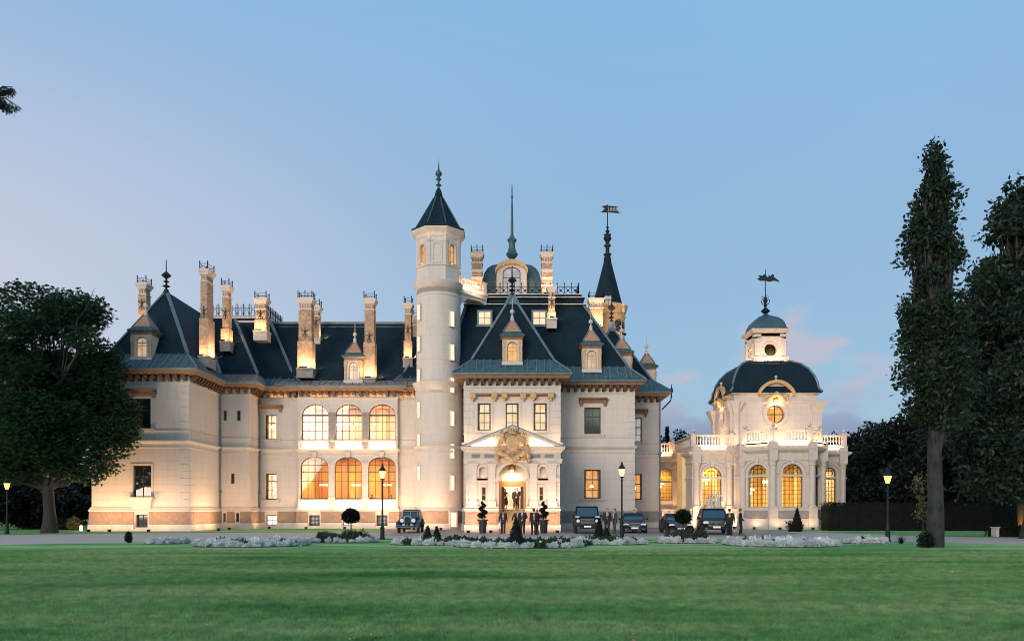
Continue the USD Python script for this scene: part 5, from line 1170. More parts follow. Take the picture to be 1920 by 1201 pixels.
obj('drum_cornice', MB().molding(sq, [(0, 11.6), (.08, 11.62), (.12, 11.78), (.02, 11.82), (.02, 12.3), (.16, 12.42), (.3, 12.5), (.3, 12.6), (0, 12.62)], True), 'trim_stone', pav)
dp = [(1.04, 12.55), (1.04, 12.66), (.985, 12.95), (.955, 13.6), (.90, 14.25), (.81, 14.9), (.68, 15.45), (.52, 15.8), (.40, 15.95)]
hx, hy = (DX1 - DX0) / 2, (DY1 - DY0) / 2
m = MB()
for (f0, z0), (f1, z1) in zip(dp[:-1], dp[1:]):
    m.frustum((DC[0] - hx * f0, DC[0] + hx * f0, DC[1] - hy * f0, DC[1] + hy * f0), z0, (DC[0] - hx * f1, DC[0] + hx * f1, DC[1] - hy * f1, DC[1] + hy * f1), z1, False)
dome = obj('dome', m, 'slate', pav)
for sx in (-1, 1):
    for sy in (-1, 1):
        obj('dome_rib', MB().tube([(DC[0] + sx * hx * f, DC[1] + sy * hy * f, z + .02) for f, z in dp[1:]], .11, 6), 'lead', dome)
LX, LY = 25.0, 78.1
lh = 1.5
lan = obj('lantern_tower', MB().box(LX - lh - .2, LX + lh + .2, LY - lh - .2, LY + lh + .2, 15.2, 16.35), 'stucco', pav)
for k, ang in enumerate((0, -90, 90, 180)):
    F = frame(LX + lh * math.sin(math.radians(ang)), LY - lh * math.cos(math.radians(ang)), ang); zc_ = PZ(655.5, 76.6); r = .60
    o2 = Point(0, zc_).buffer(r)
    obj('lantern_wall', MB().ext(sbox(-lh, 16.35, lh, 18.7).difference(o2), 0, .25, F), 'stucco', lan)
    obj('oculus_surround', MB().ext(o2.buffer(.16).difference(o2), -.05, .05, F), 'trim_stone', lan)
    for s in (-1, 1): obj('corner_pilaster', MB().box(s * (lh - .22) - .22, s * (lh - .22) + .22, -.07, .05, 16.4, 17.85, F).box(s * (lh - .22) - .28, s * (lh - .22) + .28, -.12, .05, 17.85, 18.05, F).box(s * (lh - .3) - .3, s * (lh - .3) + .3, -.06, .05, 18.2, 18.5, F), 'trim_stone', lan)
    if k < 2:
        floodlight(lan, F[:3, :3] @ np.array([0, -1.0, 15.75]) + F[:3, 3], F[:3, :3] @ np.array([0, 0, 17.9]) + F[:3, 3], 28, 1.8, .12)
sq4 = [(LX - lh, LY - lh), (LX + lh, LY - lh), (LX + lh, LY + lh), (LX - lh, LY + lh)]
obj('lantern_cornice', MB().molding(sq4, [(0, 18.15), (.06, 18.17), (.06, 18.28), (0, 18.3), (0, 18.6), (.12, 18.66), (.34, 18.86), (.36, 18.98), (-.2, 19.0)], True), 'trim_stone', lan)
m = MB(); cp = [(1.14, 18.96), (1.13, 19.02), (1.02, 19.2), (.97, 19.55), (.84, 19.95), (.6, 20.3), (.34, 20.5), (.14, 20.68), (.03, 20.9)]
for (f0, z0), (f1, z1) in zip(cp[:-1], cp[1:]):
    m.frustum((LX - lh * f0, LX + lh * f0, LY - lh * f0, LY + lh * f0), z0, (LX - lh * f1, LX + lh * f1, LY - lh * f1, LY + lh * f1), z1, False)
obj('lantern_roof', m, 'patina', lan, smooth=40)
obj('lantern_room', MB().box(LX - lh + .5, LX + lh - .5, LY + .9, LY + 1.0, 16.4, 18.6), 'room_orange', lan)
vz = 20.6
fin = obj('weather_vane', MB().rev([(r_, vz + z_ * .62) for r_, z_ in ((.05, -.1), (.14, .1), (.12, .25), (.46, .75), (.14, 1.25), (.1, 1.5), (.2, 1.6), (.05, 1.75), (.04, 7.1), (0, 7.5))], (LX, LY, 0), 8), 'iron', pav)
m = MB()
for s in (-1, 1):
    for a in (0, PI / 2):
        c, n_ = math.cos(a) * s, math.sin(a) * s
        m.tube([(LX + c * x, LY + n_ * x, vz + z * .62) for x, z in ((.05, 1.7), (.3, 1.9), (.42, 2.3), (.3, 2.7), (.15, 2.5))], .045, 5)
        m.tube([(LX + c * x, LY + n_ * x, vz + z * .62) for x, z in ((.05, 1.9), (.2, 2.3), (.12, 2.8), (.34, 3.1))], .04, 5)
obj('scrollwork', m, 'iron', fin)
bird = Polygon([(-.85, -.1), (-.55, .1), (-.75, .3), (-.3, .25), (-.1, .45), (.1, .25), (.25, .05), (.35, .3), (.55, .2), (.7, .45), (.9, .3), (.85, .1), (1.1, -.05), (1.5, -.42), (.9, -.3), (.4, -.4), (0, -.3), (-.5, -.32)])
obj('vane_plate', MB().ext(bird, -.025, .025, frame(LX, LY, 0) @ np.array([[.95, 0, 0, 0], [0, 1, 0, 0], [0, 0, .9, PZ(521, 78.1)], [0, 0, 0, 1.0]])), 'iron', fin)
# lit interior
m = MB().quad((20.5, 81.5, .3), (31.5, 81.5, .3), (31.5, 81.5, 7.2), (20.5, 81.5, 7.2)).quad((16, 76.9, .3), (20.6, 76.9, .3), (20.6, 76.9, 7.2), (16, 76.9, 7.2)).quad((14.5, 86.5, .3), (19.5, 86.5, .3), (19.5, 86.5, 7.2), (14.5, 86.5, 7.2)).quad((14, 69, 1.0), (32, 69, 1.0), (32, 87, 1.0), (14, 87, 1.0)) if False else MB().quad((20.5, 80.5, .3), (31.2, 80.5, .3), (31.2, 80.5, 7.2), (20.5, 80.5, 7.2)).quad((16.2, 77.2, .3), (20.6, 77.2, .3), (20.6, 77.2, 7.2), (16.2, 77.2, 7.2)).quad((14.5, 86.5, .3), (19.5, 86.5, .3), (19.5, 86.5, 7.2), (14.5, 86.5, 7.2))
inr = obj('interior_wall', m, 'room_orange', pav, kind='stuff')
m = MB()
for x in np.arange(21.2, 31, 1.5): m.box(x - .25, x + .25, 80.2, 80.5, 1.2, 7.0)
for x in (16.8, 18.4, 19.8): m.box(x - .2, x + .2, 76.95, 77.2, 1.2, 7.0)
obj('interior_pilasters', m, 'room_cream', inr)
for k, (x, Y, z, s) in enumerate(((24.2, 74.5, 4.3, 1.3), (25.3, 76.0, 4.5, 1.1), (22.6, 75.2, 3.6, 1.0), (18.7, 75.9, 4.6, .9), (16.0, 85, 4.5, .9), (29.3, 77.5, 4.2, 1.0), (24.4, 73.2, 2.6, .7))):
    m = MB()
    for j in range(8):
        a = j * PI / 4; m.rev(ball(.1 * s, (0, 0, z), 6), (x + .38 * s * math.cos(a), Y + .38 * s * math.sin(a), 0), 6)
    m.rev(ball(.16 * s, (0, 0, z - .35), 6), (x, Y, 0), 6)
    ch = obj('chandelier_lights', m, 'bulb', inr)
    area_light(ch + '/light', np.array((x, Y, z + 1.4)) - OP, np.array((x, Y + .8, 0)) - OP, .9, .9, 17, (1.0, .60, .20))
# warm spotlights at the foot of the gallery and the door
for x, Y, wy, pw in ((15.6, 82.2, 83.3, .8), (18.0, 82.0, 83.3, .9), (17.3, 72.6, 74.2, .7), (19.9, 72.6, 74.2, .7), (20.3, 72.2, 74.2, .3)):
    up_light(x, Y, wy, UG * pw, zt=5.0, lab='small ground spotlight in front of the pavilion gallery')
for x, Y, wy in ((21.2, 69.3, 70.6), (23.0, 68.0, 69.0), (25.8, 68.0, 69.0)):
    up_light(x, Y, wy, UG * .10, zt=5.0, lab='small ground spotlight below the pavilion bay')

ORD = ['first', 'second', 'third', 'fourth', 'fifth', 'sixth', 'seventh', 'eighth', 'ninth', 'tenth', 'eleventh', 'twelfth', 'thirteenth', 'fourteenth', 'fifteenth', 'sixteenth', 'seventeenth', 'eighteenth', 'nineteenth', 'twentieth', 'twenty-first', 'twenty-second', 'twenty-third', 'twenty-fourth', 'twenty-fifth']
SPOTS.sort()
def place(px):
    return 'below the left wing' if px < 352 else 'along the left wing\'s side wall' if px < 430 else 'beside the recess' if px < 530 else 'below the arcade windows' if px < 760 else 'at the stair tower\'s foot' if px < 845 else 'at the entrance porch' if px < 1100 else 'at the pavilion gallery' if px < 1394 else 'below the pavilion bay'
for px, p in SPOTS:
    same = [q for a, q in SPOTS if place(a) == place(px)]
    stage.GetPrimAtPath(p).SetCustomDataByKey('label', f'{ORD[same.index(p)]} small ground spotlight from the left {place(px)}')
# ------------------------------------------------------------------ foliage
def leaves(P, size, r, droop=0.0, long=1.6, up=None):
    """Folded leaf quads (two triangles each side of the rib) at the points P."""
    n = len(P)
    d = r.normal(size=(n, 3)); d[:, 2] -= droop; d /= np.linalg.norm(d, axis=1, keepdims=True)
    s = r.normal(size=(n, 3)); s -= d * (s * d).sum(1, keepdims=True); s /= np.linalg.norm(s, axis=1, keepdims=True)
    nn = np.cross(d, s); sz = size * r.uniform(.65, 1.35, (n, 1))
    tip = P + d * sz * long; mid = P + d * sz * long * .5
    v = np.stack([P, mid + s * sz * .42 + nn * sz * .12, tip, mid - s * sz * .42 + nn * sz * .12], 1).reshape(-1, 3)
    i = np.arange(n)[:, None] * 4
    return v, np.vstack([i + [0, 1, 2], i + [0, 2, 3]])

def palmate(P, size, r, nleaf=5, droop=.5):
    """Chestnut sprays: five to seven leaflets fanned from one stalk, hanging."""
    n = len(P); az = r.uniform(0, 2 * PI, n); out = []
    for k in range(nleaf):
        a = az + (k - (nleaf - 1) / 2) * .62
        d = np.stack([np.cos(a), np.sin(a), -droop + r.normal(0, .25, n)], 1); d /= np.linalg.norm(d, axis=1, keepdims=True)
        s = np.stack([-np.sin(a), np.cos(a), r.normal(0, .3, n)], 1)
        L = size * r.uniform(.8, 1.25, (n, 1)) * (1 - .12 * abs(k - (nleaf - 1) / 2))
        tip, mid = P + d * L, P + d * L * .62
        out.append(np.stack([P, mid + s * L * .2, tip, mid - s * L * .2], 1))
    v = np.stack(out, 1).reshape(-1, 3); i = np.arange(n * nleaf)[:, None] * 4
    return v, np.vstack([i + [0, 1, 2], i + [0, 2, 3]])

def crown_points(r, lumps, per_area, shell=.55):
    """Points in the outer shells of a set of lumps (centre, radii)."""
    out = []
    for c, rad in lumps:
        rad = np.asarray(rad, float); n = int(per_area * (rad[0] * rad[1] + rad[0] * rad[2] + rad[1] * rad[2]) * 4.2)
        d = r.normal(size=(n, 3)); d /= np.linalg.norm(d, axis=1, keepdims=True)
        t = 1 - shell * r.random((n, 1)) ** 1.8
        out.append(np.asarray(c) + d * rad * t)
    return np.vstack(out)

def limb(m, a, b, r0, r1, r, bend=.12, k=6):
    a, b = np.asarray(a, float), np.asarray(b, float); L = np.linalg.norm(b - a)
    t = np.linspace(0, 1, k)[:, None]; off = r.normal(0, bend * L * .25, (k, 3)) * np.sin(PI * t)
    pts = a + (b - a) * t + off
    m.tube(pts, np.linspace(r0, r1, k), 8); return pts

def tree(name, label, cat, base, trunk_r, trunk_h, lumps, leaf_mat, bark, leaf, dens, r, group=None, style='leaf', droop=.2, fork=None, flare=1.5, limbs=True):
    """lumps are relative to the base."""
    base = np.asarray(base, float)
    t = thing(name, label, cat, base, group=group)
    m = MB()
    k = 9; zz = np.linspace(-.15, trunk_h, k)
    pts = np.stack([.10 * trunk_r * np.sin(zz * 1.3), .12 * trunk_r * np.cos(zz * 1.1), zz], 1) + base
    rad = trunk_r * (1 - .35 * np.linspace(0, 1, k)); rad[0] *= flare; rad[1] *= 1 + (flare - 1) * .3
    m.tube(pts, rad, 12); top = pts[-1]
    if limbs:
        for c, rd in lumps:
            c = base + np.asarray(c)
            s = pts[k - 1 - (r.integers(0, 3))]
            if c[2] < s[2] + .3: s = pts[k // 2]
            q = limb(m, s, c, trunk_r * .42, trunk_r * .08, r)
            for _ in range(3):
                e = c + r.normal(size=3) * np.asarray(rd) * .45
                limb(m, q[3], e, trunk_r * .16, trunk_r * .03, r, k=5)
    obj('trunk', m, bark, t, smooth=60)
    P = crown_points(r, [(base + np.asarray(c), rd) for c, rd in lumps], dens)
    P += r.normal(0, .12, P.shape)
    v, f = palmate(P, leaf, r, droop=droop) if style == 'palm' else leaves(P, leaf, r, droop)
    obj('crown', (v, f), leaf_mat, t)
    return t

def blob_lumps(r, n, c, R, size, zmin=None, taper=None):
    """n lumps spread through an ellipsoid with centre c and radii R."""
    out = []
    for i in range(n):
        d = r.normal(size=3); d /= np.linalg.norm(d); t = r.random() ** .4
        p = np.asarray(c) + d * np.asarray(R) * t
        if zmin is not None and p[2] < zmin: p[2] = zmin + r.random() * .8
        s = size * r.uniform(.7, 1.25)
        out.append((p, (s, s, s * .72)))
    return out
r = np.random.default_rng(11)
# big chestnut on the left, in front of the left wing
lum = blob_lumps(r, 44, (0.2, 0, 10.4), (5.2, 4.6, 6.0), 1.75, zmin=5.2)
lum += [((4.9 + .5 * math.sin(k), -1.0 + k * .5, 5.6 + k * .75), (1.5, 1.4, .9)) for k in range(5)] + [((5.4, -.6, 6.8), (1.3, 1.2, .9)), ((4.4, -.5, 4.6), (1.1, 1.2, .7)), ((5.2, .2, 8.6), (1.3, 1.3, .9)), ((-4, .5, 5.0), (2, 2, 1.2)), ((-1.6, -.8, 4.1), (1.5, 1.4, .8)), ((1.6, -.8, 4.2), (1.5, 1.4, .8)), ((-3.2, 0, 3.9), (1.3, 1.2, .7)), ((3.2, -.6, 4.0), (1.2, 1.2, .8)), ((-2, -1, 5.0), (2, 2, 1.0)), ((.5, -1, 5.2), (2, 2, 1.0)), ((2.8, -1, 5.4), (1.7, 1.6, .9)), ((0, 0, 8), (3.2, 3, 2.4)), ((-3, 0, 8), (3, 3, 2.4)), ((-5.0, .5, 9.5), (2.2, 2.2, 1.8)), ((-1.5, 0, 15.6), (2.6, 2.4, 1.3)), ((3.4, 0, 10.6), (1.7, 1.7, 1.3)), ((3.6, .3, 12.0), (1.6, 1.6, 1.2)), ((2.6, .3, 9.4), (1.8, 1.8, 1.3)), ((4.2, 0, 9.6), (1.3, 1.3, 1.1)), ((1.8, 0, 15.2), (2.2, 2.2, 1.2))]
tree('chestnut_tree', 'large dark chestnut tree in full leaf in front of the castle\'s left wing', 'tree', (PX(92, 58.6), 58.6, 0), .44, 6.5, [((c[0], c[1], c[2] * 1.09), rd) for c, rd in lum], 'chestnut_leaf', 'bark', .27, 18, r, style='palm', droop=.75)
# small spray of lit lower leaves
# tall narrow tree on the right
lum = []
for z in np.arange(5.6, 18.0, .55):
    w_ = np.interp(z, [5.6, 7, 9, 11.5, 13.5, 16, 17.5, 18.4], [.62, 1.05, 1.25, 1.18, 1.02, .74, .46, .30])
    for _ in range(3):
        lum.append(((r.uniform(-.62, .62) * w_ - .05 * (z - 9) * .3 + (.18 if z > 15 else 0), r.uniform(-.6, .6) * w_, z + r.uniform(-.3, .3)), (w_ * .5 + .08, w_ * .5 + .08, .55)))
lum += [((-.75, 0, 14.6), (.55, .5, .8)), ((-.6, 0, 15.4), (.4, .4, .7)), ((-1.0, .1, 13.2), (.6, .5, .7)), ((-1.1, 0, 9.4), (.6, .6, 1.0)), ((-1.15, .1, 7.8), (.6, .6, .9)), ((.9, 0, 7.2), (1.0, .9, .9)), ((.6, 0, 5.9), (.9, .8, .6)), ((-.6, 0, 6.2), (.9, .8, .7)), ((1.2, .2, 8.5), (.9, .8, .9))]
tree('columnar_tree', 'tall narrow columnar tree with bare grey trunk standing on the lawn', 'tree', (PX(1753, 36.4), 36.4, 0), .37, 7.5, lum, 'poplar_leaf', 'pale_bark', .15, 64, r, droop=.0, limbs=True, flare=1.15)
# dense tall trees at the right edge
for i, (px, Y, top, Rx, lab) in enumerate(((1938, 47, 322, 4.6, 'huge dark leafy tree rising at the right edge of the picture'), (1868, 70, 480, 4.6, 'dark round tree between the columnar tree and the huge tree'), (2010, 50, 420, 5, 'broad dark tree past the right edge behind the huge tree'))):
    H = PZ(top, Y); lum = blob_lumps(r, 54, (0, 0, H * .55), (Rx * .85, Rx * .8, H * .40), Rx * .42, zmin=3.0)
    lum.append(((0, 0, H - 1.6), (1.5, 1.5, 1.6)))
    if i == 0:
        lum = []
        for z in np.arange(3.2, H - .6, .62):
            R_ = np.interp(z, [3, 8, 13, 16, 19, 21.5], [4.4, 4.7, 4.4, 3.4, 2.3, .7])
            for _ in range(5): a_ = r.uniform(0, 2 * PI); q_ = r.random() ** .5 * R_ * .8; s_ = .5 + R_ * .22; lum.append(((q_ * math.cos(a_), q_ * math.sin(a_), z), (s_, s_, s_ * .7)))
    tree('leafy_tree', lab, 'tree', (PX(px, Y), Y, 0), .5, H * .45, lum, 'poplar_leaf' if i == 0 else 'dark_leaf', 'bark', .22, 24, r, group='dark trees on the right')
# background trees behind hedge, pavilion and on the left
spec = [(1612, 96, 806, 4.2, 'dark_leaf'), (1640, 88, 790, 4.0, 'blue_leaf'), (1668, 84, 786, 4.4, 'dark_leaf'), (1700, 78, 772, 4.4, 'dark_leaf'), (1735, 72, 800, 3.8, 'blue_leaf'), (1770, 90, 700, 5.5, 'dark_leaf'), (1800, 70, 742, 5.0, 'dark_leaf'), (1840, 80, 640, 5.6, 'dark_leaf'), (1905, 76, 700, 5.4, 'dark_leaf'),
        (1568, 118, 812, 3.8, 'dark_leaf'), (1590, 105, 822, 4.0, 'dark_leaf'), (1275, 128, 806, 2.6, 'dark_leaf'), (1300, 132, 812, 3.0, 'dark_leaf'), (1245, 130, 818, 3.0, 'blue_leaf'), (1345, 130, 822, 3.4, 'dark_leaf'),
        (150, 92, 870, 4.4, 'dark_leaf'), (40, 84, 830, 5.0, 'dark_leaf'), (-30, 78, 790, 5.0, 'dark_leaf'), (95, 100, 800, 5.2, 'dark_leaf'), (10, 96, 760, 5.2, 'dark_leaf'), (185, 108, 880, 4.0, 'dark_leaf'), (60, 70, 900, 3.0, 'dark_leaf'), (-60, 66, 840, 4.4, 'dark_leaf'), (130, 78, 915, 2.6, 'dark_leaf')]
for i, (px, Y, top, Rx, lm) in enumerate(spec):
    H = max(PZ(top, Y), 4.0); Rx = min(Rx, H * .55); lum = blob_lumps(r, 16, (0, 0, H * .52), (Rx * .75, Rx * .7, H * .36), Rx * .42, zmin=1.2)
    lum += [((0, 0, H - Rx * .35), (Rx * .4, Rx * .4, Rx * .35)), ((0, 0, H * .3), (Rx * .8, Rx * .7, H * .26))]
    ix = sum(1 for q in spec if q[0] < px and (q[0] > 1560) == (px > 1560) and (q[0] > 1200) == (px > 1200))
    lab = ('dark tree behind the clipped hedge and pavilion' if px > 1560 else 'distant dark tree showing over the gallery balustrade' if px > 1200 else 'shadowy tree in the dark wood behind the chestnut tree')
    tree('background_tree', f'{ORD[ix]} {lab}, counted from the left', 'tree', (PX(px, Y), Y, 0), .3, H * .4, lum, lm, 'bark', .34, 9, r, group='dark trees behind the hedge' if px > 1560 else 'far trees over the gallery' if px > 1200 else 'dark wood on the left', limbs=False)
t = thing('cypress_tree', 'narrow dark cypress peeking over the gallery balustrade beside the castle', 'tree', (PX(1251, 125), 125, 0))
obj('trunk', MB().tube([(PX(1251, 125), 125, 0), (PX(1251, 125), 125, 3)], .15, 6), 'bark', t)
P = np.stack([r.normal(0, 1, 5000), r.normal(0, 1, 5000), r.random(5000)], 1); zt_ = PZ(801, 125)
P = np.stack([PX(1251, 125) + P[:, 0] * .45 * (1.02 - P[:, 2]), 125 + P[:, 1] * .45 * (1.02 - P[:, 2]), .6 + P[:, 2] * (zt_ - .6)], 1)
obj('crown', leaves(P, .22, r), 'dark_leaf', t)
# hanging conifer bough that reaches into the picture at the top left
bx_, bY = PX(-14, 14), 14.0
t = thing('conifer_bough', 'drooping conifer bough hanging into the top left of the sky', 'branch', (bx_ - 2.5, bY, 0))
m = MB(); v_all = []
tr0 = np.array([bx_ - 2.4, bY, 0]); m.tube([tr0, tr0 + (.05, 0, 5), tr0 + (0, 0, 11)], [.3, .24, .1], 8)
for (x0, z0, x1, z1) in ((-14, 178, 24, 163), (-14, 172, 26, 170), (-14, 184, 33, 199), (-12, 182, 22, 205), (-14, 186, 12, 200)):
    a, b = P3(x0, z0, bY), P3(x1, z1, bY); c = (a + b) / 2 + (0, 0, .07)
    pts = [tr0 + (0, 0, a[2] - .1), a, c, b]; m.tube(pts, [.05, .022, .014, .004], 5)
    for t_ in np.linspace(.15, 1, 26):
        p = a * (1 - t_) ** 2 + 2 * c * t_ * (1 - t_) + b * t_ ** 2
        n_ = 9; q = p + r.normal(0, .016, (n_, 3)); v_all.append(q + np.stack([np.zeros(n_), np.zeros(n_), -r.random(n_) * .11 * (1.1 - .5 * t_)], 1))
obj('branch', m, 'bark', t); obj('needles', leaves(np.vstack(v_all), .017, r, 1.6, 4.0), 'blue_leaf', t)

# clipped hedge on the right, hedge block with stone posts
def hedge(name, label, x0, x1, y0, y1, h, loc, n):
    t = thing(name, label, 'hedge', loc)
    obj('hedge_body', MB().box(x0 + .12, x1 - .12, y0 + .12, y1 - .12, 0, h - .1), 'yew_leaf', t)
    P = []
    for (a, b, c, d, e, f_) in ((x0, x1, y0, y0, 0, h), (x0, x1, y0, y1, h, h), (x0, x0, y0, y1, 0, h), (x1, x1, y0, y1, 0, h)):
        k = int(n * max((b - a), .3) * max((d - c), (f_ - e), .3) / 10); P.append(np.stack([r.uniform(a, b, k), r.uniform(c, d, k), r.uniform(e, f_, k)], 1) + r.normal(0, .06, (k, 3)))
    obj('hedge_leaves', leaves(np.vstack(P), .10, r), 'yew_leaf', t, kind='stuff')
hy_ = 65.0
hedge('clipped_hedge', 'tall dark clipped hedge running right from the pavilion', PX(1552, hy_), PX(2010, hy_), hy_, hy_ + 1.8, PZ(944, hy_), (PX(1700, hy_), hy_, 0), 900)
Yh = 50.0
hedge('hedge_block', 'low dark hedge block with a stone end post at the right edge', PX(1872, Yh), PX(1960, Yh), Yh, Yh + 1.4, PZ(990, Yh), (PX(1900, Yh), Yh, 0), 1500)
t = thing('stone_post', 'pale square stone post at the end of the low hedge block', 'post', (PX(1869, Yh), Yh, 0))
obj('post_shaft', MB().box(PX(1867, Yh), PX(1872, Yh), Yh - .1, Yh + .5, 0, PZ(989, Yh), bev=.02), 'base_stone', t); obj('post_cap', MB().box(PX(1866, Yh), PX(1873, Yh), Yh - .14, Yh + .54, PZ(989, Yh), PZ(987, Yh)), 'base_stone', t)
t = thing('bare_trunk_tree', 'tree with an orange lamplit trunk at the right edge behind the hedge', 'tree', (PX(1917, 60), 60, 0))
xx = PX(1917, 60); obj('trunk', MB().tube([(xx, 60, -.1), (xx - .15, 60, 2), (xx - .1, 60, 4.5), (xx + .2, 60, 7)], [.34, .24, .2, .12], 10), 'bark', t, smooth=60)
P = crown_points(r, [((xx + a, 60 + b, 7.5 + c), (1.3, 1.3, 1)) for a, b, c in r.normal(0, 1.1, (9, 3))], 11); obj('crown', leaves(P, .3, r), 'dark_leaf', t)
p = thing('garden_spotlight', 'little amber spotlight at the foot of the lamplit trunk on the right', 'spotlight', (xx - .5, 59.0, 0)); obj('lamp_housing', MB().rev([(.09, 0), (.12, .05), (.12, .3), (.0, .32)], (xx - .5, 59.0, 0), 8), 'iron', p)
area_light(p + '/light', (0, 0, .36), (.4, .9, 1.8), .2, .2, 120, (1, .5, .14))
# sapling and shrub at the foot of the columnar tree, lamplit shrub on the left
def shrub(name, label, cat, c, rad, n, size, m_, z0=.0, stem=None, group=None, pts=None):
    t = thing(name, label, cat, (c[0], c[1], 0), group=group)
    if stem: obj('stem', MB().tube(stem[0], stem[1], 7), 'bark', t, smooth=60)
    else: obj('stem', MB().tube([(c[0], c[1], 0), (c[0], c[1], c[2])], .03, 5), 'bark', t)
    P = np.asarray(c) + (lambda d: d / np.linalg.norm(d, axis=1, keepdims=True) * (1 - .5 * r.random((n, 1)) ** 1.5))(r.normal(size=(n, 3))) * np.asarray(rad) if pts is None else pts
    P = P[P[:, 2] > .03]
    obj('foliage', leaves(P, size, r, .1), m_, t)
    return t
x = PX(1726, 38.2)
P = np.vstack([np.array([x + a, 38.2, z]) + r.normal(0, .15, (34, 3)) for a, z in ((-.1, 3.2), (-.16, 2.8), (.05, 2.4), (.15, 2.1), (.1, 1.8), (-.05, 1.5), (.2, 1.4), (0, 2.9))])
shrub('sapling', 'thin lamplit sapling with yellow leaves left of the columnar trunk', 'tree', (x, 38.2, 1.5), (1, 1, 1), 10, .10, 'yellow_leaf', stem=([(x + .18, 38.2, 0), (x + .1, 38.2, 1.4), (x - .1, 38.2, 3.2)], [.045, .03, .012]), pts=P)
x = PX(1738, 36.2); shrub('base_shrub', 'round dark shrub at the foot of the columnar tree', 'shrub', (x - .15, 36.0, .28), (.36, .34, .42), 900, .07, 'dark_leaf')
x = PX(140, 66); shrub('lamplit_shrub', 'small yellow lamplit shrub left of the castle corner', 'shrub', (x, 66, .55), (.62, .5, .55), 900, .10, 'yellow_leaf')
p = thing('garden_spotlight', 'little spotlight standing beside the lamplit shrub', 'spotlight', (PX(152, 65), 65, 0)); obj('lamp_housing', MB().rev([(.09, 0), (.12, .05), (.12, .4), (.0, .42)], (PX(152, 65), 65, 0), 8), 'bulb', p)
area_light(p + '/light', (-.1, -.2, .45), (-.6, .8, 1.0), .25, .25, 10, (1, .66, .25))
for px, Y, w_ in ((118, 68, 1.4), (70, 70, 1.6)):
    x = PX(px, Y); shrub('dark_shrub', ('low dark shrub right beside the lamplit shrub' if px == 118 else 'broad low dark shrub behind the chestnut trunk'), 'shrub', (x, Y, .4), (w_, .8, .6), 1500, .12, 'dark_leaf', group='low shrubs under the left wood')
x = PX(241, 41); shrub('round_bush', 'little dark round bush alone on the lawn near the drive', 'shrub', (x, 41, .30), (.17, .17, .3), 900, .05, 'dark_leaf')
x = PX(1690, 39.5)
t = thing('spiky_plant', 'dark spiky rosette plant between lamp post and columnar tree', 'plant', (x, 39.5, 0))
m = MB()
for k in range(46):
    a, e = r.uniform(0, 2 * PI), r.uniform(.15, 1.45); L = r.uniform(.4, .62); d = np.array([math.cos(a) * math.cos(e), math.sin(a) * math.cos(e), math.sin(e)])
    s = np.array([-math.sin(a), math.cos(a), 0]) * .03; o = np.array([x, 39.5, .03])
    m.add([o - s, o + s, o + d * L - (0, 0, .1 * math.cos(e))], [(0, 1, 2)])
obj('spiky_leaves', m, 'dark_leaf', t, kind='stuff')

# ------------------------------------------------------------------ topiary
def clipped(m_name, parent, name, f, n, size, rr):
    """Leaves on a clipped solid f(n) -> points."""
    obj(name, leaves(f(n), size, rr), m_name, parent)
def cone_topiary(px, Y, py_top, half_px, label, group=None):
    x = PX(px, Y); H = PZ(py_top, Y); R = half_px * Y / FPX
    t = thing('cone_topiary', label, 'topiary', (x, Y, 0), group=group)
    obj('cone_core', MB().rev([(R * .6, .02), (R * .9, H * .18), (R * .5, H * .55), (.04, H * .96)], (x, Y, 0), 12), 'yew_leaf', t)
    n = int(2600 * max(R, .3) * H)
    u, a = r.random(n) ** 1.0, r.uniform(0, 2 * PI, n); z = H * u
    rad = R * np.interp(u, [0, .16, .5, 1.0], [.7, 1.0, .58, .02]) * r.uniform(.9, 1.06, n)
    obj('foliage', leaves(np.stack([x + rad * np.cos(a), Y + rad * np.sin(a), z + .03], 1), .055, r), 'yew_leaf', t)
    return t
cone_topiary(802, 42.5, 987, 9.5, 'left one of the twin cone topiaries before the vintage car'); cone_topiary(819, 42.5, 988, 9.0, 'right one of the twin cone topiaries before the vintage car')
cone_topiary(967.5, 35.6, 973, 15.5, 'tallest cone topiary in the bed straight in front of the entrance')
cone_topiary(1123.5, 43.5, 974, 10.5, 'cone topiary in the bed in front of the boxy off-roader'); cone_topiary(1137, 43.0, 990, 10, 'shorter cone topiary next to the lamp post right of the entrance')
cone_topiary(1494.5, 62.5, 953, 10.5, 'slim cone topiary with round base in front of the pavilion bay')
x = PX(1486, 62.3); hedge('box_hedge', 'short clipped box hedge beside the cone before the pavilion', PX(1476, 62.3), PX(1501, 62.3), 62.0, 62.5, PZ(978, 62.3), (x, 62.2, 0), 1500)
def spiral_topiary(px, label):
    Y = 57.6; x = PX(px, Y); t = thing('spiral_topiary', label, 'topiary', (x, Y, 0), group=None)
    zt = PZ(973, Y)
    obj('pot', MB().rev([(.22, 0), (.24, .04), (.34, zt - .12), (.40, zt - .1), (.40, zt), (.34, zt - .02), (.3, zt - .1)], (x, Y, 0), 16), 'pot', t, smooth=40)
    H = PZ(940, Y) - zt; P = []
    obj('stem', MB().tube([(x, Y, zt - .1), (x, Y, zt + H * .8)], .03, 6), 'bark', t)
    n = 9000; u = r.random(n); u = u ** .8
    a = u * 2 * PI * 2.4 + 1.0 + (0 if px < 960 else 1.4); R = np.interp(u, [0, .18, .5, .8, 1], [.34, .30, .20, .12, .03]); off = np.interp(u, [0, .2, .6, 1], [.03, .16, .15, .03])
    d = r.normal(size=(n, 3)); d /= np.linalg.norm(d, axis=1, keepdims=True)
    P = np.stack([x + off * np.cos(a), Y + off * np.sin(a), zt + .12 + u * (H - .12)], 1) + d * np.stack([R * .85, R * .85, R * .42], 1) * r.uniform(.75, 1.05, (n, 1))
    obj('spiral_foliage', leaves(P, .04, r), 'yew_leaf', t)
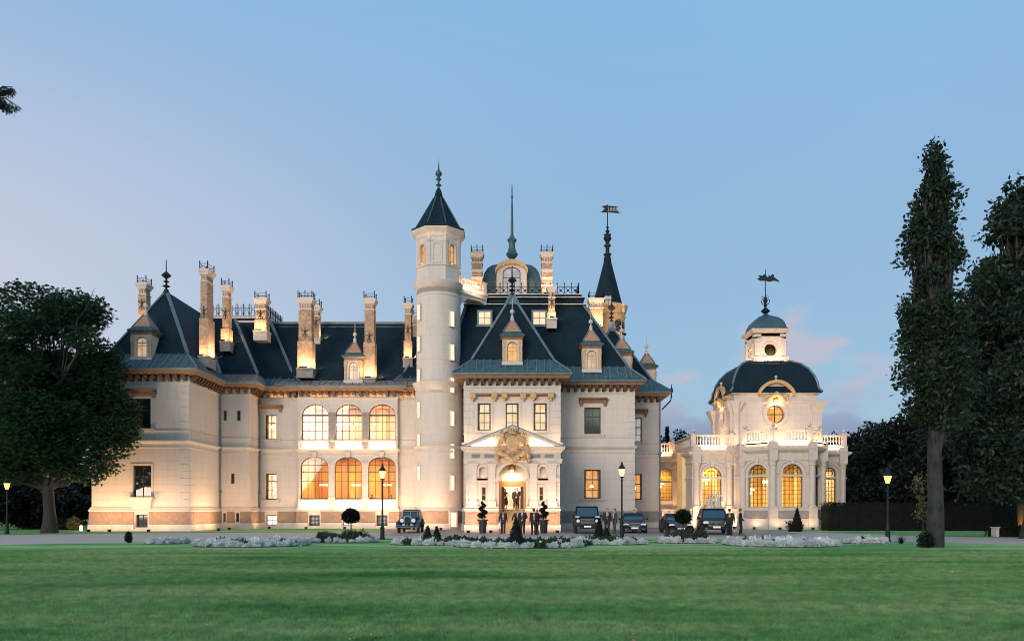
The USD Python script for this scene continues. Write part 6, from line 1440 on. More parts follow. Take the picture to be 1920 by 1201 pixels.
spiral_topiary(905, 'spiral topiary in a tall dark pot left of the entrance stairs'); spiral_topiary(1019.5, 'spiral topiary in a tall dark pot right of the entrance stairs')
def ball_tree(px, Y, py_c, rp, label):
    x = PX(px, Y); zc = PZ(py_c, Y); R = rp * Y / FPX
    t = thing('ball_tree', label, 'tree', (x, Y, 0)); obj('trunk', MB().tube([(x, Y, -.05), (x + .01, Y, zc * .5), (x, Y, zc)], [.045, .035, .03], 8), 'bark', t, smooth=60)
    n = 5000; d = r.normal(size=(n, 3)); d /= np.linalg.norm(d, axis=1, keepdims=True)
    obj('crown', leaves(np.array([x, Y, zc]) + d * (R, R, R * .82) * (1 - .35 * r.random((n, 1)) ** 2) * (1 + .06 * np.sin(5 * d[:, :1] + 3 * d[:, 2:])), .10, r), 'dark_leaf', t)
ball_tree(658, 44.5, 966.5, 13.5, 'small standard tree with ball crown before the arcade wall'); ball_tree(1280.5, 45.5, 968, 12.0, 'small standard tree with ball crown in front of the silver-grilled saloon')

m = MB(); rl = np.random.default_rng(21)
for px, py in ((655, 1198), (663, 1196), (695, 1190), (1874, 1186), (1186, 1188), (1188, 1201), (1020, 1168), (440, 1108), (1236, 1186), (300, 1176), (1500, 1160), (860, 1130), (1700, 1120)):
    Y = GY(py, .06); x = PX(px, Y); a = rl.uniform(0, PI); c, s = math.cos(a) * .035, math.sin(a) * .035
    m.add([(x - c, Y - s, .06), (x + s * .6, Y - c * .6, .085), (x + c, Y + s, .065), (x - s * .6, Y + c * .6, .075)], [(0, 1, 2), (0, 2, 3)])
obj('fallen_leaves', m, 'tile_copper', kind='stuff')
# ------------------------------------------------------------------ flower beds
def clump_mesh(seed, n, R, H, size, rr):
    d = rr.normal(size=(n, 3)); d[:, 2] = abs(d[:, 2]); d /= np.linalg.norm(d, axis=1, keepdims=True)
    return leaves(d * (R, R, H) * rr.uniform(.45, 1.0, (n, 1)), size, rr, -.5)
UsdGeom.Scope.Define(stage, '/World/prototypes')
def proto(name, mesh, m_):
    p = '/World/prototypes/' + name; pr = stage.CreateClassPrim(p); 
    usdkit.mesh(stage, p + '/leaves', mesh, MATS[m_]); return p
silver = [proto(f'silver_{k}', clump_mesh(k, 300, .21, .24, .055, np.random.default_rng(50 + k)), 'silver_leaf') for k in range(4)]
darkp = [proto(f'green_{k}', clump_mesh(k, 170, .22, .26, .07, np.random.default_rng(60 + k)), 'garden_leaf') for k in range(2)]
bronze = [proto(f'bronze_{k}', clump_mesh(k, 240, .24, .50, .06, np.random.default_rng(70 + k)), 'bronze_leaf') for k in range(2)]
white = [proto(f'white_{k}', clump_mesh(k, 90, .15, .30, .05, np.random.default_rng(80 + k)), 'white_cloth') for k in range(2)]
def bed(label, poly, spacing=.36, pick=None):
    c = poly.centroid; t = thing('flower_bed', label, 'flower bed', (c.x, c.y, 0))
    obj('bed_soil', MB().plan(poly.simplify(.02), -.1, .03), 'soil', t)
    x0, y0, x1, y1 = poly.bounds; k = 0
    for x in np.arange(x0, x1, spacing):
        for y in np.arange(y0, y1, spacing):
            p = (x + r.uniform(-.13, .13), y + r.uniform(-.13, .13))
            if not poly.buffer(-.08).contains(Point(p)): continue
            edge = poly.exterior.distance(Point(p)); kind = pick(p, edge)
            if kind is None: continue
            src = kind[r.integers(0, len(kind))]; nm = {'s': 'silver_plant', 'g': 'green_plant', 'b': 'bronze_plant', 'w': 'white_flower'}[src.split('/')[-1][0]]
            q = path_for(nm, t); xf = UsdGeom.Xform.Define(stage, q); xf.GetPrim().GetReferences().AddInternalReference(src)
            s = r.uniform(.65, 1.35)
            xf.AddTranslateOp().Set(Gf.Vec3d(p[0] - c.x, p[1] - c.y, .02)); xf.AddRotateZOp().Set(float(r.uniform(0, 360))); xf.AddScaleOp().Set(Gf.Vec3f(s, s, float(s * r.uniform(.8, 1.2)))); xf.GetPrim().SetInstanceable(True); k += 1
    return t
def ell(cx, cy, a, b, n=36): return Polygon([(cx + a * math.cos(t), cy + b * math.sin(t)) for t in np.linspace(0, 2 * PI, n, endpoint=False)])
def px_bed(p0, p1, Y, b): return ell(PX((p0 + p1) / 2, Y), Y, (p1 - p0) / 2 * Y / FPX, b)
def mix(inner, prob, edge_w=.5): return lambda p, e: silver if e < edge_w or r.random() > prob else inner
bed('small oval bed of silver foliage on the left, past the round bush', px_bed(272, 350, 40.2, 1.0), .36, mix(darkp, .18))
bed('large bed of silver foliage between the small oval and the ball tree', px_bed(369, 578, 38.4, 2.7), .40, mix(darkp + white, .26, .7))
bed('bed of bronze shrubs edged with silver plants under the left ball tree', px_bed(578, 711, 42.2, 1.5), .36, lambda p, e: silver if e < .48 else bronze)
cb1 = unary_union([px_bed(732, 915, 39.2, 1.5), px_bed(850, 1100, 37.2, 2.3), px_bed(1050, 1211, 39.8, 1.6)]).buffer(.6).buffer(-.6)
bed('long central flower bed before the entrance with white and silver plants', Polygon(cb1.exterior), .36, lambda p, e: (silver if r.random() < .9 else darkp) if e < .62 else (darkp if r.random() < .82 else white))
bed('bed of bronze shrubs edged with silver plants under the right ball tree', px_bed(1228, 1345, 41.5, 1.5), .36, lambda p, e: silver if e < .48 else bronze)
bed('large bed of silver foliage on the right, nearest the pavilion', px_bed(1357, 1566, 38.6, 2.6), .40, mix(darkp + white, .26, .7))
bed('small oval bed of silver foliage beside the right lamp post', px_bed(1583, 1659, 40.6, 1.0), .36, mix(darkp, .2))
# ------------------------------------------------------------------ grass: real blades on the near lawn
UsdGeom.Scope.Define(stage, '/World/prototypes')
def grass_patch(rr, S, n, h, w):
    P = np.stack([rr.uniform(-S / 2, S / 2, n), rr.uniform(-S / 2, S / 2, n), np.zeros(n)], 1)
    a = rr.uniform(0, 2 * PI, n); lean = rr.normal(0, .85, (n, 2)); H = h * rr.uniform(.5, 1.3, n)
    s = np.stack([np.cos(a), np.sin(a), np.zeros(n)], 1) * w / 2
    mid = P + np.stack([lean[:, 0] * H * .35, lean[:, 1] * H * .35, H * .55], 1); tip = P + np.stack([lean[:, 0] * H, lean[:, 1] * H, H], 1)
    v = np.stack([P - s, P + s, mid + s * .8, mid - s * .8, tip], 1).reshape(-1, 3); i = np.arange(n)[:, None] * 5
    return v, np.vstack([i + [0, 1, 2], i + [0, 2, 3], i + [3, 2, 4]])
def grass_field(name, y0, y1, S, n, h, w, seed):
    rr = np.random.default_rng(seed)
    pi = UsdGeom.PointInstancer.Define(stage, '/World/' + name); meta(pi.GetPrim(), kind='stuff')
    rel = pi.CreatePrototypesRel()
    for k in range(4):
        pp = f'/World/{name}/patch_{k}'; usdkit.mesh(stage, pp, grass_patch(rr, S, n, h, w), MATS['grass_blade']); rel.AddTarget(pp)
    pts = []
    for y in np.arange(y0, y1, S * .92):
        hw = .68 * y + 1.2
        for x in np.arange(-hw, hw, S * .92): pts.append((x + rr.uniform(-.05, .05), y + rr.uniform(-.05, .05), 0))
    pts = np.array(pts); m_ = len(pts); a = rr.integers(0, 4, m_) * PI / 2
    pi.CreatePositionsAttr(Vt.Vec3fArray.FromNumpy(pts.astype(np.float32))); pi.CreateProtoIndicesAttr(Vt.IntArray.FromNumpy(rr.integers(0, 4, m_).astype(np.int32)))
    pi.CreateOrientationsAttr([Gf.Quath(float(math.cos(t / 2)), 0, 0, float(math.sin(t / 2))) for t in a])
grass_field('grass', 8.6, 20, .6, 420, .065, .011, 3)
grass_field('grass_far', 20, 33, 1.0, 560, .06, .02, 4)
# ------------------------------------------------------------------ street lamps
def street_lamp(px, Y, py_lamp, label, glass='lamp_glass'):
    x = PX(px, Y); zl = PZ(py_lamp, Y)
    t = thing('street_lamp', label, 'street lamp', (x, Y, 0), group='cast iron street lamps along the drive')
    obj('lamp_post', MB().rev([(.16, 0), (.17, .06), (.13, .12), (.12, .6), (.14, .66), (.08, .75), (.055, 1.2), (.05, zl - .55), (.08, zl - .52), (.05, zl - .46), (.05, zl - .36), (.12, zl - .32), (.13, zl - .28)], (x, Y, 0), 10), 'iron', t, smooth=40)
    obj('lamp_globe', MB().rev([(.09, zl - .24), (.13, zl - .12), (.185, zl + .10), (.20, zl + .16)], (x, Y, 0), 12), glass, t, smooth=40)
    obj('lamp_roof', MB().rev([(.22, zl + .16), (.23, zl + .2), (.15, zl + .3), (.08, zl + .4), (.05, zl + .5), (.06, zl + .54), (0, zl + .62)], (x, Y, 0), 12), 'iron', t, smooth=40)
    return t
street_lamp(717, 46.2, 888, 'street lamp on the lawn edge in front of the arcade windows')
street_lamp(1166, 46.8, 884, 'street lamp on the lawn edge before the dark saloon cars')
street_lamp(1664.5, 43.0, 897, 'street lamp on the right, glowing in front of the clipped hedge', 'lamp_glass_amber')
street_lamp(13, 56, 910, 'street lamp at the left edge beside the chestnut tree', 'lamp_glass_amber')

# ------------------------------------------------------------------ people
def man_hull(chain, n=12):
    out = []
    for (p, a), (q, b) in zip(chain[:-1], chain[1:]):
        s1 = m3.Manifold.sphere(a, n).translate(tuple(map(float, p))); s2 = m3.Manifold.sphere(b, n).translate(tuple(map(float, q)))
        out.append(m3.Manifold.batch_hull([s1, s2]))
    return out
def smooth_union(parts, edge=.03, it=6):
    m = m3.Manifold.batch_boolean(parts, m3.OpType.Add).refine_to_length(edge)
    q = m.to_mesh(); t = trimesh.Trimesh(q.vert_properties[:, :3], q.tri_verts, process=True)
    if it: trimesh.smoothing.filter_taubin(t, iterations=it)
    return t
def person(px, Y, label, rot=0, h=1.77, arms='front', stride=0.0, lean=0.0, suit='dark_suit', hair='dark_hair', dress=None, z=0.0, build=1.0, shirt=True, bald=False, group=None, seat=False):
    """A standing figure; rot 0 faces the lawn (towards -y). Joints are laid out in metres for a height of 1.77."""
    k = h / 1.77; x = PX(px, Y)
    t = thing('person', label, 'person', (x, Y, z), rot, group=group, local=True)
    A = lambda *p: np.array(p, float) * k
    sp = lambda p: p + np.array([0, -lean * max(p[2] - .95 * k, 0), 0])
    hipz, b = .93, build
    leg = {}
    for s in (-1, 1):
        st = stride * s
        hip, knee, ank = A(s * .095, 0, hipz), A(s * .105, -.03 - st * .5 + abs(st) * -.02, .50), A(s * .11, -st + .02, .085)
        leg[s] = (hip, knee, ank, A(s * .12, -st - .17, .04))
    arm = {}
    for s in (-1, 1):
        sh = sp(A(s * .19 * b, 0, 1.43))
        if arms == 'front': el, wr = sp(A(s * .27 * b, .04, 1.16)), sp(A(s * .06, -.2, 1.0))
        elif arms == 'down': el, wr = sp(A(s * .245 * b, .03, 1.14)), sp(A(s * .255 * b, -.05, .88))
        elif arms == 'swing': el, wr = sp(A(s * .25 * b, .07 * s, 1.15)), sp(A(s * .26, -.06 + .2 * s, .92))
        elif arms == 'back': el, wr = sp(A(s * .27 * b, .08, 1.15)), sp(A(s * .06, .19, .98))
        elif arms == 'out': el, wr = (sp(A(s * .25 * b, .02, 1.15)), sp(A(s * .25 * b, -.06, .9))) if s > 0 else (sp(A(-.34, -.05, 1.18)), sp(A(-.42, -.16, .98)))
        arm[s] = (sh, el, wr)
    neck, head = sp(A(0, -.0, 1.5)), sp(A(0, -.025, 1.645))
    # body: one continuous skin surface
    P = []
    for s in (-1, 1):
        hp, kn, an, toe = leg[s]; P += man_hull([(hp, .085 * k), (kn, .055 * k), (an, .04 * k), (toe, .03 * k)])
        sh, el, wr = arm[s]; P += man_hull([(sh, .05 * k), (el, .038 * k), (wr, .027 * k)])
        d = wr - el; d /= np.linalg.norm(d); side = np.cross(d, [0, 1.0, 0.2]); side /= np.linalg.norm(side) + 1e-9
        palm = wr + d * .07 * k; P += man_hull([(wr, .026 * k), (palm, .036 * k)])
        nrm = np.cross(side, d)
        for j, L in enumerate((.062, .075, .072, .055)):
            o = palm + side * (j - 1.5) * .019 * k + d * .02 * k; P += man_hull([(o, .0095 * k), (o + d * L * .55 * k - nrm * .006, .009 * k), (o + d * L * k - nrm * .02 * k, .008 * k)], 8)
        o = wr + d * .03 * k + side * -.03 * k; P += man_hull([(o, .012 * k), (o - side * .022 * k + d * .03 * k, .011 * k), (o - side * .02 * k + d * .058 * k, .009 * k)], 8)
    P += man_hull([(A(0, 0, hipz), .12 * k), (sp(A(0, .0, 1.15)), .11 * k), (sp(A(0, 0, 1.36)), .12 * k), (neck, .055 * k), (head - A(0, -.01, .06), .06 * k)])
    P += man_hull([(head + A(0, .012, .035), .086 * k), (head + A(0, -.02, -.045), .062 * k), (head + A(0, -.045, -.085), .035 * k)])
    P += man_hull([(head + A(0, -.075, .02), .012 * k), (head + A(0, -.103, -.022), .014 * k)], 8) + man_hull([(head + A(-.02, -.078, -.058), .009 * k), (head + A(.02, -.078, -.058), .009 * k)], 8)
    for s in (-1, 1): P += man_hull([(head + A(s * .083, .012, .02), .014 * k), (head + A(s * .08, .012, -.025), .01 * k)], 8)
    obj('body', smooth_union(P, .035, 4), 'skin', t, smooth=True)
    m = MB()
    for s in (-1, 1): m.rev(ball(.009 * k, (0, 0, 0), 6), head + A(s * .032, -.080, .008), 6)
    obj('eyes', m, 'shoe', t)
    if not bald:
        obj('hair', smooth_union(man_hull([(head + A(0, .03, .05), .088 * k), (head + A(0, .05, -.02 if dress is None else -.12), .07 * k)]) + man_hull([(head + A(-.05, .0, .075), .055 * k), (head + A(.05, .0, .075), .055 * k)]), .03, 2), hair, t, smooth=True)
    if dress is None:
        P = []
        for s in (-1, 1):
            hp, kn, an, _ = leg[s]; P += man_hull([(hp, .105 * k * b), (kn, .075 * k), (an + A(0, 0, .01), .062 * k)])
        P += man_hull([(A(-.06, 0, hipz + .04), .125 * k * b), (A(.06, 0, hipz + .04), .125 * k * b)])
        obj('trousers', smooth_union(P, .04, 2), suit, t, smooth=True)
        P = []
        for s in (-1, 1):
            sh, el, wr = arm[s]; P += man_hull([(sh, .075 * k), (el, .058 * k), (wr - (wr - el) * .06, .045 * k)])
            P += man_hull([(sp(A(s * .12 * b, 0, 1.40)), .105 * k), (sp(A(s * .09 * b, .0, 1.15)), .112 * k * b), (A(s * .085 * b, .0, .90), .118 * k * b), (A(s * .09 * b, .0, .80), .105 * k * b)])
        P += man_hull([(sp(A(-.1, 0, 1.40)), .10 * k), (sp(A(.1, 0, 1.40)), .10 * k)]) + man_hull([(A(-.08, 0, .88), .115 * k * b), (A(.08, 0, .88), .115 * k * b)]) + man_hull([(sp(A(-.08, 0, 1.15)), .112 * k * b), (sp(A(.08, 0, 1.15)), .112 * k * b)])
        obj('jacket', smooth_union(P, .04, 2), suit, t, smooth=True)
        if shirt:
            y0 = -.128 * b
            q = [sp(A(-.05, y0 + .02, 1.47)), sp(A(.05, y0 + .02, 1.47)), sp(A(.055, y0 - .012, 1.38)), sp(A(0, y0 - .016, 1.12)), sp(A(-.055, y0 - .012, 1.38))]
            obj('shirt_front', MB().hull(q + [p + A(0, .03, 0) for p in q]), 'white_cloth', t)
            q = [sp(A(-.018, y0 - .018, 1.45)), sp(A(.018, y0 - .018, 1.45)), sp(A(.024, y0 - .03, 1.2)), sp(A(-.024, y0 - .03, 1.2)), sp(A(0, y0 - .03, 1.15))]
            obj('tie', MB().hull(q + [p + A(0, .012, 0) for p in q]), 'black_cloth', t)
    else:
        zh = .48 if dress != 'long' else .1
        P = man_hull([(sp(A(-.09, 0, 1.38)), .10 * k), (sp(A(.09, 0, 1.38)), .10 * k)]) + man_hull([(sp(A(0, 0, 1.36)), .125 * k), (sp(A(0, 0, 1.12)), .11 * k), (A(0, 0, .95), .15 * k)])
        for s in (-1, 1): P += man_hull([(A(s * .06, 0, .98), .14 * k), (A(s * .11, 0, zh), .14 * k)])
        P += man_hull([(A(-.11, 0, zh), .14 * k), (A(.11, 0, zh), .14 * k)])
        obj('dress', smooth_union(P, .04, 3), suit, t, smooth=True)
    P = []
    for s in (-1, 1):
        _, _, an, toe = leg[s]; P += man_hull([(an + A(0, .03, -.035), .047 * k), (toe + A(0, 0, .01), .038 * k)])
    obj('shoes', smooth_union(P, .04, 1), 'shoe', t, smooth=True)
    return t
pe = person
pe(943.5, 56.8, 'person in dark suit seen from behind, climbing towards the entrance stairs', 175, 1.72, 'swing', .16, .06, bald=False)
pe(940.2, 57.5, 'person in white skirt walking beside a dark suit on the stairs', 170, 1.62, 'swing', .10, suit='white_cloth', hair='brown_hair', dress='knee')
pe(970.0, 55.6, 'person in dark suit with white shirt and long hair, arm held out, on the forecourt', 12, 1.73, 'out', .05, hair='brown_hair')
pe(979.6, 55.2, 'bald person in dark suit with hands clasped before the stairs', -8, 1.78, 'front', .03, bald=True, build=1.1)
pe(1000.8, 54.2, 'person in black suit standing left of the spiral topiary, back turned', 190, 1.78, 'down', .04, shirt=False)
pe(1007.2, 54.8, 'person in black suit with fair hair close by the right spiral topiary', -60, 1.74, 'front', .03, hair='brown_hair')
pe(1138.2, 56.0, 'person in dark suit, white shirt and tie beside the boxy off-roader', 5, 1.80, 'down', .04, build=1.1)
pe(1153.0, 56.2, 'person in grey suit in profile facing the off-roader, by the lamp post', -75, 1.78, 'front', .03, suit='grey_suit')
pe(1189.0, 61.5, 'person half hidden behind the dark saloon car', 10, 1.72, 'down', .02)
pe(1367.8, 52.0, 'broad person in long black coat seen from behind beside the large SUV', 172, 1.76, 'down', .03, build=1.2, shirt=False, suit='black_cloth')
pe(1388.5, 53.2, 'slim person in black suit talking, right of the large SUV', 70, 1.78, 'front', .03, suit='black_cloth')
pe(944.2, 64.6, 'guest with long dark hair standing inside the lit doorway', 30, 1.70, 'front', .02, z=1.75, suit='dark_suit', dress='knee')
pe(947.5, 63.9, 'guest in dark jacket nearer the doorway, holding hands together', -20, 1.66, 'front', .03, z=1.75, suit='black_cloth', dress='knee', hair='brown_hair')
pe(966.2, 65.6, 'guest in dark suit deep inside the lit hall', 15, 1.70, 'down', .03, z=1.75, suit='grey_suit')
pe(970.0, 65.2, 'guest in dark suit with white shirt on the right inside the doorway', -25, 1.74, 'front', .03, z=1.75)
pe(697.5, 73.9, 'dark-haired diner seen through the right arcade window', 60, 1.66, 'front', .02, z=1.45, suit='dark_suit'); pe(733, 73.9, 'diner seen through the arcade window behind the street lamp', -60, 1.62, 'front', .02, z=1.45, suit='black_cloth', hair='brown_hair')

# ------------------------------------------------------------------ statues
def statue(px, Y, label, flip=1, ped=1.15):
    x = PX(px, Y); t = thing('statue', label, 'statue', (x, Y, 0), 0, local=True, group=None)
    obj('pedestal', MB().box(-.42, .42, -.42, .42, 0, .25, bev=.03).box(-.33, .33, -.33, .33, .25, ped - .15).box(-.4, .4, -.4, .4, ped - .15, ped, bev=.02), 'base_stone', t)
    z = ped; V = lambda a, b, c: np.array([flip * a, b, z + c])
    P = man_hull([(V(-.12, 0, .05), .1), (V(-.1, -.04, .5), .09), (V(-.08, 0, .85), .12), (V(.0, 0, 1.1), .13), (V(.04, 0, 1.36), .12), (V(.05, 0, 1.5), .055), (V(.07, -.02, 1.66), .1)])
    P += man_hull([(V(.14, .02, .05), .09), (V(.15, -.12, .48), .085), (V(.06, 0, .88), .12)])
    P += man_hull([(V(-.16, 0, 1.4), .07), (V(-.34, -.08, 1.2), .055), (V(-.28, -.2, .98), .045)]) + man_hull([(V(.2, 0, 1.4), .07), (V(.42, -.05, 1.25), .055), (V(.56, -.1, 1.5), .045)])
    P += man_hull([(V(.25, .1, 1.2), .08), (V(.34, .12, .7), .11), (V(.3, .1, .06), .14)])
    obj('stone_figure', smooth_union(P, .05, 4), 'statue_stone', t, smooth=True)
statue(1329, 66.0, 'pale stone statue on a pedestal left of the pavilion door')
statue(1347, 66.6, 'pale stone statue raised behind the large SUV by the pavilion door', -1, 1.5)

# ------------------------------------------------------------------ vehicles (front towards -y, origin on the ground)
def rbox(x0, x1, y0, y1, z0, z1, r=.08): 
    s = m3.Manifold.sphere(r, 10)
    return m3.Manifold.batch_hull([s.translate((float(x), float(y), float(z))) for x in (x0 + r, x1 - r) for y in (y0 + r, y1 - r) for z in (z0 + r, z1 - r)])
def hull_pts(pts, r=.05):
    s = m3.Manifold.sphere(r, 8); return m3.Manifold.batch_hull([s.translate(tuple(map(float, p))) for p in pts])
def tri(m):
    q = m.to_mesh(); return np.array(q.vert_properties[:, :3]), np.array(q.tri_verts)
def union(*a): return tri(m3.Manifold.batch_boolean(list(a), m3.OpType.Add))
AX = np.array([[0, 0, 1, 0], [0, 1, 0, 0], [-1, 0, 0, 0], [0, 0, 0, 1.0]])
def wheel(t, x, y, R, w=.2, name='wheel', rimc='rim'):
    M = np.eye(4); M[:3, :3] = AX[:3, :3]; M[:3, 3] = (x, y, R)
    q = obj(name, MB().rev([(R * .62, -w / 2), (R * .94, -w / 2), (R, -w * .3), (R, w * .3), (R * .94, w / 2), (R * .62, w / 2)], (0, 0, 0), 22, M), 'tyre', t, smooth=35)
    m = MB().rev([(R * .62, -w * .42), (R * .56, -w * .3), (R * .12, -w * .34), (R * .1, -w * .46), (0, -w * .46)], (0, 0, 0), 18, M).rev([(0, w * .46), (R * .1, w * .46), (R * .12, w * .34), (R * .56, w * .3), (R * .62, w * .42)], (0, 0, 0), 18, M)
    obj('rim', m, rimc, q, smooth=35)
def plate(t, y, z, w=.5):
    obj('number_plate', MB().box(-w / 2, w / 2, y - .02, y, z - .055, z + .055), 'white_plate', t)
def lamp(t, x, y, z, sx, sz, name='headlight', m_='head_lens'):
    obj(name, MB().ext(affinity.scale(Point(x, z).buffer(1.0, 6), sx, sz, origin=(x, z)), y - .03, y + .04), m_, t)
def mirrors(t, x, y, z, m_):
    for s in (-1, 1): obj('mirror', tri(rbox(*sorted((s * x, s * (x + .2))), y, y + .1, z, z + .15, .03)), m_, t)
def car(name, label, px, Y, rot, kind):
    t = thing(name, label, 'car', (PX(px, Y), Y, 0), rot, local=True)
    if kind == 'vintage':
        p_ = 'teal_paint'
        obj('body', union(hull_pts([(s * .42, y, z) for s in (-1, 1) for y, z in ((-1.75, .45), (-1.75, 1.08), (-.3, .45), (-.3, 1.16))] + [(0, -1.75, 1.18), (0, -.3, 1.22)], .05), hull_pts([(s * .62, y, z) for s in (-1, 1) for y, z in ((-.32, .42), (-.32, 1.12), (1.75, .45), (1.7, 1.2))], .08), hull_pts([(s * .58, y, 1.15) for s in (-1, 1) for y in (-.3, 1.6)] + [(s * .52, y, 1.66) for s in (-1, 1) for y in (-.12, 1.35)], .07)), p_, t, smooth=40)
        obj('windscreen', MB().add(*MB().hull([(s * a, y, z) for s in (-1, 1) for a, y, z in ((.54, -.43, 1.22), (.5, -.26, 1.58), (.54, -.39, 1.22), (.5, -.22, 1.58))]).arrays()), 'wind_glass', t)
        obj('windscreen_frame', MB().ext(sbox(-.58, 1.19, .58, 1.62).difference(sbox(-.54, 1.23, -.02, 1.58)).difference(sbox(.02, 1.23, .54, 1.58)), -.40, -.36), 'chrome', t)
        obj('grille', MB().ext(Polygon([(-.2, .5), (.2, .5), (.26, 1.0), (.2, 1.16), (0, 1.24), (-.2, 1.16), (-.26, 1.0)]), -1.9, -1.78), 'iron', t)
        g = Polygon([(-.2, .5), (.2, .5), (.26, 1.0), (.2, 1.16), (0, 1.24), (-.2, 1.16), (-.26, 1.0)])
        obj('grille_shell', MB().ext(g.buffer(.05).difference(g.buffer(-.02)), -1.93, -1.7), 'chrome', t)
        for s in (-1, 1):
            obj('front_fender', smooth_union(man_hull([((s * .72, -1.98, .42), .10), ((s * .72, -1.75, .72), .17), ((s * .72, -1.35, .80), .18), ((s * .7, -.9, .62), .14), ((s * .68, -.4, .36), .06), ((s * .68, .7, .34), .06)]), .06, 3), p_, t, smooth=True)
            obj('rear_fender', smooth_union(man_hull([((s * .72, .7, .36), .08), ((s * .72, 1.0, .72), .16), ((s * .72, 1.5, .74), .17), ((s * .7, 1.95, .42), .1)]), .06, 3), p_, t, smooth=True)
            q = obj('headlight', MB().add(*MB().rev([(.06, .26), (.12, .18), (.15, .02), (.15, 0)], (0, 0, 0), 14).arrays(), np.array([[1, 0, 0, s * .42], [0, 0, 1, -1.95], [0, -1, 0, .92], [0, 0, 0, 1.0]])), 'chrome', t, smooth=40)
            obj('headlight_lens', MB().ext(Point(s * .42, .92).buffer(.135, 5), -1.965, -1.945), 'head_lens', q)
            obj('fog_lamp', MB().ext(Point(s * .3, .56).buffer(.09, 5), -2.06, -1.97), 'head_lens', t)
            for y in (-1.42, 1.35): wheel(t, s * .7, y, .37, .17, rimc='teal_paint')
        obj('spare_wheel', MB().rev([(.2, -.08), (.34, -.08), (.36, 0), (.34, .08), (.2, .08)], (0, 0, 0), 16, np.array([[0, 0, 1, .92], [0, 1, 0, -.55], [-1, 0, 0, .72], [0, 0, 0, 1.0]])), 'tyre', t, smooth=40)
        obj('front_bumper', union(rbox(-.86, .86, -2.2, -2.1, .40, .50, .04), rbox(-.86, .86, -2.19, -2.11, .52, .58, .025)), 'chrome', t, smooth=40)
        obj('badge_bar', MB().tube([(-.5, -1.98, .75), (0, -2.0, .75), (.5, -1.98, .75)], .02, 6).rev(ball(.08, (0, 0, .66), 8), (0, -2.0, 0), 8), 'chrome', t)
        obj('number_plate', MB().box(-.3, .3, -2.24, -2.21, .28, .40), 'black_cloth', t); lt = meshkit.text_mesh('VA-05', .08, .006); M = np.eye(4); M[:3, :3] = [[1, 0, 0], [0, 0, -1], [0, 1, 0]]; M[:3, 3] = (-.2, -2.243, .30)
        mirrors(t, .66, -.4, 1.3, 'chrome')
        return t
    W_, H, L, p_ = {'boxy': (1.86, 1.95, 4.6, 'black_paint'), 'saloon': (1.84, 1.46, 4.9, 'navy_paint'), 'coupe': (1.86, 1.42, 4.8, 'black_paint'), 'suv': (1.98, 1.80, 5.1, 'black_paint')}[kind]
    hw, f, bk = W_ / 2, -L / 2, L / 2; boxy = kind == 'boxy'; tall = kind in ('boxy', 'suv')
    zb = .34 if tall else .2; zw = {'boxy': 1.16, 'suv': 1.08}.get(kind, .92); zh = {'boxy': 1.14, 'suv': 1.0}.get(kind, .78); R = .39 if tall else .33
    ys, yr = (f + 1.45, bk - .1) if tall else (f + 1.75, bk - .75)          # scuttle and tail
    nose = .0 if boxy else .18
    body = union(hull_pts([(s * (hw - .08 - (0 if boxy else .14 * (y < f + .4))), y, z) for s in (-1, 1) for y, z in ((f + .06 + nose * .3, zb + .1), (f + .06, zb + .34), (f + .14 + nose, zh - .08), (ys, zw), (bk - .1, zw), (bk - .06, zb + .1))] + [(s * (hw - .06), y, zb + .25) for s in (-1, 1) for y in (f + .7, bk - .5)], .07),
                 hull_pts([(s * (hw - .12), y, zw) for s in (-1, 1) for y in (ys, yr)] + [(s * (hw - (.2 if boxy else .30)), y, H - .06) for s in (-1, 1) for y in ((ys + (.32 if boxy else .78)), yr - (.12 if tall else .72))], .06))
    obj('body', body, p_, t, smooth=38)
    yt = ys + (.32 if boxy else .78); wt = hw - (.2 if boxy else .30)
    def pane(a, b, off): 
        pts = [(s * wx, y + off, z) for s in (-1, 1) for wx, y, z in ((hw - .18, a, zw + .06), (wt - .03, b, H - .10))]; return MB().hull(pts + [(x, y + .03, z) for x, y, z in pts])
    obj('windscreen', pane(ys - .02, yt - .08, -.055), 'wind_glass', t)
    for s in (-1, 1):
        q = [(s * (hw - .065), ys + .35, zw + .06), (s * (hw - .065), yr - .2, zw + .06), (s * (wt + .035), yr - (.25 if tall else .8), H - .12), (s * (wt + .035), yt + .12, H - .12)]
        obj('side_window', MB().hull(q + [(x - s * .03, y, z) for x, y, z in q]), 'wind_glass', t)
        for y in (f + .86, bk - .9): wheel(t, s * (hw - .11), y, R, .24)
    zl = {'boxy': .92, 'suv': .84}.get(kind, .64); yl = f + (.0 if boxy else .05)
    if boxy:
        for s in (-1, 1): lamp(t, s * .66, yl, zl, .115, .115); obj('indicator', tri(rbox(*sorted((s * .56, s * .86)), f + .1, f + .5, 1.15, 1.24, .03)), 'red_plastic' if False else 'head_lens', t); obj('wheel_arch', smooth_union(man_hull([((s * (hw + .02), f + .38, .5), .07), ((s * (hw + .02), f + .5, .82), .07), ((s * (hw + .02), f + 1.2, .82), .07), ((s * (hw + .02), f + 1.35, .5), .07)]), .1, 1), p_, t, smooth=True)
        gz0, gz1, gw = .78, 1.04, .44
    else:
        for s in (-1, 1): lamp(t, s * (hw - .30), yl + .02, zl, .2, .085 if kind != 'suv' else .1)
        gz0, gz1, gw = (.52, .74, .36) if not tall else (.62, .92, .5)
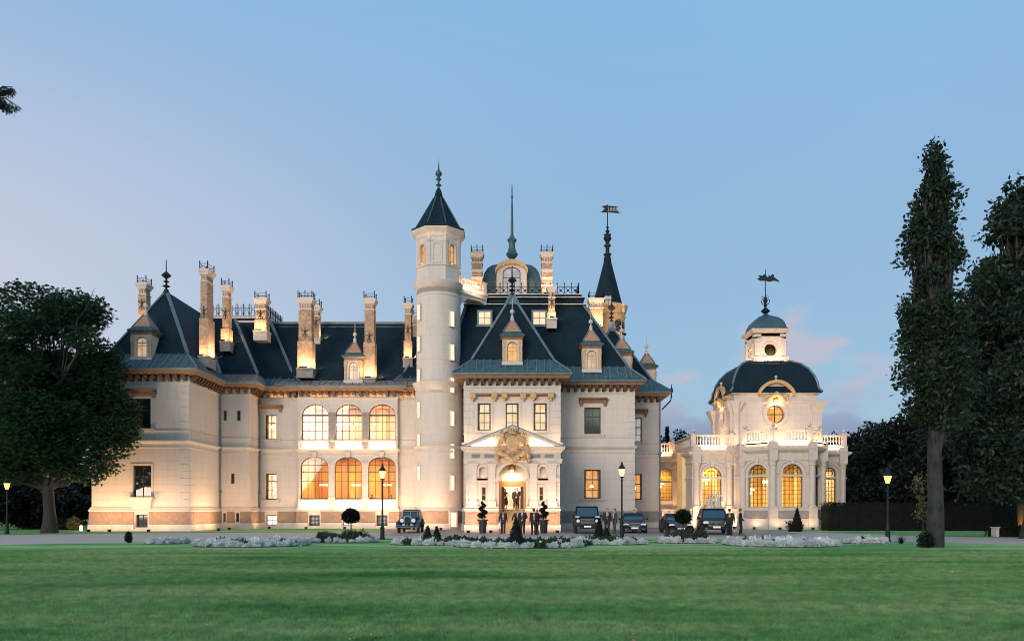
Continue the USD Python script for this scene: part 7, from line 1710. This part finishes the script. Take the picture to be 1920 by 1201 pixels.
    gr = obj('grille', MB().box(-gw, gw, f - .03, f + .06, gz0, gz1), 'iron', t)
    n = 4 if not tall else 3
    for j in range(n): obj('grille_bar', MB().box(-gw, gw, f - .055, f - .02, gz0 + (gz1 - gz0) * (j + .35) / n, gz0 + (gz1 - gz0) * (j + .65) / n), 'chrome', gr)
    obj('grille_frame', MB().ext(sbox(-gw, gz0, gw, gz1).buffer(.03).difference(sbox(-gw + .01, gz0 + .01, gw - .01, gz1 - .01)), f - .05, f), 'chrome', gr)
    obj('grille_emblem', MB().ext(Point(0, (gz0 + gz1) / 2).buffer(.09).difference(Point(0, (gz0 + gz1) / 2).buffer(.07)), f - .075, f - .05).box(-.008, .008, f - .075, f - .05, (gz0 + gz1) / 2, (gz0 + gz1) / 2 + .08), 'chrome', gr)
    obj('front_bumper', tri(rbox(-hw + .04, hw - .04, f - .10, f + .2, zb + .02, zb + .24, .06)), p_, t, smooth=40)
    obj('lower_intake', MB().box(-hw * .6, hw * .6, f - .115, f - .09, zb + .05, zb + .12), 'iron', t)
    for s in (-1, 1): obj('fog_lamp', MB().box(*sorted((s * (hw - .42), s * (hw - .22))), f - .115, f - .09, zb + .06, zb + .13), 'chrome', t)
    plate(t, f - .115, zb + .19); mirrors(t, hw - .02, ys + .25, zw + .02, p_)
    if tall:
        for s in (-1, 1): obj('roof_rail', MB().tube([(s * (wt - .08), yt + .1, H), (s * (wt - .08), yt + .25, H + .05), (s * (wt - .08), yr - .5, H + .05), (s * (wt - .08), yr - .35, H)], .018, 5), 'chrome', t)
    return t
car('vintage_car', 'teal vintage motor car with round headlamps parked before the stair tower', 770.5, 60.3, 0, 'vintage')
car('off_road_car', 'black boxy off-road car parked right of the entrance porch', 1100, 58.5, -4, 'boxy')
car('saloon_car', 'dark saloon car right behind the middle street lamp', 1187, 60.0, -6, 'saloon')
car('saloon_car', 'dark saloon with wide silver grille half hidden by the ball tree', 1267, 58.0, -3, 'coupe')
car('large_suv', 'large black SUV with chrome grille bars in front of the pavilion door', 1337, 56.5, -9, 'suv')
